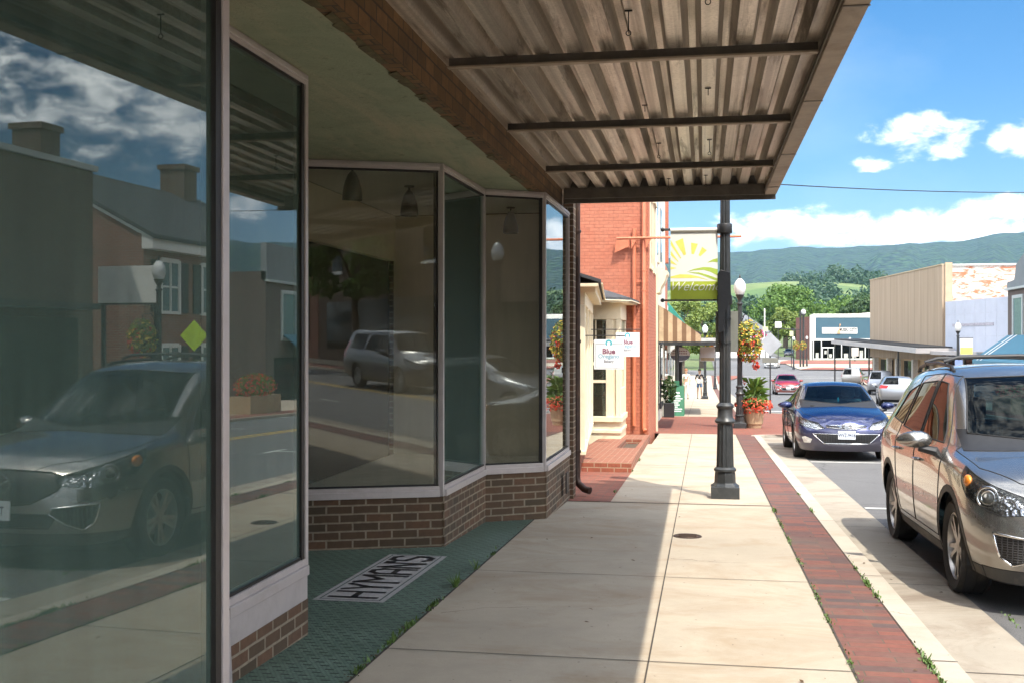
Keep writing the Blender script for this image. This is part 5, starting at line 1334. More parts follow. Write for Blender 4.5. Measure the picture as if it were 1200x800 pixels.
MB().box(-13, -1.56, 46.1, 60, g(52)-.5, 2.9).build('wall', PALE, lb); MB().box(-13.2, -1.5, 46.05, 60.1, 2.902, 3.1).build('coping', WHITEP, lb)
for y0 in (47.5, 51.5, 55.5): MB().box(-1.57, -1.55, y0, y0+2.6, g(y0)+.4, 1.1).build('shop_window', DARKGLASS, lb)
lb2 = thing('pink_brick_shop', 'low pinkish brick building with white sign band far down the left side', 'building', (-6, 90, g(90)))
MB().box(-16, -3.4, 92, 110, g(100)-.5, 1.2).build('wall', mat('pink_brick', (.42,.20,.15), .8, var=.15, scale=1), lb2); MB().box(-16, -3.3, 91.95, 110, .3, 1.0).build('sign_band', WHITEP, lb2)
MB().box(-13, -4, 91.9, 91.99, g(92)+.3, -.2).build('shop_window', DARKGLASS, lb2)
fh = thing('gable_house', 'white gabled house with grey roof among the trees beyond the basket', 'house', (14, 215, 0))
x_, y_ = at(868, 200); MB().box(x_-5, x_+5, y_, y_+9, -2, 3.2).build('wall', WHITEP, fh)
MB().prism([(x_-5.6, y_-.4, 3.202), (x_+5.6, y_-.4, 3.202), (x_, y_-.4, 7.0)], (0, 10, 0)).build('roof', mat('grey_roof', (.25,.26,.28), .8, var=.2, scale=2), fh)
for dx in (-3, 0, 3): MB().box(x_+dx-.5, x_+dx+.5, y_-.03, y_-.01, 0, 1.8).build('window', DARKGLASS, fh)

# A-board
ab = thing('sandwich_board', 'green sandwich board with white writing standing on the brick paving', 'sign board', (-.96, 39.3, g(39.3)), 0)
x, y = -.96, 39.0; z = g(39)+.005; GRN = mat('green_board', (.035, .16, .085), .5, var=.1, scale=5)
for s_, nm_ in ((1, 'front_board'), (-1, 'back_board')):
    yy = y + (0 if s_ > 0 else .6); o_ = MB().add([(x-.28, yy, z), (x+.28, yy, z), (x+.28, y+.3-.02*s_, z+1.05), (x-.28, y+.3-.02*s_, z+1.05), (x-.28, yy+.02, z), (x+.28, yy+.02, z), (x+.28, y+.32-.02*s_, z+1.05), (x-.28, y+.32-.02*s_, z+1.05)], [(0,1,2,3),(7,6,5,4),(0,4,5,1),(1,5,6,2),(2,6,7,3),(3,7,4,0)]).build(nm_, GRN, ab)
mb = MB(); up = Vector((0, .28, 1.05)).normalized()
for i, tx in enumerate(('The', 'Main')):
    o = Vector((x, y-.012, z)) + up*(.84 - i*.12); add_text(mb, tx, o, (1,0,0), up, .14, bold=.004)
for i, (w2, dx) in enumerate(((.20,0),(.17,0),(.12,-.02),(.10,0),(.07,0),(.21,0),(.17,.03))):   # lines too small to read
    for q in range(int(w2*2/.05)):
        o = Vector((x-w2+.05*q+dx+.02, y-.012, z)) + up*(.60 - i*.075); mb.quad(o, o+Vector((.038,0,0)), o+Vector((.038,0,0))+up*.04, o+up*.04)
mb.build('lettering', SGN, ab)
MB().box(x-.10, x+.10, y+.24, y+.34, z+1.052, z+1.22).build('top_tab', GRN, ab)
# potted shrub
ps = thing('potted_shrub', 'dark leafy shrub in a black planter against the pale wall', 'potted plant', (-1.15, 37.9, g(37.9)))
MB().box(-1.36, -1.0, 37.7, 38.1, g(38)+.004, g(38)+.5).build('planter', BLACKP, ps, bevel=.02)
mb = MB(); leaves(mb, (-1.18, 37.9, g(38)+.95), .26, .26, .48, 500, .06, random.Random(4)); mb.build('foliage', FOL_D, ps)
# two hanging signs under the flat canopy
hs = thing('hanging_sign', 'shaped white and dark hanging sign under the flat canopy', 'sign', (-.9, 41.5, 1.45))
c0 = Vector((-.86, 40.6, 1.13)); mb = MB(); mb.prism([c0+Vector((math.cos(k*math.pi/12)*.36, 0, math.sin(k*math.pi/12)*.26)) for k in range(24)], (0, .03, 0)); mb.build('board', SGN, hs)
mb = MB()
for q in range(9):
    for zz in (.10, .015): mb.box(c0.x-.27+q*.06, c0.x-.235+q*.06, 40.593, 40.597, c0.z+zz, c0.z+zz+.04)
mb.build('lettering', SRED, hs)
mb = MB(); mb.prism([c0+Vector((math.cos(math.pi+k*math.pi/12)*.355, -.003, -.04+math.sin(math.pi+k*math.pi/12)*.19)) for k in range(13)], (0, .002, 0)); mb.build('panel', mat('slate_panel', (.16,.17,.22), .5), hs)
MB().tube([c0+Vector((0, .015, .25)), (c0.x, 40.615, 1.459)], .01, 6).build('hanger', STEEL, hs)
hs = thing('hanging_sign', 'pale rectangular hanging sign at the outer end of the flat canopy', 'sign', (.1, 41.5, 1.45))
MB().box(-.15, .42, 43.0, 43.03, .85, 1.40).build('board', SGN, hs); MB().box(-.12, .39, 42.99, 42.999, .87, .98).build('panel', mat('tan_panel', (.5,.4,.25), .6), hs)
MB().tube([(.1, 43.015, 1.40), (.1, 43.015, 1.46)], .01, 6).build('hanger', STEEL, hs)

# ------------------------------------------------------------------ street lamps
GLOBE = None
def globe_mat():
    t = NT('lamp_globe'); p = t.coord('Object'); sp = t.n('ShaderNodeSeparateXYZ'); t.l(p, sp.inputs[0])
    b = t.bsdf((.85, .86, .84), .25, Transmission_Weight=.25, IOR=1.45); return t.fin(b)
GLOBE = globe_mat()
def street_lamp(x, y, label, h=4.2, group='acorn street lamps', n=36):
    z = g(y); t = thing('street_lamp', label, 'street lamp', (x, y, z), 0, group)
    mb = MB(); mb.box(x-.175, x+.175, y-.175, y+.175, z, z+.15)
    mb.lathe([(.185,.15),(.16,.17),(.135,.19),(.13,.30),(.125,.33)], (x, y, z), 8); mb.build('base', LAMPPAINT, t, bevel=.008)
    mb = MB(); mb.lathe([(.125,.33),(.14,.345),(.14,.365),(.112,.39)], (x, y, z), n)
    mb.lathe([(.112,.39),(.106,.60),(.098,.93)], (x, y, z), n*2, flute=12, fd=.10)
    mb.lathe([(.098,.93),(.125,.95),(.13,.97),(.118,.99),(.096,1.02),(.092,1.12),(.108,1.14),(.112,1.16),(.095,1.18),(.074,1.20)], (x, y, z), n)
    mb.lathe([(.074,1.20),(.070,2.4),(.062,h-.78)], (x, y, z), n*2, flute=12, fd=.12)
    mb.lathe([(.062,h-.78),(.085,h-.76),(.085,h-.73),(.055,h-.70),(.05,h-.64),(.075,h-.60),(.115,h-.52),(.125,h-.50),(.10,h-.48)], (x, y, z), n)
    mb.build('shaft', LAMPPAINT, t, smooth=True)
    MB().lathe([(.105,h-.49),(.135,h-.44),(.165,h-.34),(.168,h-.28),(.155,h-.20),(.148,h-.18),(.13,h-.14),(.085,h-.08),(.05,h-.045),(.035,h-.04)], (x, y, z), 24).build('globe', GLOBE, t, smooth=True)
    MB().lathe([(.04,h-.045),(.045,h-.03),(.02,h-.015),(.018,h),(.028,h+.02),(.012,h+.05),(.002,h+.09)], (x, y, z), 12).build('finial', LAMPPAINT, t, smooth=True)
    return t
L1 = street_lamp(.262, 14.08, 'nearest fluted lamp post on the pavement, its head hidden by the canopy', h=4.55)
L2 = street_lamp(.985, 31.2, 'acorn lamp beside the round flower planter on brick paving')
L3 = street_lamp(.06, 62.8, 'far lamp post on the left pavement beside the walking woman')
def lamp_copy(x, y, label):
    c = copy_tree(L3); c.location = (x, y, g(y)); c['label'] = label; return c
lamp_copy(13.1, 60.5, 'lamp post with a pale banner in front of the whitewashed shop')
lamp_copy(11.2, 23.7, 'lamp post across the street, seen mirrored in the nearest window')
lamp_copy(11.2, 2, 'lamp post across the street behind the parked silver car')
x_, y_ = at(945.5, 152); lamp_copy(x_, y_, 'small far lamp post left of the blue fronted store')
x_, y_ = at(996, 128); lamp_copy(x_, y_, 'far lamp post in front of the blue store windows')
x_, y_ = at(930, 140); lamp_copy(x_, y_, 'far lamp post with a flower basket near the brick store corner')
x_, y_ = at(838, 95); lamp_copy(x_, y_, 'far lamp post half hidden behind the nearest post')
# banner on the near post
bn = thing('street_banner', 'welcome banner with a yellow sun over green hills on the nearest post', 'banner', (-.1, 14.08, 2.1))
bx0, bx1, by = -.42, .17, 14.08; bz0, bz1 = 2.12, 3.00
mb = MB(); mb.tube([(bx0-.10, by, bz1+.02), (.25, by, bz1+.02)], .016, 8); mb.tube([(bx0-.10, by, bz0-.0), (.25, by, bz0-.0)], .012, 8)
for z_ in (bz1+.02, bz0): mb.blob((bx0-.10, by, z_), .026, .026, .026, 10, 7); mb.lathe([(.09,-.06),(.095,-.05),(.095,.05),(.09,.06)], (.256, by, z_), 16)
mb.build('rod', BLACKP, bn, smooth=True)
BW = mat('banner_white', (.80, .80, .74), .7, var=.03, bump=0); 
MB().box(bx0, bx1, by-.003, by+.003, bz0, bz1).build('cloth', BW, bn)
MB().tube([(bx0, by, bz1+.01), (bx1, by, bz1+.01)], .028, 10).build('hem', BW, bn, smooth=True)
W_, H_ = bx1-bx0, bz1-bz0
def bq(u, v, d=0): return (bx0+u*W_, by-.0045-d, bz0+v*H_)
YEL = mat('banner_yellow', (.80, .74, .16), .7, var=.1, bump=0); LIME = mat('banner_lime', (.42, .55, .08), .7, var=.08, bump=0); OLIVE = mat('banner_olive', (.42, .50, .045), .7, var=.1, bump=0); PALEB = mat('banner_script', (.85, .87, .75), .7, var=.02, bump=0)
mb = MB()
for a0, a1, l0, l1 in ((46, 60, .28, .44), (72, 88, .26, .46), (104, 120, .26, .56), (128, 139, .25, .66), (147, 156, .25, .60), (163, 170, .25, .55), (176, 182, .25, .5)):
    c_ = (.42, .46); P = lambda a, l: bq(max(0, c_[0]+math.cos(R(a))*l*1.15), c_[1]+math.sin(R(a))*l*.8)
    mb.quad(P(a0+3, l0), P(a1-3, l0), P(a1, l1), P(a0, l1))
curve = [(0, .345), (.2, .375), (.4, .37), (.6, .34), (.8, .29), (1, .25)]
for p, q in zip(curve, curve[1:]): mb.quad(bq(p[0], .32 if p[1] > .32 else p[1]-.001), bq(q[0], .32 if q[1] > .32 else q[1]-.001), bq(*q), bq(*p))
mb.build('sun_rays', YEL, bn)
mb = MB()
for c1, c2 in (([(.35,.41),(.5,.45),(.7,.475),(.85,.47),(1,.44)], [(.35,.408),(.5,.43),(.7,.435),(.85,.405),(1,.35)]), ([(.78,.54),(.9,.585),(1,.60)], [(.78,.538),(.9,.55),(1,.54)]), ([(.4,.405),(.6,.40),(.8,.36),(1,.31)], [(.4,.40),(.6,.375),(.8,.325),(1,.27)])):
    for i in range(len(c1)-1): mb.quad(bq(*c2[i]), bq(*c2[i+1]), bq(*c1[i+1]), bq(*c1[i]))
mb.build('hills', LIME, bn)
MB().quad(bq(0, 0, .0008), bq(1, 0, .0008), bq(1, .27, .0008), bq(0, .27, .0008)).build('lower_panel', OLIVE, bn)
mb = MB(); add_text(mb, 'Welcome', bq(.51, .195, .002), (1,0,0), (0,0,1), .165, shear=.42, sx=.98, bold=-.001); mb.build('lettering', PALEB, bn)
# sign backs on the near post
GALV = mat('sign_back_grey', (.20, .20, .17), .55, .3, var=.12, scale=6, dirt=(.12,.12,.09), dirt_amt=.4)
ps = thing('parking_sign', 'grey back of a small sign strapped behind the nearest lamp post', 'sign', (.28, 14.18, 1.5))
MB().box(.145, .425, 14.172, 14.180, 1.47, 1.98).build('panel', GALV, ps, bevel=.002)
mb = MB()
for z_ in (1.58, 1.88): mb.lathe([(.082,-.012),(.082,.012)], (.256, 14.08, z_), 20); mb.box(.24, .27, 14.15, 14.171, z_-.02, z_+.02)
mb.build('strap', STEEL, ps)
cb = thing('sensor_box', 'black cover clamped on the left side of the nearest lamp post', 'box', (.2, 14.05, 1.9))
MB().prism([(.175, 14.0, 1.70), (.165, 14.0, 2.44), (.20, 14.0, 2.50), (.325, 14.0, 2.46), (.335, 14.0, 2.16), (.26, 14.0, 1.95), (.235, 14.0, 1.72)], (0, -.018, 0)).build('cover', BLACKP, cb, bevel=.006)
# traffic sign back
ts = thing('traffic_sign', 'grey back of a diamond sign on a thin black post at the corner', 'sign', (2.45, 42.2, g(42.2)))
MB().box(2.425, 2.475, 42.18, 42.22, g(42)-.02, 1.98).build('post', BLACKP, ts)
c0 = Vector((2.45, 42.17, 1.50)); s_ = .44; MB().prism([c0+Vector((s_,0,0)), c0+Vector((0,0,s_)), c0+Vector((-s_,0,0)), c0+Vector((0,0,-s_))], (0, -.006, 0)).build('panel', mat('sign_back_pale', (.42,.44,.46), .45, .4, var=.1, scale=3), ts)
MB().box(2.16, 2.74, 42.16, 42.166, .80, 1.0).build('plate', GALV, ts)
# planter and flower basket
FL_R = foliage_mat('red_petals', (.55, .03, .02), (.75, .12, .05), trans=.2); FL_Y = foliage_mat('yellow_petals', (.60, .36, .03), (.75, .62, .10), trans=.2); FL_P = foliage_mat('orange_petals', (.60, .12, .05), (.75, .30, .12), trans=.2)
TERR = mat('planter_stone', (.42, .30, .18), .8, var=.12, scale=6, dirt=(.25,.17,.1), dirt_amt=.4)
pl = thing('flower_planter', 'round tan stone planter with tall leaves and orange flowers by the acorn lamp', 'planter', (1.38, 31.4, g(31.4)))
x, y, z = 1.38, 31.4, g(31.4)+.004
MB().lathe([(.20,0),(.21,.04),(.215,.10),(.245,.12),(.265,.30),(.28,.48),(.305,.50),(.30,.56),(.26,.55),(.25,.47)], (x,y,z), 28, close=False).build('pot', TERR, pl, smooth=True)
r = random.Random(9); mb = MB()
for k in range(64):
    a = r.uniform(0, 6.28); tl = r.uniform(.18, .50); h = r.uniform(.1, .85); b0 = Vector((x+math.cos(a)*.08, y+math.sin(a)*.08, z+.45+h*.8)); tip = Vector((x+math.cos(a)*tl, y+math.sin(a)*tl, z+.5+h*1.1)); mid = b0.lerp(tip, .5)+Vector((0,0,.13)); w = (Vector((-math.sin(a), math.cos(a), 0))+Vector((r.gauss(0,.3), r.gauss(0,.3), r.gauss(0,.3)))).normalized()*r.uniform(.06, .12)
    mb.add([b0, b0.lerp(mid, .5)+w*.6, mid+w, tip, mid-w, b0.lerp(mid, .5)-w*.6], [(0,1,2,3,4,5)])
leaves(mb, (x, y, z+.75), .42, .42, .28, 380, .055, r); mb.build('foliage', FOL_M, pl)
mb = MB(); leaves(mb, (x, y, z+.62), .56, .5, .26, 330, .045, r, .9); leaves(mb, (x+.05, y, z+1.75), .09, .09, .13, 50, .05, r); leaves(mb, (x-.25, y, z+1.3), .06, .06, .1, 24, .04, r); mb.build('flowers', FL_R, pl)
mb = MB(); leaves(mb, (x, y, z+.66), .54, .5, .24, 220, .04, r, .9); mb.build('flowers', FL_P, pl)
def basket(x, y, zc, rx, rz, lx, ly, label, seed, k=1.0):
    t = thing('flower_basket', label, 'flower basket', (x, y, zc), 0, 'hanging baskets on the lamp posts'); r = random.Random(seed)
    MB().lathe([(.02,-rz*.55),(.16,-rz*.4),(.22,-.05),(.225,0)], (x,y,zc), 16).build('bowl', mat('basket_coir', (.12,.07,.035), .95), t)
    mb = MB(); leaves(mb, (x,y,zc), rx, rx, rz, int(700*k), .05/k**.5, r, .7); mb.build('foliage', FOL_Y, t)
    mb = MB(); leaves(mb, (x,y,zc-.02), rx*1.04, rx*1.04, rz*1.03, int(330*k), .045/k**.5, r, .95); mb.build('flowers', FL_Y, t)
    mb = MB(); leaves(mb, (x,y,zc-.20*rz), rx*1.05, rx*1.05, rz*.85, int(200*k), .045/k**.5, r, .95); mb.build('flowers', FL_R, t)
    mb = MB(); mb.tube([(lx, ly, zc+rz*.55+.05), ((lx+x)/2, (ly+y)/2, zc+rz+.12), (x, y, zc+rz+.1), (x, y, zc+rz*.4)], .014, 6); mb.build('hanger', BLACKP, t)
basket(1.22, 31.0, 1.62, .38, .60, .985, 31.2, 'big yellow and red hanging basket beside the acorn lamp globe', 3)
basket(11.45, 23.4, 1.7, .34, .45, 11.2, 23.7, 'hanging basket across the street, mirrored in the nearest window', 5, .5)
x_, y_ = at(930, 139); basket(x_+.3, y_, 1.1, .45, .6, x_, y_, 'far round orange and green basket near the brick store corner', 6, .3)
x_, y_ = at(938, 138); basket(x_+.3, y_, 1.1, .45, .6, x_-.2, y_, 'far yellow basket right of the orange one by the brick corner', 7, .3)
basket(.3, 62.5, 1.6, .3, .35, .06, 62.8, 'green hanging basket on the far left lamp post', 8, .3)
# across the street: low planters with red flowers (seen in the glass)
for i, (yy, lb_) in enumerate(((36.5, 'long planter of red flowers across the street, nearer one'), (44.5, 'long planter of red flowers across the street, farther one'))):
    t = thing('flower_trough', lb_, 'planter', (11.6, yy, g(yy)), 0, 'flower troughs across the street')
    MB().box(11.2, 12.0, yy-1.3, yy+1.3, g(yy)+.03, g(yy)+.65).build('trough', TERR, t); r = random.Random(i)
    mb = MB(); leaves(mb, (11.6, yy, g(yy)+.95), .5, 1.4, .5, 600, .07, r); mb.build('foliage', FOL_M, t)
    mb = MB(); leaves(mb, (11.6, yy, g(yy)+.95), .55, 1.45, .45, 500, .06, r, .95); mb.build('flowers', FL_R, t)

# ------------------------------------------------------------------ people walking far down the pavement
SKIN = mat('skin', (.45, .27, .18), .6, var=.05, bump=0)
def person(x, y, label, top, bottom, hair, shorts=True, sd=1, bag=None):
    z = g(y)+.003; t = thing('person', label, 'person', (x, y, z))
    J = {'pel': (0,0,.90,.115), 'wai': (0,0,1.05,.10), 'che': (0,0,1.27,.125), 'nck': (0,-.01,1.42,.05), 'hd1': (0,-.015,1.50,.075), 'hd2': (0,-.02,1.58,.09), 'hd3': (0,-.02,1.66,.07),
         'lh': (.09,0,.86,.085), 'lk': (.10,-.10*sd,.48,.055), 'la': (.10,.02*sd,.08,.035), 'lt': (.10,-.12*sd,.03,.03),
         'rh': (-.09,0,.86,.085), 'rk': (-.10,.02*sd,.47,.055), 'ra': (-.10,.16*sd,.10,.035), 'rt': (-.10,.04*sd,.03,.03),
         'ls': (.17,0,1.36,.05), 'le': (.22,.03,1.10,.038), 'lw': (.20,-.08,.88,.025), 'lf': (.19,-.10,.80,.022),
         'rs': (-.17,0,1.36,.05), 're': (-.23,.02,1.10,.038), 'rw': (-.16,-.12,.95,.025), 'rf': (-.13,-.16,.90,.022)}
    E = [('pel','wai'),('wai','che'),('che','nck'),('nck','hd1'),('hd1','hd2'),('hd2','hd3'),('pel','lh'),('lh','lk'),('lk','la'),('la','lt'),('pel','rh'),('rh','rk'),('rk','ra'),('ra','rt'),('che','ls'),('ls','le'),('le','lw'),('lw','lf'),('che','rs'),('rs','re'),('re','rw'),('rw','rf')]
    def skin(names, edges, mt, nm, grow=0.0):
        ks = list(names); me = bpy.data.meshes.new(nm); me.from_pydata([J[k][:3] for k in ks], [(ks.index(a), ks.index(b)) for a, b in edges], [])
        o = bpy.data.objects.new(nm, me); COL.objects.link(o); m = o.modifiers.new('skin', 'SKIN'); m.use_smooth_shade = True
        for i, k in enumerate(ks): me.skin_vertices[0].data[i].radius = (J[k][3]+grow, J[k][3]*.8+grow); me.skin_vertices[0].data[i].use_root = (i == 0)
        s = o.modifiers.new('s', 'SUBSURF'); s.levels = s.render_levels = 2
        bpy.context.view_layer.update(); ev = o.evaluated_get(bpy.context.evaluated_depsgraph_get()); m2 = bpy.data.meshes.new_from_object(ev)
        bpy.data.objects.remove(o); m2.materials.clear(); m2.materials.append(mt); o = bpy.data.objects.new(nm, m2); COL.objects.link(o); o.parent = t; return o
    skin(J.keys(), E, SKIN, 'body')
    skin(['che','wai','nck','ls','le','rs','re'], [('che','wai'),('che','nck'),('che','ls'),('ls','le'),('che','rs'),('rs','re')], top, 'shirt', .014)
    J2 = dict(J)
    if shorts: J['lk2'] = (.095,-.05*sd,.62,.085); J['rk2'] = (-.095,.01,.62,.085)
    else: J['lk2'] = (.10,-.02,.25,.06); J['rk2'] = (-.10,.09,.25,.06)
    J['wa2'] = (0,0,1.0,.112)
    skin(['pel','wa2','lh','lk2','rh','rk2'], [('pel','wa2'),('pel','lh'),('lh','lk2'),('pel','rh'),('rh','rk2')], bottom, 'shorts' if shorts else 'trousers', .018)
    MB().blob((0, .02, 1.61), .095, .105, .115, 14, 10).build('hair', hair, None, smooth=True, xf=Matrix.Identity(4)).parent = t
    for sx in (-.10, .10): 
        q = J['lt'] if sx > 0 else J['rt']; MB().blob((sx, q[1]+.04, .04), .045, .13, .04, 10, 7).build('shoe', BLACKP if bag is None else WHITEP, None, smooth=True, xf=Matrix.Identity(4)).parent = t
    return t
person(-.25, 63.4, 'woman in a black top and blue denim shorts walking on the far pavement', mat('black_cloth', (.02,.02,.022), .9), mat('denim', (.10,.16,.28), .9), mat('dark_hair', (.04,.025,.015), .7))
hb = thing('handbag', 'white shoulder bag carried by the woman in denim shorts', 'bag', (-.28, 63.2, g(63)+.95)); MB().box(-.38, -.14, 63.15, 63.24, g(63)+.86, g(63)+1.10).build('bag_body', WHITEP, hb, bevel=.03); MB().tube([(-.36, 63.2, g(63)+1.1), (-.27, 63.22, g(63)+1.4), (-.16, 63.2, g(63)+1.1)], .01, 6).build('strap', WHITEP, hb)
person(-.98, 61.6, 'person in a white shirt and white trousers walking left of the woman', WHITEP, mat('white_cloth', (.65,.63,.6), .9), mat('auburn_hair', (.30,.12,.05), .7), shorts=False, sd=-1)
# ------------------------------------------------------------------ right hand side and the far end
TANP = None
def tan_mat():
    t = NT('tan_metal_panels'); p = t.coord('Object'); uv = t.walluv(); sp = t.n('ShaderNodeSeparateXYZ'); t.l(uv, sp.inputs[0])
    fr = t.math('FRACT', t.math('MULTIPLY', sp.outputs[0], 1/1.55)); ln = t.math('LESS_THAN', fr, .035)
    mp = t.n('ShaderNodeMapping'); t.l(p, mp.inputs[0]); mp.inputs['Scale'].default_value = (2, 2, .12); n = t.noise(mp.outputs[0], 1.5, 5, .6).outputs[0]
    c = t.mix(t.ramp(n, [(.3, 0.0), (.7, 1.0)]), (.32, .235, .155), (.40, .30, .21)); c = t.mix(ln, c, (.16, .11, .07))
    return t.fin(t.bsdf(c, .7))
PEEL = brick('peeling_white_brick', (.66, .61, .53), (.60, .55, .48), (.48, .42, .35), bw=.30, bh=.10, ms=.012, rough=.85, worn=(.42, .15, .07), bumpd=.01)
WHITEW = mat('bluish_white_render', (.46, .48, .55), .7, var=.06, scale=1.2, bump=.1, dirt=(.4,.42,.48), dirt_amt=.4)
tb = thing('tan_store', 'tall tan panelled store with a peeling white brick side wall', 'building', (18, 85, g(80)))
near = Vector((15.6, 75.8)); far = Vector((13.7, 94.3)); top = 6.55
MB().add([(near.x, near.y, -3), (34, near.y, -3), (34, 94.3, -3), (far.x, far.y, -3), (near.x, near.y, top), (34, near.y, top), (34, 94.3, top), (far.x, far.y, top)], [(0,1,5,4), (1,2,6,5), (2,3,7,6), (4,5,6,7)]).build('side_wall', PEEL, tb)
MB().obox(near, far, .20, .35, top+.05, off=.08).build('panel_front', tan_mat(), tb)
MB().obox(near+Vector((.0,-.03)), near+Vector((.45,-.03)), .12, -3, top+.22).build('corner_pier', mat('tan_pier', (.42,.32,.21), .8, var=.1, scale=2), tb)
MB().obox((near.x+.47, near.y-.03), (34, near.y-.03), .12, top+.001, top+.12).build('coping', mat('coping_stone', (.5,.5,.45), .7), tb)
MB().obox(near+Vector((-.02,0)), far+Vector((-.02,0)), .3, top+.06, top+.14, off=.06).build('coping', mat('tan_coping', (.42,.33,.22), .7), tb)
MB().obox(near, far, .12, -3.2, .34, off=-.1).build('shop_wall', mat('tan_panel_low', (.50,.35,.20), .8, var=.1, scale=2), tb)
dd = (far-near).normalized(); nn = Vector((-dd.y, dd.x)); pf = lambda s, o: near + dd*s + nn*o
for s0, s1 in ((2.5, 4.3), (6.2, 9.3), (12.5, 15.8)): MB().obox(pf(s0, .0), pf(s1, .0), .06, g(82)-.1, .2).build('shop_window', DARKGLASS, tb)
for s0 in (2.0, 5.6, 9.8, 12.2, 16.2): MB().obox(pf(s0, .28), pf(s0+.35, .28), .35, -3, .33).build('pillar', mat('pale_pillar', (.55,.52,.46), .8), tb)
# canopy of the tan store
cs = thing('flat_canopy', 'long flat grey canopy with a dark roof along the tan store', 'canopy', (12.5, 85, 1))
q = [pf(-2.5, .2), pf(-2.5, 2.6), pf(22, 2.6), pf(22, .2)]; zz = [.86, .86, 1.42, 1.42]
MB().add([(p.x, p.y, z_) for p, z_ in zip(q, zz)] + [(p.x, p.y, z_+.32) for p, z_ in zip(q, zz)], [(3,2,1,0),(4,5,6,7),(0,1,5,4),(1,2,6,5),(2,3,7,6),(3,0,4,7)]).build('slab', mat('canopy_grey', (.36,.34,.33), .6, var=.1, scale=1), cs)
q = [pf(-2.3, .25), pf(-2.3, 2.4), pf(21.8, 2.4), pf(21.8, .25)]
MB().add([(p.x, p.y, z_+.325) for p, z_ in zip(q, zz)] + [(p.x, p.y, z_+.42) for p, z_ in zip(q, zz)], [(3,2,1,0),(4,5,6,7),(0,1,5,4),(1,2,6,5),(2,3,7,6),(3,0,4,7)]).build('roofing', BLACKR, cs)
for s0 in (2.2, 10.0, 21.5):
    p = pf(s0, 2.4); MB().tube([(p.x, p.y, -3), (p.x, p.y, .95+s0*.02)], .06, 8).build('post', STEEL, cs)
# whitewashed low shop
ws = thing('white_shop', 'low bluish white shop front with a long faded sign strip', 'building', (19, 72, g(72)))
a2, b2 = Vector((17.35, 67.0)), Vector((15.68, 75.6))
MB().add([(a2.x, a2.y, -3), (30, a2.y, -3), (30, 75.6, -3), (b2.x, b2.y, -3), (a2.x, a2.y, 4.1), (30, a2.y, 4.1), (30, 75.6, 4.1), (b2.x, b2.y, 4.1)], [(0,1,5,4), (1,2,6,5), (2,3,7,6), (4,5,6,7)]).build('walls', WHITEW, ws)
MB().obox(a2, b2, .16, 1.0, 4.18, off=.02).build('front', WHITEW, ws)
d3 = (b2-a2).normalized(); n3 = Vector((-d3.y, d3.x)); p3 = lambda s, o: a2 + d3*s + n3*o
MB().obox(p3(1.8, .12), p3(7.6, .12), .03, 2.55, 2.72).build('sign_strip', mat('faded_letters', (.36,.34,.38), .8, var=.4, scale=9), ws)
for zz_ in (1.9, 3.3): MB().obox(p3(.05, .105), p3(8.7, .105), .012, zz_, zz_+.03).build('panel_joint', mat('panel_joint_grey', (.45,.46,.52), .8), ws)  # panel joints in a slightly darker tone than the wall
for k in range(1, 6): MB().obox(p3(k*1.45, .105), p3(k*1.45+.03, .105), .011, 1.05, 4.1).build('panel_joint', mat('panel_joint_grey', (.45,.46,.52), .8), ws)
MB().obox(p3(.1, .02), p3(8.6, .02), .05, g(72), .75).build('shop_window', DARKGLASS, ws)
for k in (.0, 1.8, 3.9, 6, 8.4): MB().obox(p3(k, .1), p3(k+.12, .1), .12, -3, .99).build('post', WHITEP, ws)
MB().obox(p3(0, 1.0), p3(8.7, 1.0), 1.9, .78, 1.0).build('canopy', mat('canopy_grey', (.36,.34,.33), .6), ws)
# brown gabled shop with the blue awning
bs = thing('brown_shop', 'brown two storey shop with grey trimmed windows at the right edge', 'building', (20, 60, g(60)))
BROWNW = mat('brown_siding', (.10, .075, .065), .8, var=.15, scale=3); GTRIM = mat('grey_trim', (.40, .43, .42), .6, var=.08, scale=3)
MB().box(17.2, 30, 50, 66.9, -3, 5.0).build('wall', BROWNW, bs)
MB().prism([(17.15, 50, 4.6), (17.15, 66.9, 4.6), (17.15, 66.9, 4.95), (17.15, 65.4, 5.05), (17.15, 65.0, 5.9), (17.15, 63.5, 6.4), (17.15, 50, 6.4)], (.3, 0, 0)).build('parapet', mat('grey_siding', (.17,.19,.20), .8, var=.1, scale=3), bs)
mb = MB(); mb.box(17.0, 17.3, 50, 66.95, 4.5, 4.62); mb.build('cornice', GTRIM, bs)
for y0 in (63.9, 60.0, 56, 52):
    w = MB().box(17.17, 17.19, y0, y0+1.7, 1.8, 4.0).build('window', mat('blue_grey_glass', (.12,.20,.21), .2), bs); mb = MB()
    for (ya, yb, za, zb) in ((y0-.18, y0, 1.62, 4.18), (y0+1.7, y0+1.88, 1.62, 4.18), (y0, y0+1.7, 1.62, 1.8), (y0, y0+1.7, 4.0, 4.18)): mb.box(17.12, 17.21, ya, yb, za, zb)
    mb.build('frame', GTRIM, w)
MB().box(17.18, 17.2, 51, 66, g(60), .8).build('shop_window', DARKGLASS, bs)
aw2 = thing('blue_awning', 'light blue cloth awning with two pale stripes at the right edge', 'awning', (16, 60, 1))
BAW = mat('blue_cloth', (.07, .19, .26), .8, var=.08, scale=2); 
MB().prism([(17.1, 52, 1.95), (15.2, 52, .55), (15.2, 52, .35), (15.25, 52, .35), (15.25, 52, .5), (17.1, 52, 1.85)], (0, 14.6, 0)).build('cover', BAW, aw2)
for y0 in (65.4, 64.6): MB().prism([(17.1, y0, 1.965), (15.19, y0, .565), (15.19, y0, .56), (17.1, y0, 1.955)], (0, .25, 0)).build('stripe', WHITEP, aw2)
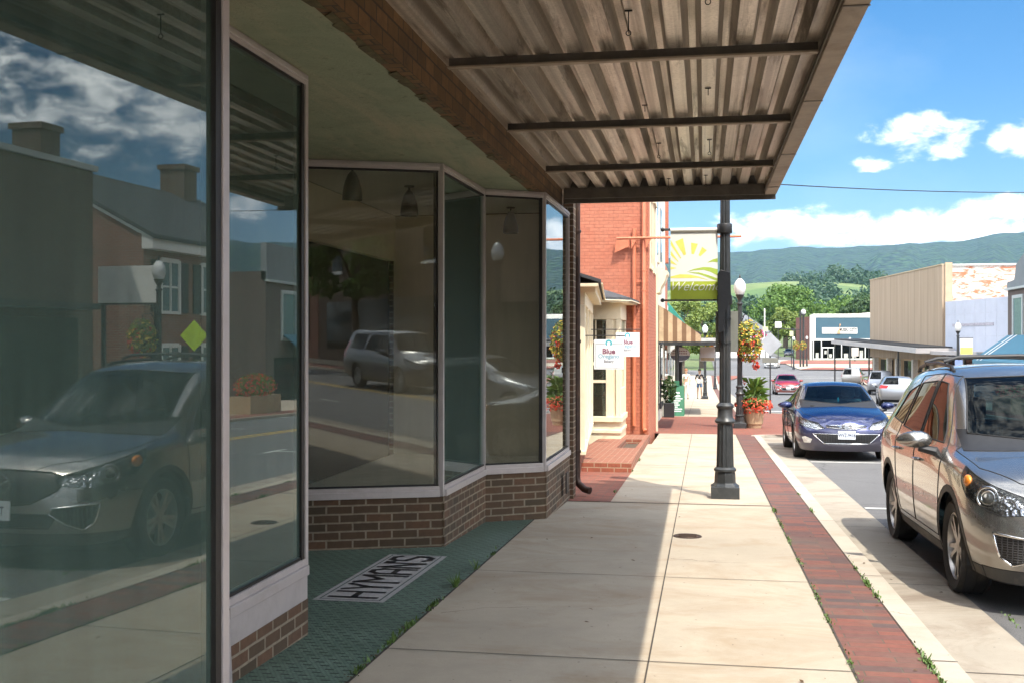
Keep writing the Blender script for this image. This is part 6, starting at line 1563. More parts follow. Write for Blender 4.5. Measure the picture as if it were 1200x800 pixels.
MB().box(15.3, 17.1, 66.4, 66.6, -3, .45).build('end_pier', WHITEW, bs)
# banner on the lamp by the white shop, small blue sign
bn2 = thing('street_banner', 'pale yellow banner on the lamp post before the whitewashed shop', 'banner', (13.5, 60.5, 1.5))
MB().box(13.22, 13.82, 60.48, 60.49, .95, 1.75).build('cloth', BW, bn2); MB().box(13.22, 13.82, 60.47, 60.479, .95, 1.30).build('lower_panel', YEL, bn2); MB().tube([(13.1, 60.5, 1.77), (13.85, 60.5, 1.77)], .02, 6).build('rod', BLACKP, bn2)
ss = thing('small_sign', 'small blue sign low on the lamp post by the white shop', 'sign', (13.1, 60.4, .4)); MB().box(12.92, 13.3, 60.36, 60.38, .25, .65).build('panel', mat('sign_pale_blue', (.22,.30,.52), .5), ss)
# blue fronted store
bl = thing('blue_store', 'low store with a blue sign front framed in white and glass below', 'building', (23, 196, -1.4))
Z = 190; xa, ya = at(949, Z); xb, yb = at(1024, Z); P0 = Vector((xa, ya)); P1_ = Vector((xb, yb)); u4 = (P1_-P0).normalized(); n4 = Vector((-u4.y, u4.x))
pp4 = lambda s, o: P0 + u4*s - n4*o; LL = (P1_-P0).length; gz = -1.55; h = lambda py: EYE + (400-py)/1283*Z
MB().obox(pp4(.6, -.6), pp4(LL+8, -.6), 1.0, h(399), h(368)).build('upper_wall', mat('roof_white', (.7,.68,.62), .7), bl)
MB().obox(pp4(1.0, 0), pp4(LL+8, 0), .12, h(396.6), h(372.2)).build('sign_front', mat('store_blue', (.04, .095, .13), .6, var=.06, scale=.6), bl)
mb = MB(); mb.obox(pp4(0, .02), pp4(LL+8, .02), .2, h(372.1), h(369.3)); mb.obox(pp4(0, .02), pp4(LL+8, .02), .2, h(399.2), h(396.7)); mb.obox(pp4(0, .02), pp4(.95, .02), .2, h(396.65), h(372.2)); mb.obox(pp4(0, 0), pp4(.35, 0), .2, gz-.5, h(399.3))
mb.build('white_trim', WHITEP, bl)
MB().obox(pp4(2.1, .12), pp4(8.2, .12), .06, h(391), h(383.8)).build('sign_board', WHITEP, bl)
mb = MB(); c = pp4(6.55, .17); add_text(mb, 'MUSIC CITY', (c.x, c.y, h(386.6)), (u4.x, u4.y, 0), (0,0,1), .80, sx=.74, bold=.03); mb.build('lettering', BLACKP, bl)
mb = MB()
for k in range(7): c = pp4(2.5+k*.33, .17); mb.obox(c, c+u4*.22, .01, h(388.6), h(388.6)+.06+.10*(k % 3))
mb.build('lettering', mat('faded_grey', (.5,.48,.47), .7), bl)
mb = MB(); c = pp4(4.95, .19); mb.blob((c.x, c.y, h(389.7)), .30, .05, .27, 14, 8); mb.blob((c.x+.06, c.y, h(387.5)), .20, .05, .2, 14, 8); mb.tube([(c.x+.05, c.y, h(387)), (c.x+.22, c.y, h(381.5))], .05, 6); mb.blob((c.x+.24, c.y, h(380.6)), .12, .05, .16, 10, 6)
mb.build('guitar_emblem', mat('guitar_wood', (.55,.33,.18), .5), bl)
MB().obox(pp4(.4, .06), pp4(LL+8, .06), .04, gz, h(399.3)).build('shop_window', DARKGLASS, bl)
mb = MB()
for s0 in (.5, 1.9, 4.2, 5.4, 9.5, 12): mb.obox(pp4(s0, .12), pp4(s0+.14, .12), .10, gz, h(399.3))
mb.obox(pp4(2.05, .13), pp4(4.2, .13), .08, h(407.5), h(406.4)); mb.obox(pp4(.5, .13), pp4(LL+8, .13), .1, gz-.3, gz+.25)
for s0 in (2.1, 3.05): mb.obox(pp4(s0, .14), pp4(s0+.1, .14), .08, gz, h(407.6)); mb.obox(pp4(s0+.95, .14), pp4(s0+1.05, .14), .08, gz, h(407.6))
mb.build('window_frame', WHITEP, bl)
mb = MB(); 
for s0, s1, z0, z1 in ((5.9,6.6,.3,1.1),(7.3,8.0,.3,1.4),(8.6,9.2,.3,1.6),(1.0,1.5,.3,1.2),(2.5,2.9,1.0,1.6),(3.3,3.8,.4,1.0)): mb.obox(pp4(s0, .10), pp4(s1, .10), .02, gz+z0, gz+z1)
mb.build('window_display', mat('display_goods', (.42,.40,.36), .7, var=.4, scale=2), bl)
MB().obox(pp4(-1.5, -3.4), pp4(0, -.1), .1, gz-.5, h(372)).build('side_wall', brick('side_brick', (.22,.07,.05),(.16,.05,.04),(.25,.2,.16)), bl)
MB().obox(pp4(1.2, -7), pp4(LL+9, -7), 7, gz-.5, h(370.5)).build('rear_block', brick('side_brick', (.22,.07,.05),(.16,.05,.04),(.25,.2,.16)), bl)
MB().obox(pp4(9.6, -9), pp4(12.2, -9), 3, h(371), h(366.2)).build('chimney_block', PEEL, bl); MB().obox(pp4(12.3, -9), pp4(18, -9), 3, h(371), h(365.2)).build('roof_block', WHITEP, bl)
# houses and signs near the trees
def simple_sign(px, z, py0, py1, w, mt, label, pole=True, name='road_sign'):
    x, y = at(px, z); t = thing(name, label, 'sign', (x, y, g(y))); z0 = EYE+(400-py1)/1283*z; z1 = EYE+(400-py0)/1283*z
    MB().box(x-w/2, x+w/2, y-.03, y, z0, z1).build('panel', mt, t)
    if pole: MB().tube([(x, y+.05, g(y)-.1), (x, y+.05, z1)], .06, 6).build('post', STEEL, t)
simple_sign(912, 150, 377, 384, .85, WHITEP, 'small white road sign against the big tree')
simple_sign(897, 150, 383, 388, .7, mat('pale_yellow', (.6,.6,.3), .6), 'pale yellow banner left of the white road sign')
simple_sign(927.5, 150, 388, 394, .5, mat('pale_yellow', (.6,.6,.3), .6), 'pale yellow banner right of the white road sign')
simple_sign(1002, 175, 407, 417, 1.1, mat('tan_plate', (.5,.48,.42), .6), 'pale sandwich sign in front of the store windows')
tp = thing('utility_pole', 'thin far utility pole with cross arm left of the road', 'pole', (at(896, 180)[0], at(896, 180)[1], -1.5))
x, y = at(896, 180); MB().tube([(x, y, -2), (x, y, 7.0)], .10, 7).build('pole', WHITEP, tp)
sp2 = thing('signal_mast', 'dark traffic signal mast arm reaching left of the brick store corner', 'traffic light', (at(938,150)[0], at(938,150)[1], -2))
x, y = at(938, 150); MB().tube([(x, y, -2), (x, y, 5.8)], .12, 8).build('pole', STEEL, sp2); MB().tube([(x, y, 3.2), (x-3.6, y, 3.4)], .06, 6).build('arm', STEEL, sp2); MB().box(x-1.2, x-.8, y-.2, y+.1, 2.4, 3.4).build('signal', BLACKP, sp2)
tl = thing('tall_street_light', 'tall dark street light with a round head by the brick store corner', 'street lamp', (at(941,150)[0], at(941,150)[1], -2))
x, y = at(941.5, 150); MB().tube([(x, y, -2), (x, y, 5.2)], .13, 8).build('pole', STEEL, tl); MB().blob((x, y, 5.6), .34, .34, .4, 12, 8).build('globe', GLOBE, tl, smooth=True); MB().tube([(x, y, 5.1), (x, y, 5.3)], [.3, .3], 8).build('collar', STEEL, tl)

# trees
tree('tree', 'big round dark green tree beyond the crossing', at(920, 270)[0], at(920, 270)[1], .2, 15.5, 9.0, FOL_M, 11, 60, 190, .42, 'street and garden trees', base=.10)
tree('tree', 'yellow green tree in front of the big round one', at(922, 225)[0], at(922, 225)[1], -.8, 9.6, 4.8, FOL_Y, 12, 34, 170, .30, 'street and garden trees', base=.15)
tree('tree', 'small dark tree at the left foot of the big round tree', at(893, 240)[0], at(893, 240)[1], -.5, 8, 3.6, FOL_D, 13, 22, 140, .32, 'street and garden trees', base=.05)
tree('tree', 'dark tree just above the left end of the blue store', at(958, 290)[0], at(958, 290)[1], 0, 12, 5.5, FOL_D, 14, 30, 150, .4, 'street and garden trees', base=.05)
tree('tree', 'broad green tree behind the middle of the blue store', at(985, 280)[0], at(985, 280)[1], 0, 14.5, 7.5, FOL_M, 15, 42, 170, .42, 'street and garden trees', base=.05)
tree('tree', 'dark green tree where the blue store meets the tan store', at(1012, 270)[0], at(1012, 270)[1], 0, 13.5, 6.5, FOL_D, 16, 36, 160, .42, 'street and garden trees', base=.05)
tree('tree', 'bright green tree over the left shops beneath the banner', at(822, 150)[0], at(822, 150)[1], -2, 10.5, 4.2, FOL_Y, 17, 34, 170, .24, 'street and garden trees', base=.12)
tree('tree', 'bright green tree nearest the teal awning', at(800, 130)[0], at(800, 130)[1], -2, 9.0, 3.2, FOL_Y, 18, 28, 160, .22, 'street and garden trees', base=.12)
tree('tree', 'dark tree between the bright one and the near lamp post', at(846, 190)[0], at(846, 190)[1], -1.5, 10.5, 5.0, FOL_D, 19, 30, 160, .34, 'street and garden trees', base=.05)
tree('tree', 'blue green tree behind the acorn lamp', at(872, 330)[0], at(872, 330)[1], 1, 13, 7, FOL_B, 20, 30, 150, .5, 'street and garden trees', base=.05)
tree('pink_tree', 'small tree in pink blossom behind the flower basket', at(890, 190)[0], at(890, 190)[1], -1.5, 5.2, 1.5, foliage_mat('pink_blossom', (.45,.05,.16), (.70,.16,.32)), 21, 12, 120, .18, 'street and garden trees', base=.3)

# far woods as one mass on the lower slope, fields, mountain
def hillz(x, y):
    d = math.hypot(x, y); a = math.degrees(math.atan2(x, y))
    if d < 380: return None
    z = 2.7 + 62*sm(380, 1150, d)*(.8+.25*noise.noise(Vector((a*.09, .3, 0)))) - 22*sm(1250, 1700, d)
    z += 7*noise.noise(Vector((x*.006, y*.006, 0)))
    return z
def grid_polar(d0, d1, nd, a0, a1, na, fz):
    vs = []; fs = []
    for i in range(nd+1):
        d = d0*(d1/d0)**(i/nd)
        for j in range(na+1):
            a = R(lerp(a0, a1, j/na)); x, y = d*math.sin(a), d*math.cos(a); vs.append((x, y, fz(x, y, d, math.degrees(a))))
    for i in range(nd):
        for j in range(na):
            k = i*(na+1)+j; fs.append((k, k+na+1, k+na+2, k+1))
    return vs, fs
def field_mat():
    t = NT('fields'); p = t.coord('Object'); mp = t.n('ShaderNodeMapping'); t.l(p, mp.inputs[0]); mp.inputs['Scale'].default_value = (.5, 1, 1); mp.inputs['Rotation'].default_value = (0,0,R(20))
    n = t.noise(mp.outputs[0], .008, 3, .5).outputs[0]; n2 = t.noise(p, .05, 5, .7).outputs[0]
    c = t.ramp(n, [(.35, (.05,.095,.025)), (.45, (.10,.17,.04)), (.55, (.16,.20,.065)), (.62, (.08,.14,.035))]); c = t.mix(t.ramp(n2, [(.35, .5), (.65, 0.0)]), c, (.04,.07,.02))
    return t.fin(t.bsdf(c, .95))
vs, fs = grid_polar(380, 1900, 40, -70, 130, 160, lambda x, y, d, a: (hillz(x, y) or 2.6)-.4*(1-sm(380, 420, d)))
struct('fields', MB().add(vs, fs), field_mat(), smooth='all')
def mtn(x, y, d, a):
    w = sm(2100, 4300, d)
    ridge = 345 + 36*sm(8, 22, a) + 16*math.sin(a*.11+.6) + 9*math.sin(a*.47) + 5*noise.noise(Vector((a*.7, 0, 0)))
    ridge *= 1 - .18*sm(5, -30, a) if a < 5 else 1
    if a < 12: ridge -= 20*sm(12, 2, a)
    r = ridge*(w**.75)
    gul = noise.noise(Vector((a*.9, d*.0004, 0)))*45*w*(1-w)*4 + noise.noise(Vector((x*.004, y*.004, 3)))*26*min(1, w*2)*(1-.6*w) + noise.noise(Vector((x*.02, y*.02, 3)))*5*min(1,w*3)
    return -5 + r + gul - 60*sm(4400, 6500, d)
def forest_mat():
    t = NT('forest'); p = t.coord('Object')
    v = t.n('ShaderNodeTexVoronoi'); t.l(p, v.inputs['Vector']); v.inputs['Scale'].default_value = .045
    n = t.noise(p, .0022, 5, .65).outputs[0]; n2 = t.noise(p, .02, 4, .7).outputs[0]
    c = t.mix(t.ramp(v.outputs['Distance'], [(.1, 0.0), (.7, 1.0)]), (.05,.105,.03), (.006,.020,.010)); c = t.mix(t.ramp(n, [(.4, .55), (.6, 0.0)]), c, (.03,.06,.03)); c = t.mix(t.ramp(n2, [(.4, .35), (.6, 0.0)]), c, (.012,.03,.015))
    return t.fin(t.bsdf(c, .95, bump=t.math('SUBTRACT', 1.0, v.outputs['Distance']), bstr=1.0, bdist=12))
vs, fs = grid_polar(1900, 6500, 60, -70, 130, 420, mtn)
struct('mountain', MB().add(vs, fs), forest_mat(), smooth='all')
# scattered far woods
r = random.Random(31); mb = MB(); mb_b = MB()
def wood(px0, px1, d0, d1, n, hh, lf=1.0, m=None):
    for k in range(n):
        px = r.uniform(px0, px1); d = r.uniform(d0, d1); x, y = at(px, d); z = hillz(x, y)
        if z is None: z = 2
        H = hh*r.uniform(.6, 1.1); leaves(m or mb, (x, y, z+H*.45), H*.42, H*.42, H*.55, 46, lf*1.5, r, .8)
wood(846, 905, 420, 640, 120, 11); wood(860, 885, 500, 560, 20, 12); wood(935, 1030, 400, 620, 150, 12); wood(920, 975, 1020, 1080, 46, 15); wood(972, 1035, 880, 980, 60, 15); wood(780, 850, 350, 600, 110, 12); wood(940, 985, 700, 800, 30, 10); wood(1000, 1200, 450, 700, 110, 13)
for a in range(240):   # wooded ground toward the right, seen in the glass
    an = R(r.uniform(20, 110)); d = r.uniform(330, 620); x, y = d*math.sin(an), d*math.cos(an); H = 12*r.uniform(.6, 1.1); leaves(mb_b, (x, y, (hillz(x, y) or 2)+H*.4), H*.5, H*.5, H*.5, 40, 1.6, r, .8)
o = mb.build('far_woods', FOL_B); tag(o, 'distant woods and hedgerows on the lower slopes under the mountain', 'woods', kind='stuff')
o = mb_b.build('far_woods', FOL_D); tag(o, 'distant wooded ground beyond the shops on the right', 'woods', kind='stuff')

# ------------------------------------------------------------------ across the street, seen in the windows
DBRK = brick('dark_brown_brick', (.13,.085,.06), (.10,.065,.045), (.16,.13,.10), bw=.22, bh=.08)
RBRK = brick('old_red_brick', (.30,.115,.075), (.22,.085,.055), (.30,.24,.19), bw=.22, bh=.08)
dk = thing('dark_building', 'low flat roofed dark building across the street, mirrored in the nearest window', 'building', (18, 18, g(18)))
MB().box(14.4, 30, 9, 25.7, -3, 6.1).build('wall', DBRK, dk); MB().box(14.3, 30.1, 8.9, 25.8, 6.102, 6.25).build('coping', GTRIM, dk); MB().box(14.35, 14.39, 10, 25, g(18)-.2, 2.2).build('shop_window', DARKGLASS, dk); MB().box(13.4, 14.39, 9.2, 24.6, 2.4, 2.55).build('canopy', STEEL, dk)
hs_ = thing('brick_house', 'old brick house with two chimneys and white cornice, mirrored in the windows', 'house', (21, 36, g(36)))
MB().box(16.4, 25.6, 31.2, 42.4, -3, 5.1).build('wall', RBRK, hs_)
MB().prism([(16.4, 31.2, 5.102), (25.6, 31.2, 5.102), (21, 31.2, 7.5)], (0, 11.2, 0)).build('gable', RBRK, hs_)
mb = MB()
for s_ in (1, -1):
    e = Vector((21-s_*5.1, 0, 4.86)); rr = Vector((21, 0, 7.55)); mb.prism([(e.x, 31.0, e.z+.0), (rr.x, 31.0, rr.z), (rr.x, 31.0, rr.z+.14), (e.x, 31.0, e.z+.14)], (0, 11.6, 0))
rf_ = mb.build('roof', SHING, hs_)
for y0, h_ in ((31.5, 8.65), (40.4, 8.65)): c_ = MB().box(20.4, 21.5, y0, y0+1.0, 6.6, h_); c_.box(20.3, 21.6, y0-.08, y0+1.08, h_, h_+.2); c_.build('chimney', DBRK, rf_)
MB().box(16.0, 16.4, 31.1, 42.5, 4.55, 4.98).build('cornice', WHITEP, hs_); mb = MB(); mb.prism([(16.3, 31.08, 4.95), (21, 31.08, 7.42), (21, 31.08, 7.54), (16.0, 31.08, 4.99)], (0, .1, 0)); mb.build('verge_board', WHITEP, hs_)
for y0 in (32.2, 34.8, 37.4, 40.0):
    for z0 in (-.2, 2.6):
        w = MB().box(16.37, 16.39, y0, y0+1.0, z0, z0+1.6).build('window', mat('blue_grey_glass', (.12,.20,.21), .2), hs_); mb = MB()
        for (ya, yb, za, zb) in ((y0-.12, y0, z0-.1, z0+1.7), (y0+1.0, y0+1.12, z0-.1, z0+1.7), (y0, y0+1, z0-.1, z0), (y0, y0+1, z0+1.6, z0+1.75), (y0+.47, y0+.53, z0, z0+1.6), (y0, y0+.47, z0+.77, z0+.83), (y0+.53, y0+1, z0+.77, z0+.83)): mb.box(16.32, 16.40, ya, yb, za, zb)
        mb.build('frame', WHITEP, w)
        mb = MB(); mb.box(16.33, 16.39, y0-.62, y0-.14, z0-.05, z0+1.65); mb.box(16.33, 16.39, y0+1.14, y0+1.62, z0-.05, z0+1.65); mb.build('shutter', BLACKP, w)
bb = thing('white_sign_board', 'blank white board on posts beside the brick house, mirrored in the nearest window', 'sign board', (13.5, 25.9, g(26)))
MB().box(12.6, 14.38, 25.9, 25.96, 2.62, 3.60).build('panel', WHITEP, bb); MB().box(12.58, 14.40, 25.87, 25.99, 2.57, 2.618).build('edge', BLACKP, bb)
for x in (12.7, 14.28): MB().box(x-.05, x+.05, 25.965, 26.05, g(26)-.1, 3.5).build('post', BLACKP, bb)
ds = thing('crossing_sign', 'yellow green diamond sign across the street, mirrored in the nearest window', 'sign', (11.3, 25.5, g(25)))
c0 = Vector((11.3, 25.5, 1.75)); s_ = .40; MB().prism([c0+Vector((s_,0,0)), c0+Vector((0,0,s_)), c0+Vector((-s_,0,0)), c0+Vector((0,0,-s_))], (0, .01, 0)).build('panel', mat('fluoro_sign', (.50,.72,.03), .4), ds); MB().box(11.27, 11.33, 25.52, 25.57, g(25)-.1, 2.1).build('post', STEEL, ds)
row = [(-46, -30, 7.5, RBRK), (-29.9, -17, 6.2, DBRK), (-16.9, -4, 8.0, RBRK), (-3.9, 8.8, 7.0, DBRK)]
for i, (y0, y1, hh, mt) in enumerate(row):
    nm2 = ['tall red brick shop behind the viewer, fourth from the dark building', 'low brown shop behind the viewer, third from the dark building', 'tall red brick shop behind the viewer, second from the dark building', 'brown brick shop next to the low dark building'][i]
    b = thing('row_building', nm2, 'building', (18, (y0+y1)/2, g(y0)), 0, 'row of shops behind the viewer'); MB().box(13.6, 28, y0, y1, -2, hh+g(y0)).build('wall', mt, b)
    MB().box(13.3, 13.59, y0, y1, hh+g(y0)-.4, hh+g(y0)+.05).build('cornice', GTRIM, b); MB().box(13.55, 13.59, y0+1, y1-1, g(y0)+.5, g(y0)+2.6).build('shop_window', DARKGLASS, b)
    for k in range(3):
        yy = y0 + (y1-y0)*(k+.5)/3; w = MB().box(13.56, 13.59, yy-.5, yy+.5, g(y0)+4, g(y0)+5.6).build('window', DARKGLASS, b); MB().box(13.5, 13.55, yy-.6, yy+.6, g(y0)+3.85, g(y0)+3.99).build('sill', WHITEP, w)
tree('tree', 'street tree across the street, mirrored in the wide angled window', 11.8, -22, g(-22), 6.5, 2.2, FOL_M, 41, 18, 130, .2, 'street and garden trees', base=.3)
ov = thing('overhead_wire', 'single thin dark wire crossing the sky over the street', 'wire', (0, 20, 5))
A = Vector((-1.2, 25.5, 0)); x, y, z = at(905, 22, 208.5); x2, y2, z2 = at(1240, 30, 220); A = Vector((x, y, z)); B = Vector((x2, y2, z2)); d = B-A
P = [A + d*t - Vector((0,0,.45*4*(t+.35)*(1-(t+.35)/1.7)*.25)) for t in [(-.22+i*.08) for i in range(22)]]
ov.location = (0, 0, 0); MB().tube(P, .011, 5).build('cable', BLACKR, ov)
# ------------------------------------------------------------------ vehicles
SILV = carpaint('silver_bronze_paint', (.35, .34, .32), .85, .24); BLUE = carpaint('deep_blue_paint', (.002, .010, .075), .5, .25, .3)
REDP = carpaint('red_paint', (.25, .001, .003), .0, .3, .1); WHP = carpaint('white_car_paint', (.70, .70, .70), .0, .3, .05); SLV2 = carpaint('pale_silver_paint', (.32, .33, .35), .6, .32); GREYP = carpaint('dark_grey_paint', (.06, .06, .065), .5, .3); BEIG = carpaint('grey_beige_paint', (.27, .26, .24), .5, .32)
PLATE = mat('plate_white', (.66, .70, .74), .45, var=.06, scale=20, bump=0); PLATEB = mat('plate_letters', (.03, .04, .10), .5, bump=0); PLT = mat('plate_blue', (.18,.42,.62), .45, bump=0)
def place(o, x, y, rz, dz=0.0):
    o.rotation_euler = (0, 0, R(rz)); e = .026; 
    sl = (g(y+1)-g(y-1))/2; o.location = (x, y, g(y)+RD+dz+.004)
    # pitch with the street
    fwd = math.sin(R(rz)); o.rotation_mode = 'XYZ'; o.rotation_euler = (0, -math.atan(sl)*fwd, R(rz))
def plate(root, x, z, text, back=False, tilt=0.0, cardb=None):
    s = -1 if back else 1
    mb = MB().box(x, x+.012*s, -.155, .155, z-.078, z+.078); p = part(mb, 'number_plate', PLATE, root, bevel=.003)
    mb = MB(); add_text(mb, text, (x+.0135*s, 0, z-.005), (0, s, 0), (0, 0, 1), .098, sx=.66, bold=.002); part(mb, 'lettering', PLATEB, p)
suv = build_car('parked_suv', 'silver bronze parked car with roof rails nearest the kerb', 'car', suv_spec(), SILV, 'cars parked along the kerb')
plate(suv, 2.385, .50, 'T9E A8')
mb = MB(); o = Vector((2.335, 0, .70)); mb.tube([o+Vector((.0, math.cos(k*math.pi/14)*.10, math.sin(k*math.pi/14)*.075)) for k in range(28)], .008, 6, closed=True)
mb.tube([o+Vector((.0, -.085, .04)), o+Vector((.01, -.03, .01)), o+Vector((.01, 0, -.02)), o+Vector((.01, .03, .01)), o+Vector((0, .085, .04))], .008, 6); part(mb, 'emblem', CHROME, suv, smooth=True)
place(suv, 2.745, 10.05, -90)
sed = build_car('parked_sedan', 'deep blue parked saloon with a white number plate behind the silver car', 'car', sedan_spec(3), BLUE, 'cars parked along the kerb')
plate(sed, 2.315, .485, 'WVZ-9418')
mb = MB(); o = Vector((2.315, 0, .655)); mb.tube([o+Vector((0, math.cos(k*math.pi/12)*.075, math.sin(k*math.pi/12)*.038)) for k in range(24)], .007, 6, closed=True)
mb.tube([o+Vector((.004,-.045,-.02)), o+Vector((.004,-.022,.022))], .007, 5); mb.tube([o+Vector((.004,.022,-.022)), o+Vector((.004,.045,.02))], .007, 5); mb.tube([o+Vector((.004,-.034,-.004)), o+Vector((.004,.034,.004))], .006, 5); part(mb, 'emblem', CHROME, sed, smooth=True)
mb = MB()
for sd in (1, -1): mb.tube([(2.24, sd*.36, .655), (2.31, sd*.20, .645), (2.32, sd*.09, .635)], .012, 6)
part(mb, 'grille_bar', CHROME, sed, smooth=True)
mb = MB(); mb.blob((1.02, 0, 1.10), .012, .02, .05, 8, 6); part(mb, 'air_freshener', mat('aqua_plastic', (.1,.5,.55), .4), sed)
place(sed, 2.58, 23.15, -90)
red = build_car('red_sedan', 'bright red saloon driving toward the viewer in the far lane', 'car', sedan_spec(2), REDP); plate(red, 2.315, .485, '', ); place(red, 5.75, 80, -90)
wc = build_car('white_car', 'white car crossing the junction behind the diamond sign', 'car', sedan_spec(2), WHP); x, y = at(905, 148); place(wc, x, y, -100)
dc = build_car('dark_car', 'small dark blue car parked up the far road under the trees', 'car', sedan_spec(2), GREYP); x, y = at(924.5, 205); place(dc, x, y, -95)
hb_ = build_car('silver_hatchback', 'pale silver hatchback seen from behind, nearest of the cars parked on the right', 'car', hatch_spec(), SLV2, 'cars parked on the right'); x, y = at(1050, 54); place(hb_, x, y, 84)
tk = build_car('silver_suv', 'silver sport utility car parked between the hatchback and the minivan', 'car', van_spec(True), SLV2, 'cars parked on the right'); x, y = at(1032, 80); place(tk, x, y, 82)
vn = build_car('minivan', 'grey beige minivan farthest of the cars parked on the right', 'car', van_spec(), BEIG, 'cars parked on the right'); x, y = at(1000, 106); place(vn, x, y, 78)
sv2 = build_car('parked_suv', 'x', 'car', van_spec(), GREYP); sv2['label'] = 'dark suv across the street behind the viewer, mirrored in the wide angled window'; sv2['group'] = 'cars seen only in the glass'; place(sv2, 7.9, -10.5, 90)
w2 = copy_tree(hb_); w2['label'] = 'pale hatchback parked across the street, mirrored in the narrow far window'; w2['group'] = 'cars seen only in the glass'; place(w2, 9.2, 3.0, 90)

# ------------------------------------------------------------------ air
def haze():
    m = bpy.data.materials.new('haze'); m.use_nodes = True; t = m.node_tree; t.nodes.clear(); o = t.nodes.new('ShaderNodeOutputMaterial'); v = t.nodes.new('ShaderNodeVolumePrincipled')
    v.inputs['Density'].default_value = HAZE; v.inputs['Color'].default_value = (.26, .48, .78, 1); v.inputs['Anisotropy'].default_value = .2
    t.links.new(v.outputs[0], o.inputs['Volume'])
    ob = MB().box(-9300, 9300, -9300, 9300, -14, 640).build('haze', m); tag(ob, 'pale blue summer haze over the valley', 'haze', kind='stuff'); return ob
HAZE = 0.00008
haze()

# ------------------------------------------------------------------ sky, sun, camera
w = bpy.data.worlds.new('World'); scene.world = w; w.use_nodes = True; nt = w.node_tree; nt.nodes.clear()
SUN = Vector((.34, -.52, 1)).normalized()
el = math.asin(SUN.z); az = math.atan2(SUN.x, SUN.y)
N = nt.nodes.new; Lk = nt.links.new
out = N('ShaderNodeOutputWorld'); bg = N('ShaderNodeBackground'); sky = N('ShaderNodeTexSky'); sky.sky_type = 'NISHITA'; sky.sun_disc = False; sky.sun_elevation = el; sky.sun_rotation = az; sky.altitude = 300; sky.air_density = 1.0; sky.dust_density = .25; sky.ozone_density = 1.6
bg.inputs[1].default_value = .15
tc = N('ShaderNodeTexCoord'); gen = tc.outputs['Generated']
def M(op, a, b=None, clamp=False):
    o = N('ShaderNodeMath'); o.operation = op; o.use_clamp = clamp
    for i, x in enumerate((a, b)):
        if x is None: continue
        if isinstance(x, (int, float)): o.inputs[i].default_value = x
        else: Lk(x, o.inputs[i])
    return o.outputs[0]
sp = N('ShaderNodeSeparateXYZ'); Lk(gen, sp.inputs[0])
azn = M('ARCTAN2', sp.outputs[0], sp.outputs[1]); eln = M('ARCSINE', sp.outputs[2])
cmb = N('ShaderNodeCombineXYZ'); Lk(sp.outputs[0], cmb.inputs[0]); Lk(sp.outputs[1], cmb.inputs[1]); Lk(M('MULTIPLY', sp.outputs[2], 1.9), cmb.inputs[2])
ns = N('ShaderNodeTexNoise'); Lk(cmb.outputs[0], ns.inputs[0]); ns.inputs['Scale'].default_value = 24; ns.inputs['Detail'].default_value = 9; ns.inputs['Roughness'].default_value = .60; ns.inputs['Distortion'].default_value = .25
nb = N('ShaderNodeTexNoise'); Lk(cmb.outputs[0], nb.inputs[0]); nb.inputs['Scale'].default_value = 3.0; nb.inputs['Detail'].default_value = 7; nb.inputs['Roughness'].default_value = .55
def ell(px, py, rx, ry):
    """soft cloud mass centred on a direction"""
    a0 = math.atan((px-600)/1283) - TH; e0 = math.atan((400-py)/1283*math.cos(math.atan((px-600)/1283)))
    dx = M('DIVIDE', M('SUBTRACT', azn, a0), rx/1283); dy = M('DIVIDE', M('SUBTRACT', eln, e0), ry/1283)
    q = M('ADD', M('MULTIPLY', dx, dx), M('MULTIPLY', dy, dy)); return M('SUBTRACT', 1.0, q, True)
masks = [ell(1085, 158, 98, 42), ell(1110, 168, 64, 28), ell(1196, 162, 60, 36), ell(1018, 193, 40, 15), ell(1110, 268, 340, 34), ell(930, 266, 200, 36), ell(1165, 248, 80, 28)]
m = masks[0]
for q in masks[1:]: m = M('MAXIMUM', m, q)
# band of cloud low down all round (seen in the glass); broken cumulus overhead and to the sides added to fill the shade
band = M('MULTIPLY', M('SUBTRACT', 1.0, M('MULTIPLY', M('ABSOLUTE', M('SUBTRACT', eln, .20)), 5.0), True), M('MULTIPLY', M('SUBTRACT', M('ABSOLUTE', M('SUBTRACT', azn, .0)), .30), 8.0, True))
m = M('MAXIMUM', m, M('MULTIPLY', band, .95))
away = M('MULTIPLY', M('SUBTRACT', M('ABSOLUTE', M('SUBTRACT', azn, .05)), .55), 2.5, True)
high = M('MULTIPLY', M('SUBTRACT', eln, .62), 3.0, True)
m = M('MAXIMUM', m, M('MULTIPLY', M('MAXIMUM', away, high), .78))
nsf = M('ADD', M('MULTIPLY', ns.outputs[0], 2.1), M('MULTIPLY', nb.outputs[0], .7))
cov = M('ADD', M('MULTIPLY', m, 1.15), M('SUBTRACT', nsf, 2.05)); 
rp = N('ShaderNodeValToRGB'); Lk(cov, rp.inputs[0]); rp.color_ramp.elements[0].position = .0; rp.color_ramp.elements[1].position = .62; rp.color_ramp.interpolation = 'EASE'
cirr = N('ShaderNodeValToRGB'); Lk(nb.outputs[0], cirr.inputs[0]); cirr.color_ramp.elements[0].position = .48; cirr.color_ramp.elements[1].position = .80; cirr.color_ramp.elements[1].color = (.30,.30,.30,1)
shade = N('ShaderNodeValToRGB'); Lk(M('ADD', M('MULTIPLY', ns.outputs[0], .8), M('MULTIPLY', nb.outputs[0], .4)), shade.inputs[0]); e = shade.color_ramp.elements; e[0].position = .42; e[0].color = (2.3, 2.55, 2.9, 1); e[1].position = .72; e[1].color = (6.2, 6.2, 6.2, 1)
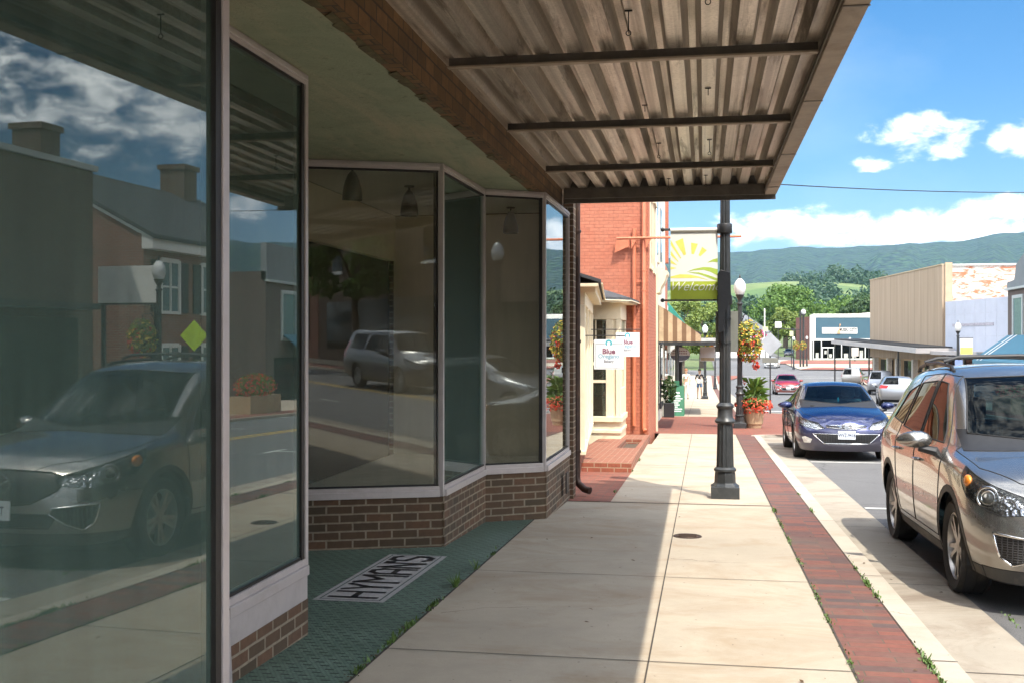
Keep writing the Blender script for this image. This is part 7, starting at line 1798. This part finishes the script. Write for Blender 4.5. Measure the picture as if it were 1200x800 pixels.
hsv = N('ShaderNodeHueSaturation'); hsv.inputs['Saturation'].default_value = 1.42; hsv.inputs['Value'].default_value = .34; Lk(sky.outputs[0], hsv.inputs['Color'])
mx0 = N('ShaderNodeMix'); mx0.data_type = 'RGBA'; Lk(cirr.outputs[0], mx0.inputs[0]); Lk(hsv.outputs[0], mx0.inputs[6]); mx0.inputs[7].default_value = (2.4, 2.8, 3.2, 1)
fill_gain = M('ADD', 1.0, M('MULTIPLY', M('MULTIPLY', M('SUBTRACT', M('ABSOLUTE', M('SUBTRACT', azn, .05)), .45), 2.5, True), 2.1))  # clouds out of view made brighter than the visible ones, to lift the shade
vs_ = N('ShaderNodeVectorMath'); vs_.operation = 'SCALE'; Lk(shade.outputs[0], vs_.inputs[0]); Lk(fill_gain, vs_.inputs['Scale'])
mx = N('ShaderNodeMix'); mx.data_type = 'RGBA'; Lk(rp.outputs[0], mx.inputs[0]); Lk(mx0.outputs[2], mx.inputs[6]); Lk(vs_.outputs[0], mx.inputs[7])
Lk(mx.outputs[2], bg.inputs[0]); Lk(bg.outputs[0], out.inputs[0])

sl = bpy.data.lights.new('sun', 'SUN'); sl.energy = 2.0; sl.angle = R(.53); sl.color = (1.0, .93, .82)
so = bpy.data.objects.new('sun', sl); COL.objects.link(so); so.rotation_euler = SUN.to_track_quat('Z', 'Y').to_euler(); so.location = (20, -30, 60)

cam = bpy.data.cameras.new('camera'); co = bpy.data.objects.new('camera', cam); COL.objects.link(co); scene.camera = co
cam.sensor_width = 36; cam.lens = 36*1283/1200; cam.clip_start = .05; cam.clip_end = 30000
co.location = (0, 0, EYE); co.rotation_euler = (R(90), 0, TH)
scene.view_settings.view_transform = 'Standard'; scene.view_settings.look = 'None'; scene.view_settings.exposure = 1.78; scene.view_settings.gamma = 1
scene.view_settings.use_curve_mapping = False
scene.render.engine = 'CYCLES'
scene.cycles.max_bounces = 9; scene.cycles.diffuse_bounces = 4; scene.cycles.glossy_bounces = 5; scene.cycles.transparent_max_bounces = 24; scene.cycles.transmission_bounces = 6; scene.cycles.volume_bounces = 0; scene.cycles.caustics_reflective = False; scene.cycles.caustics_refractive = False
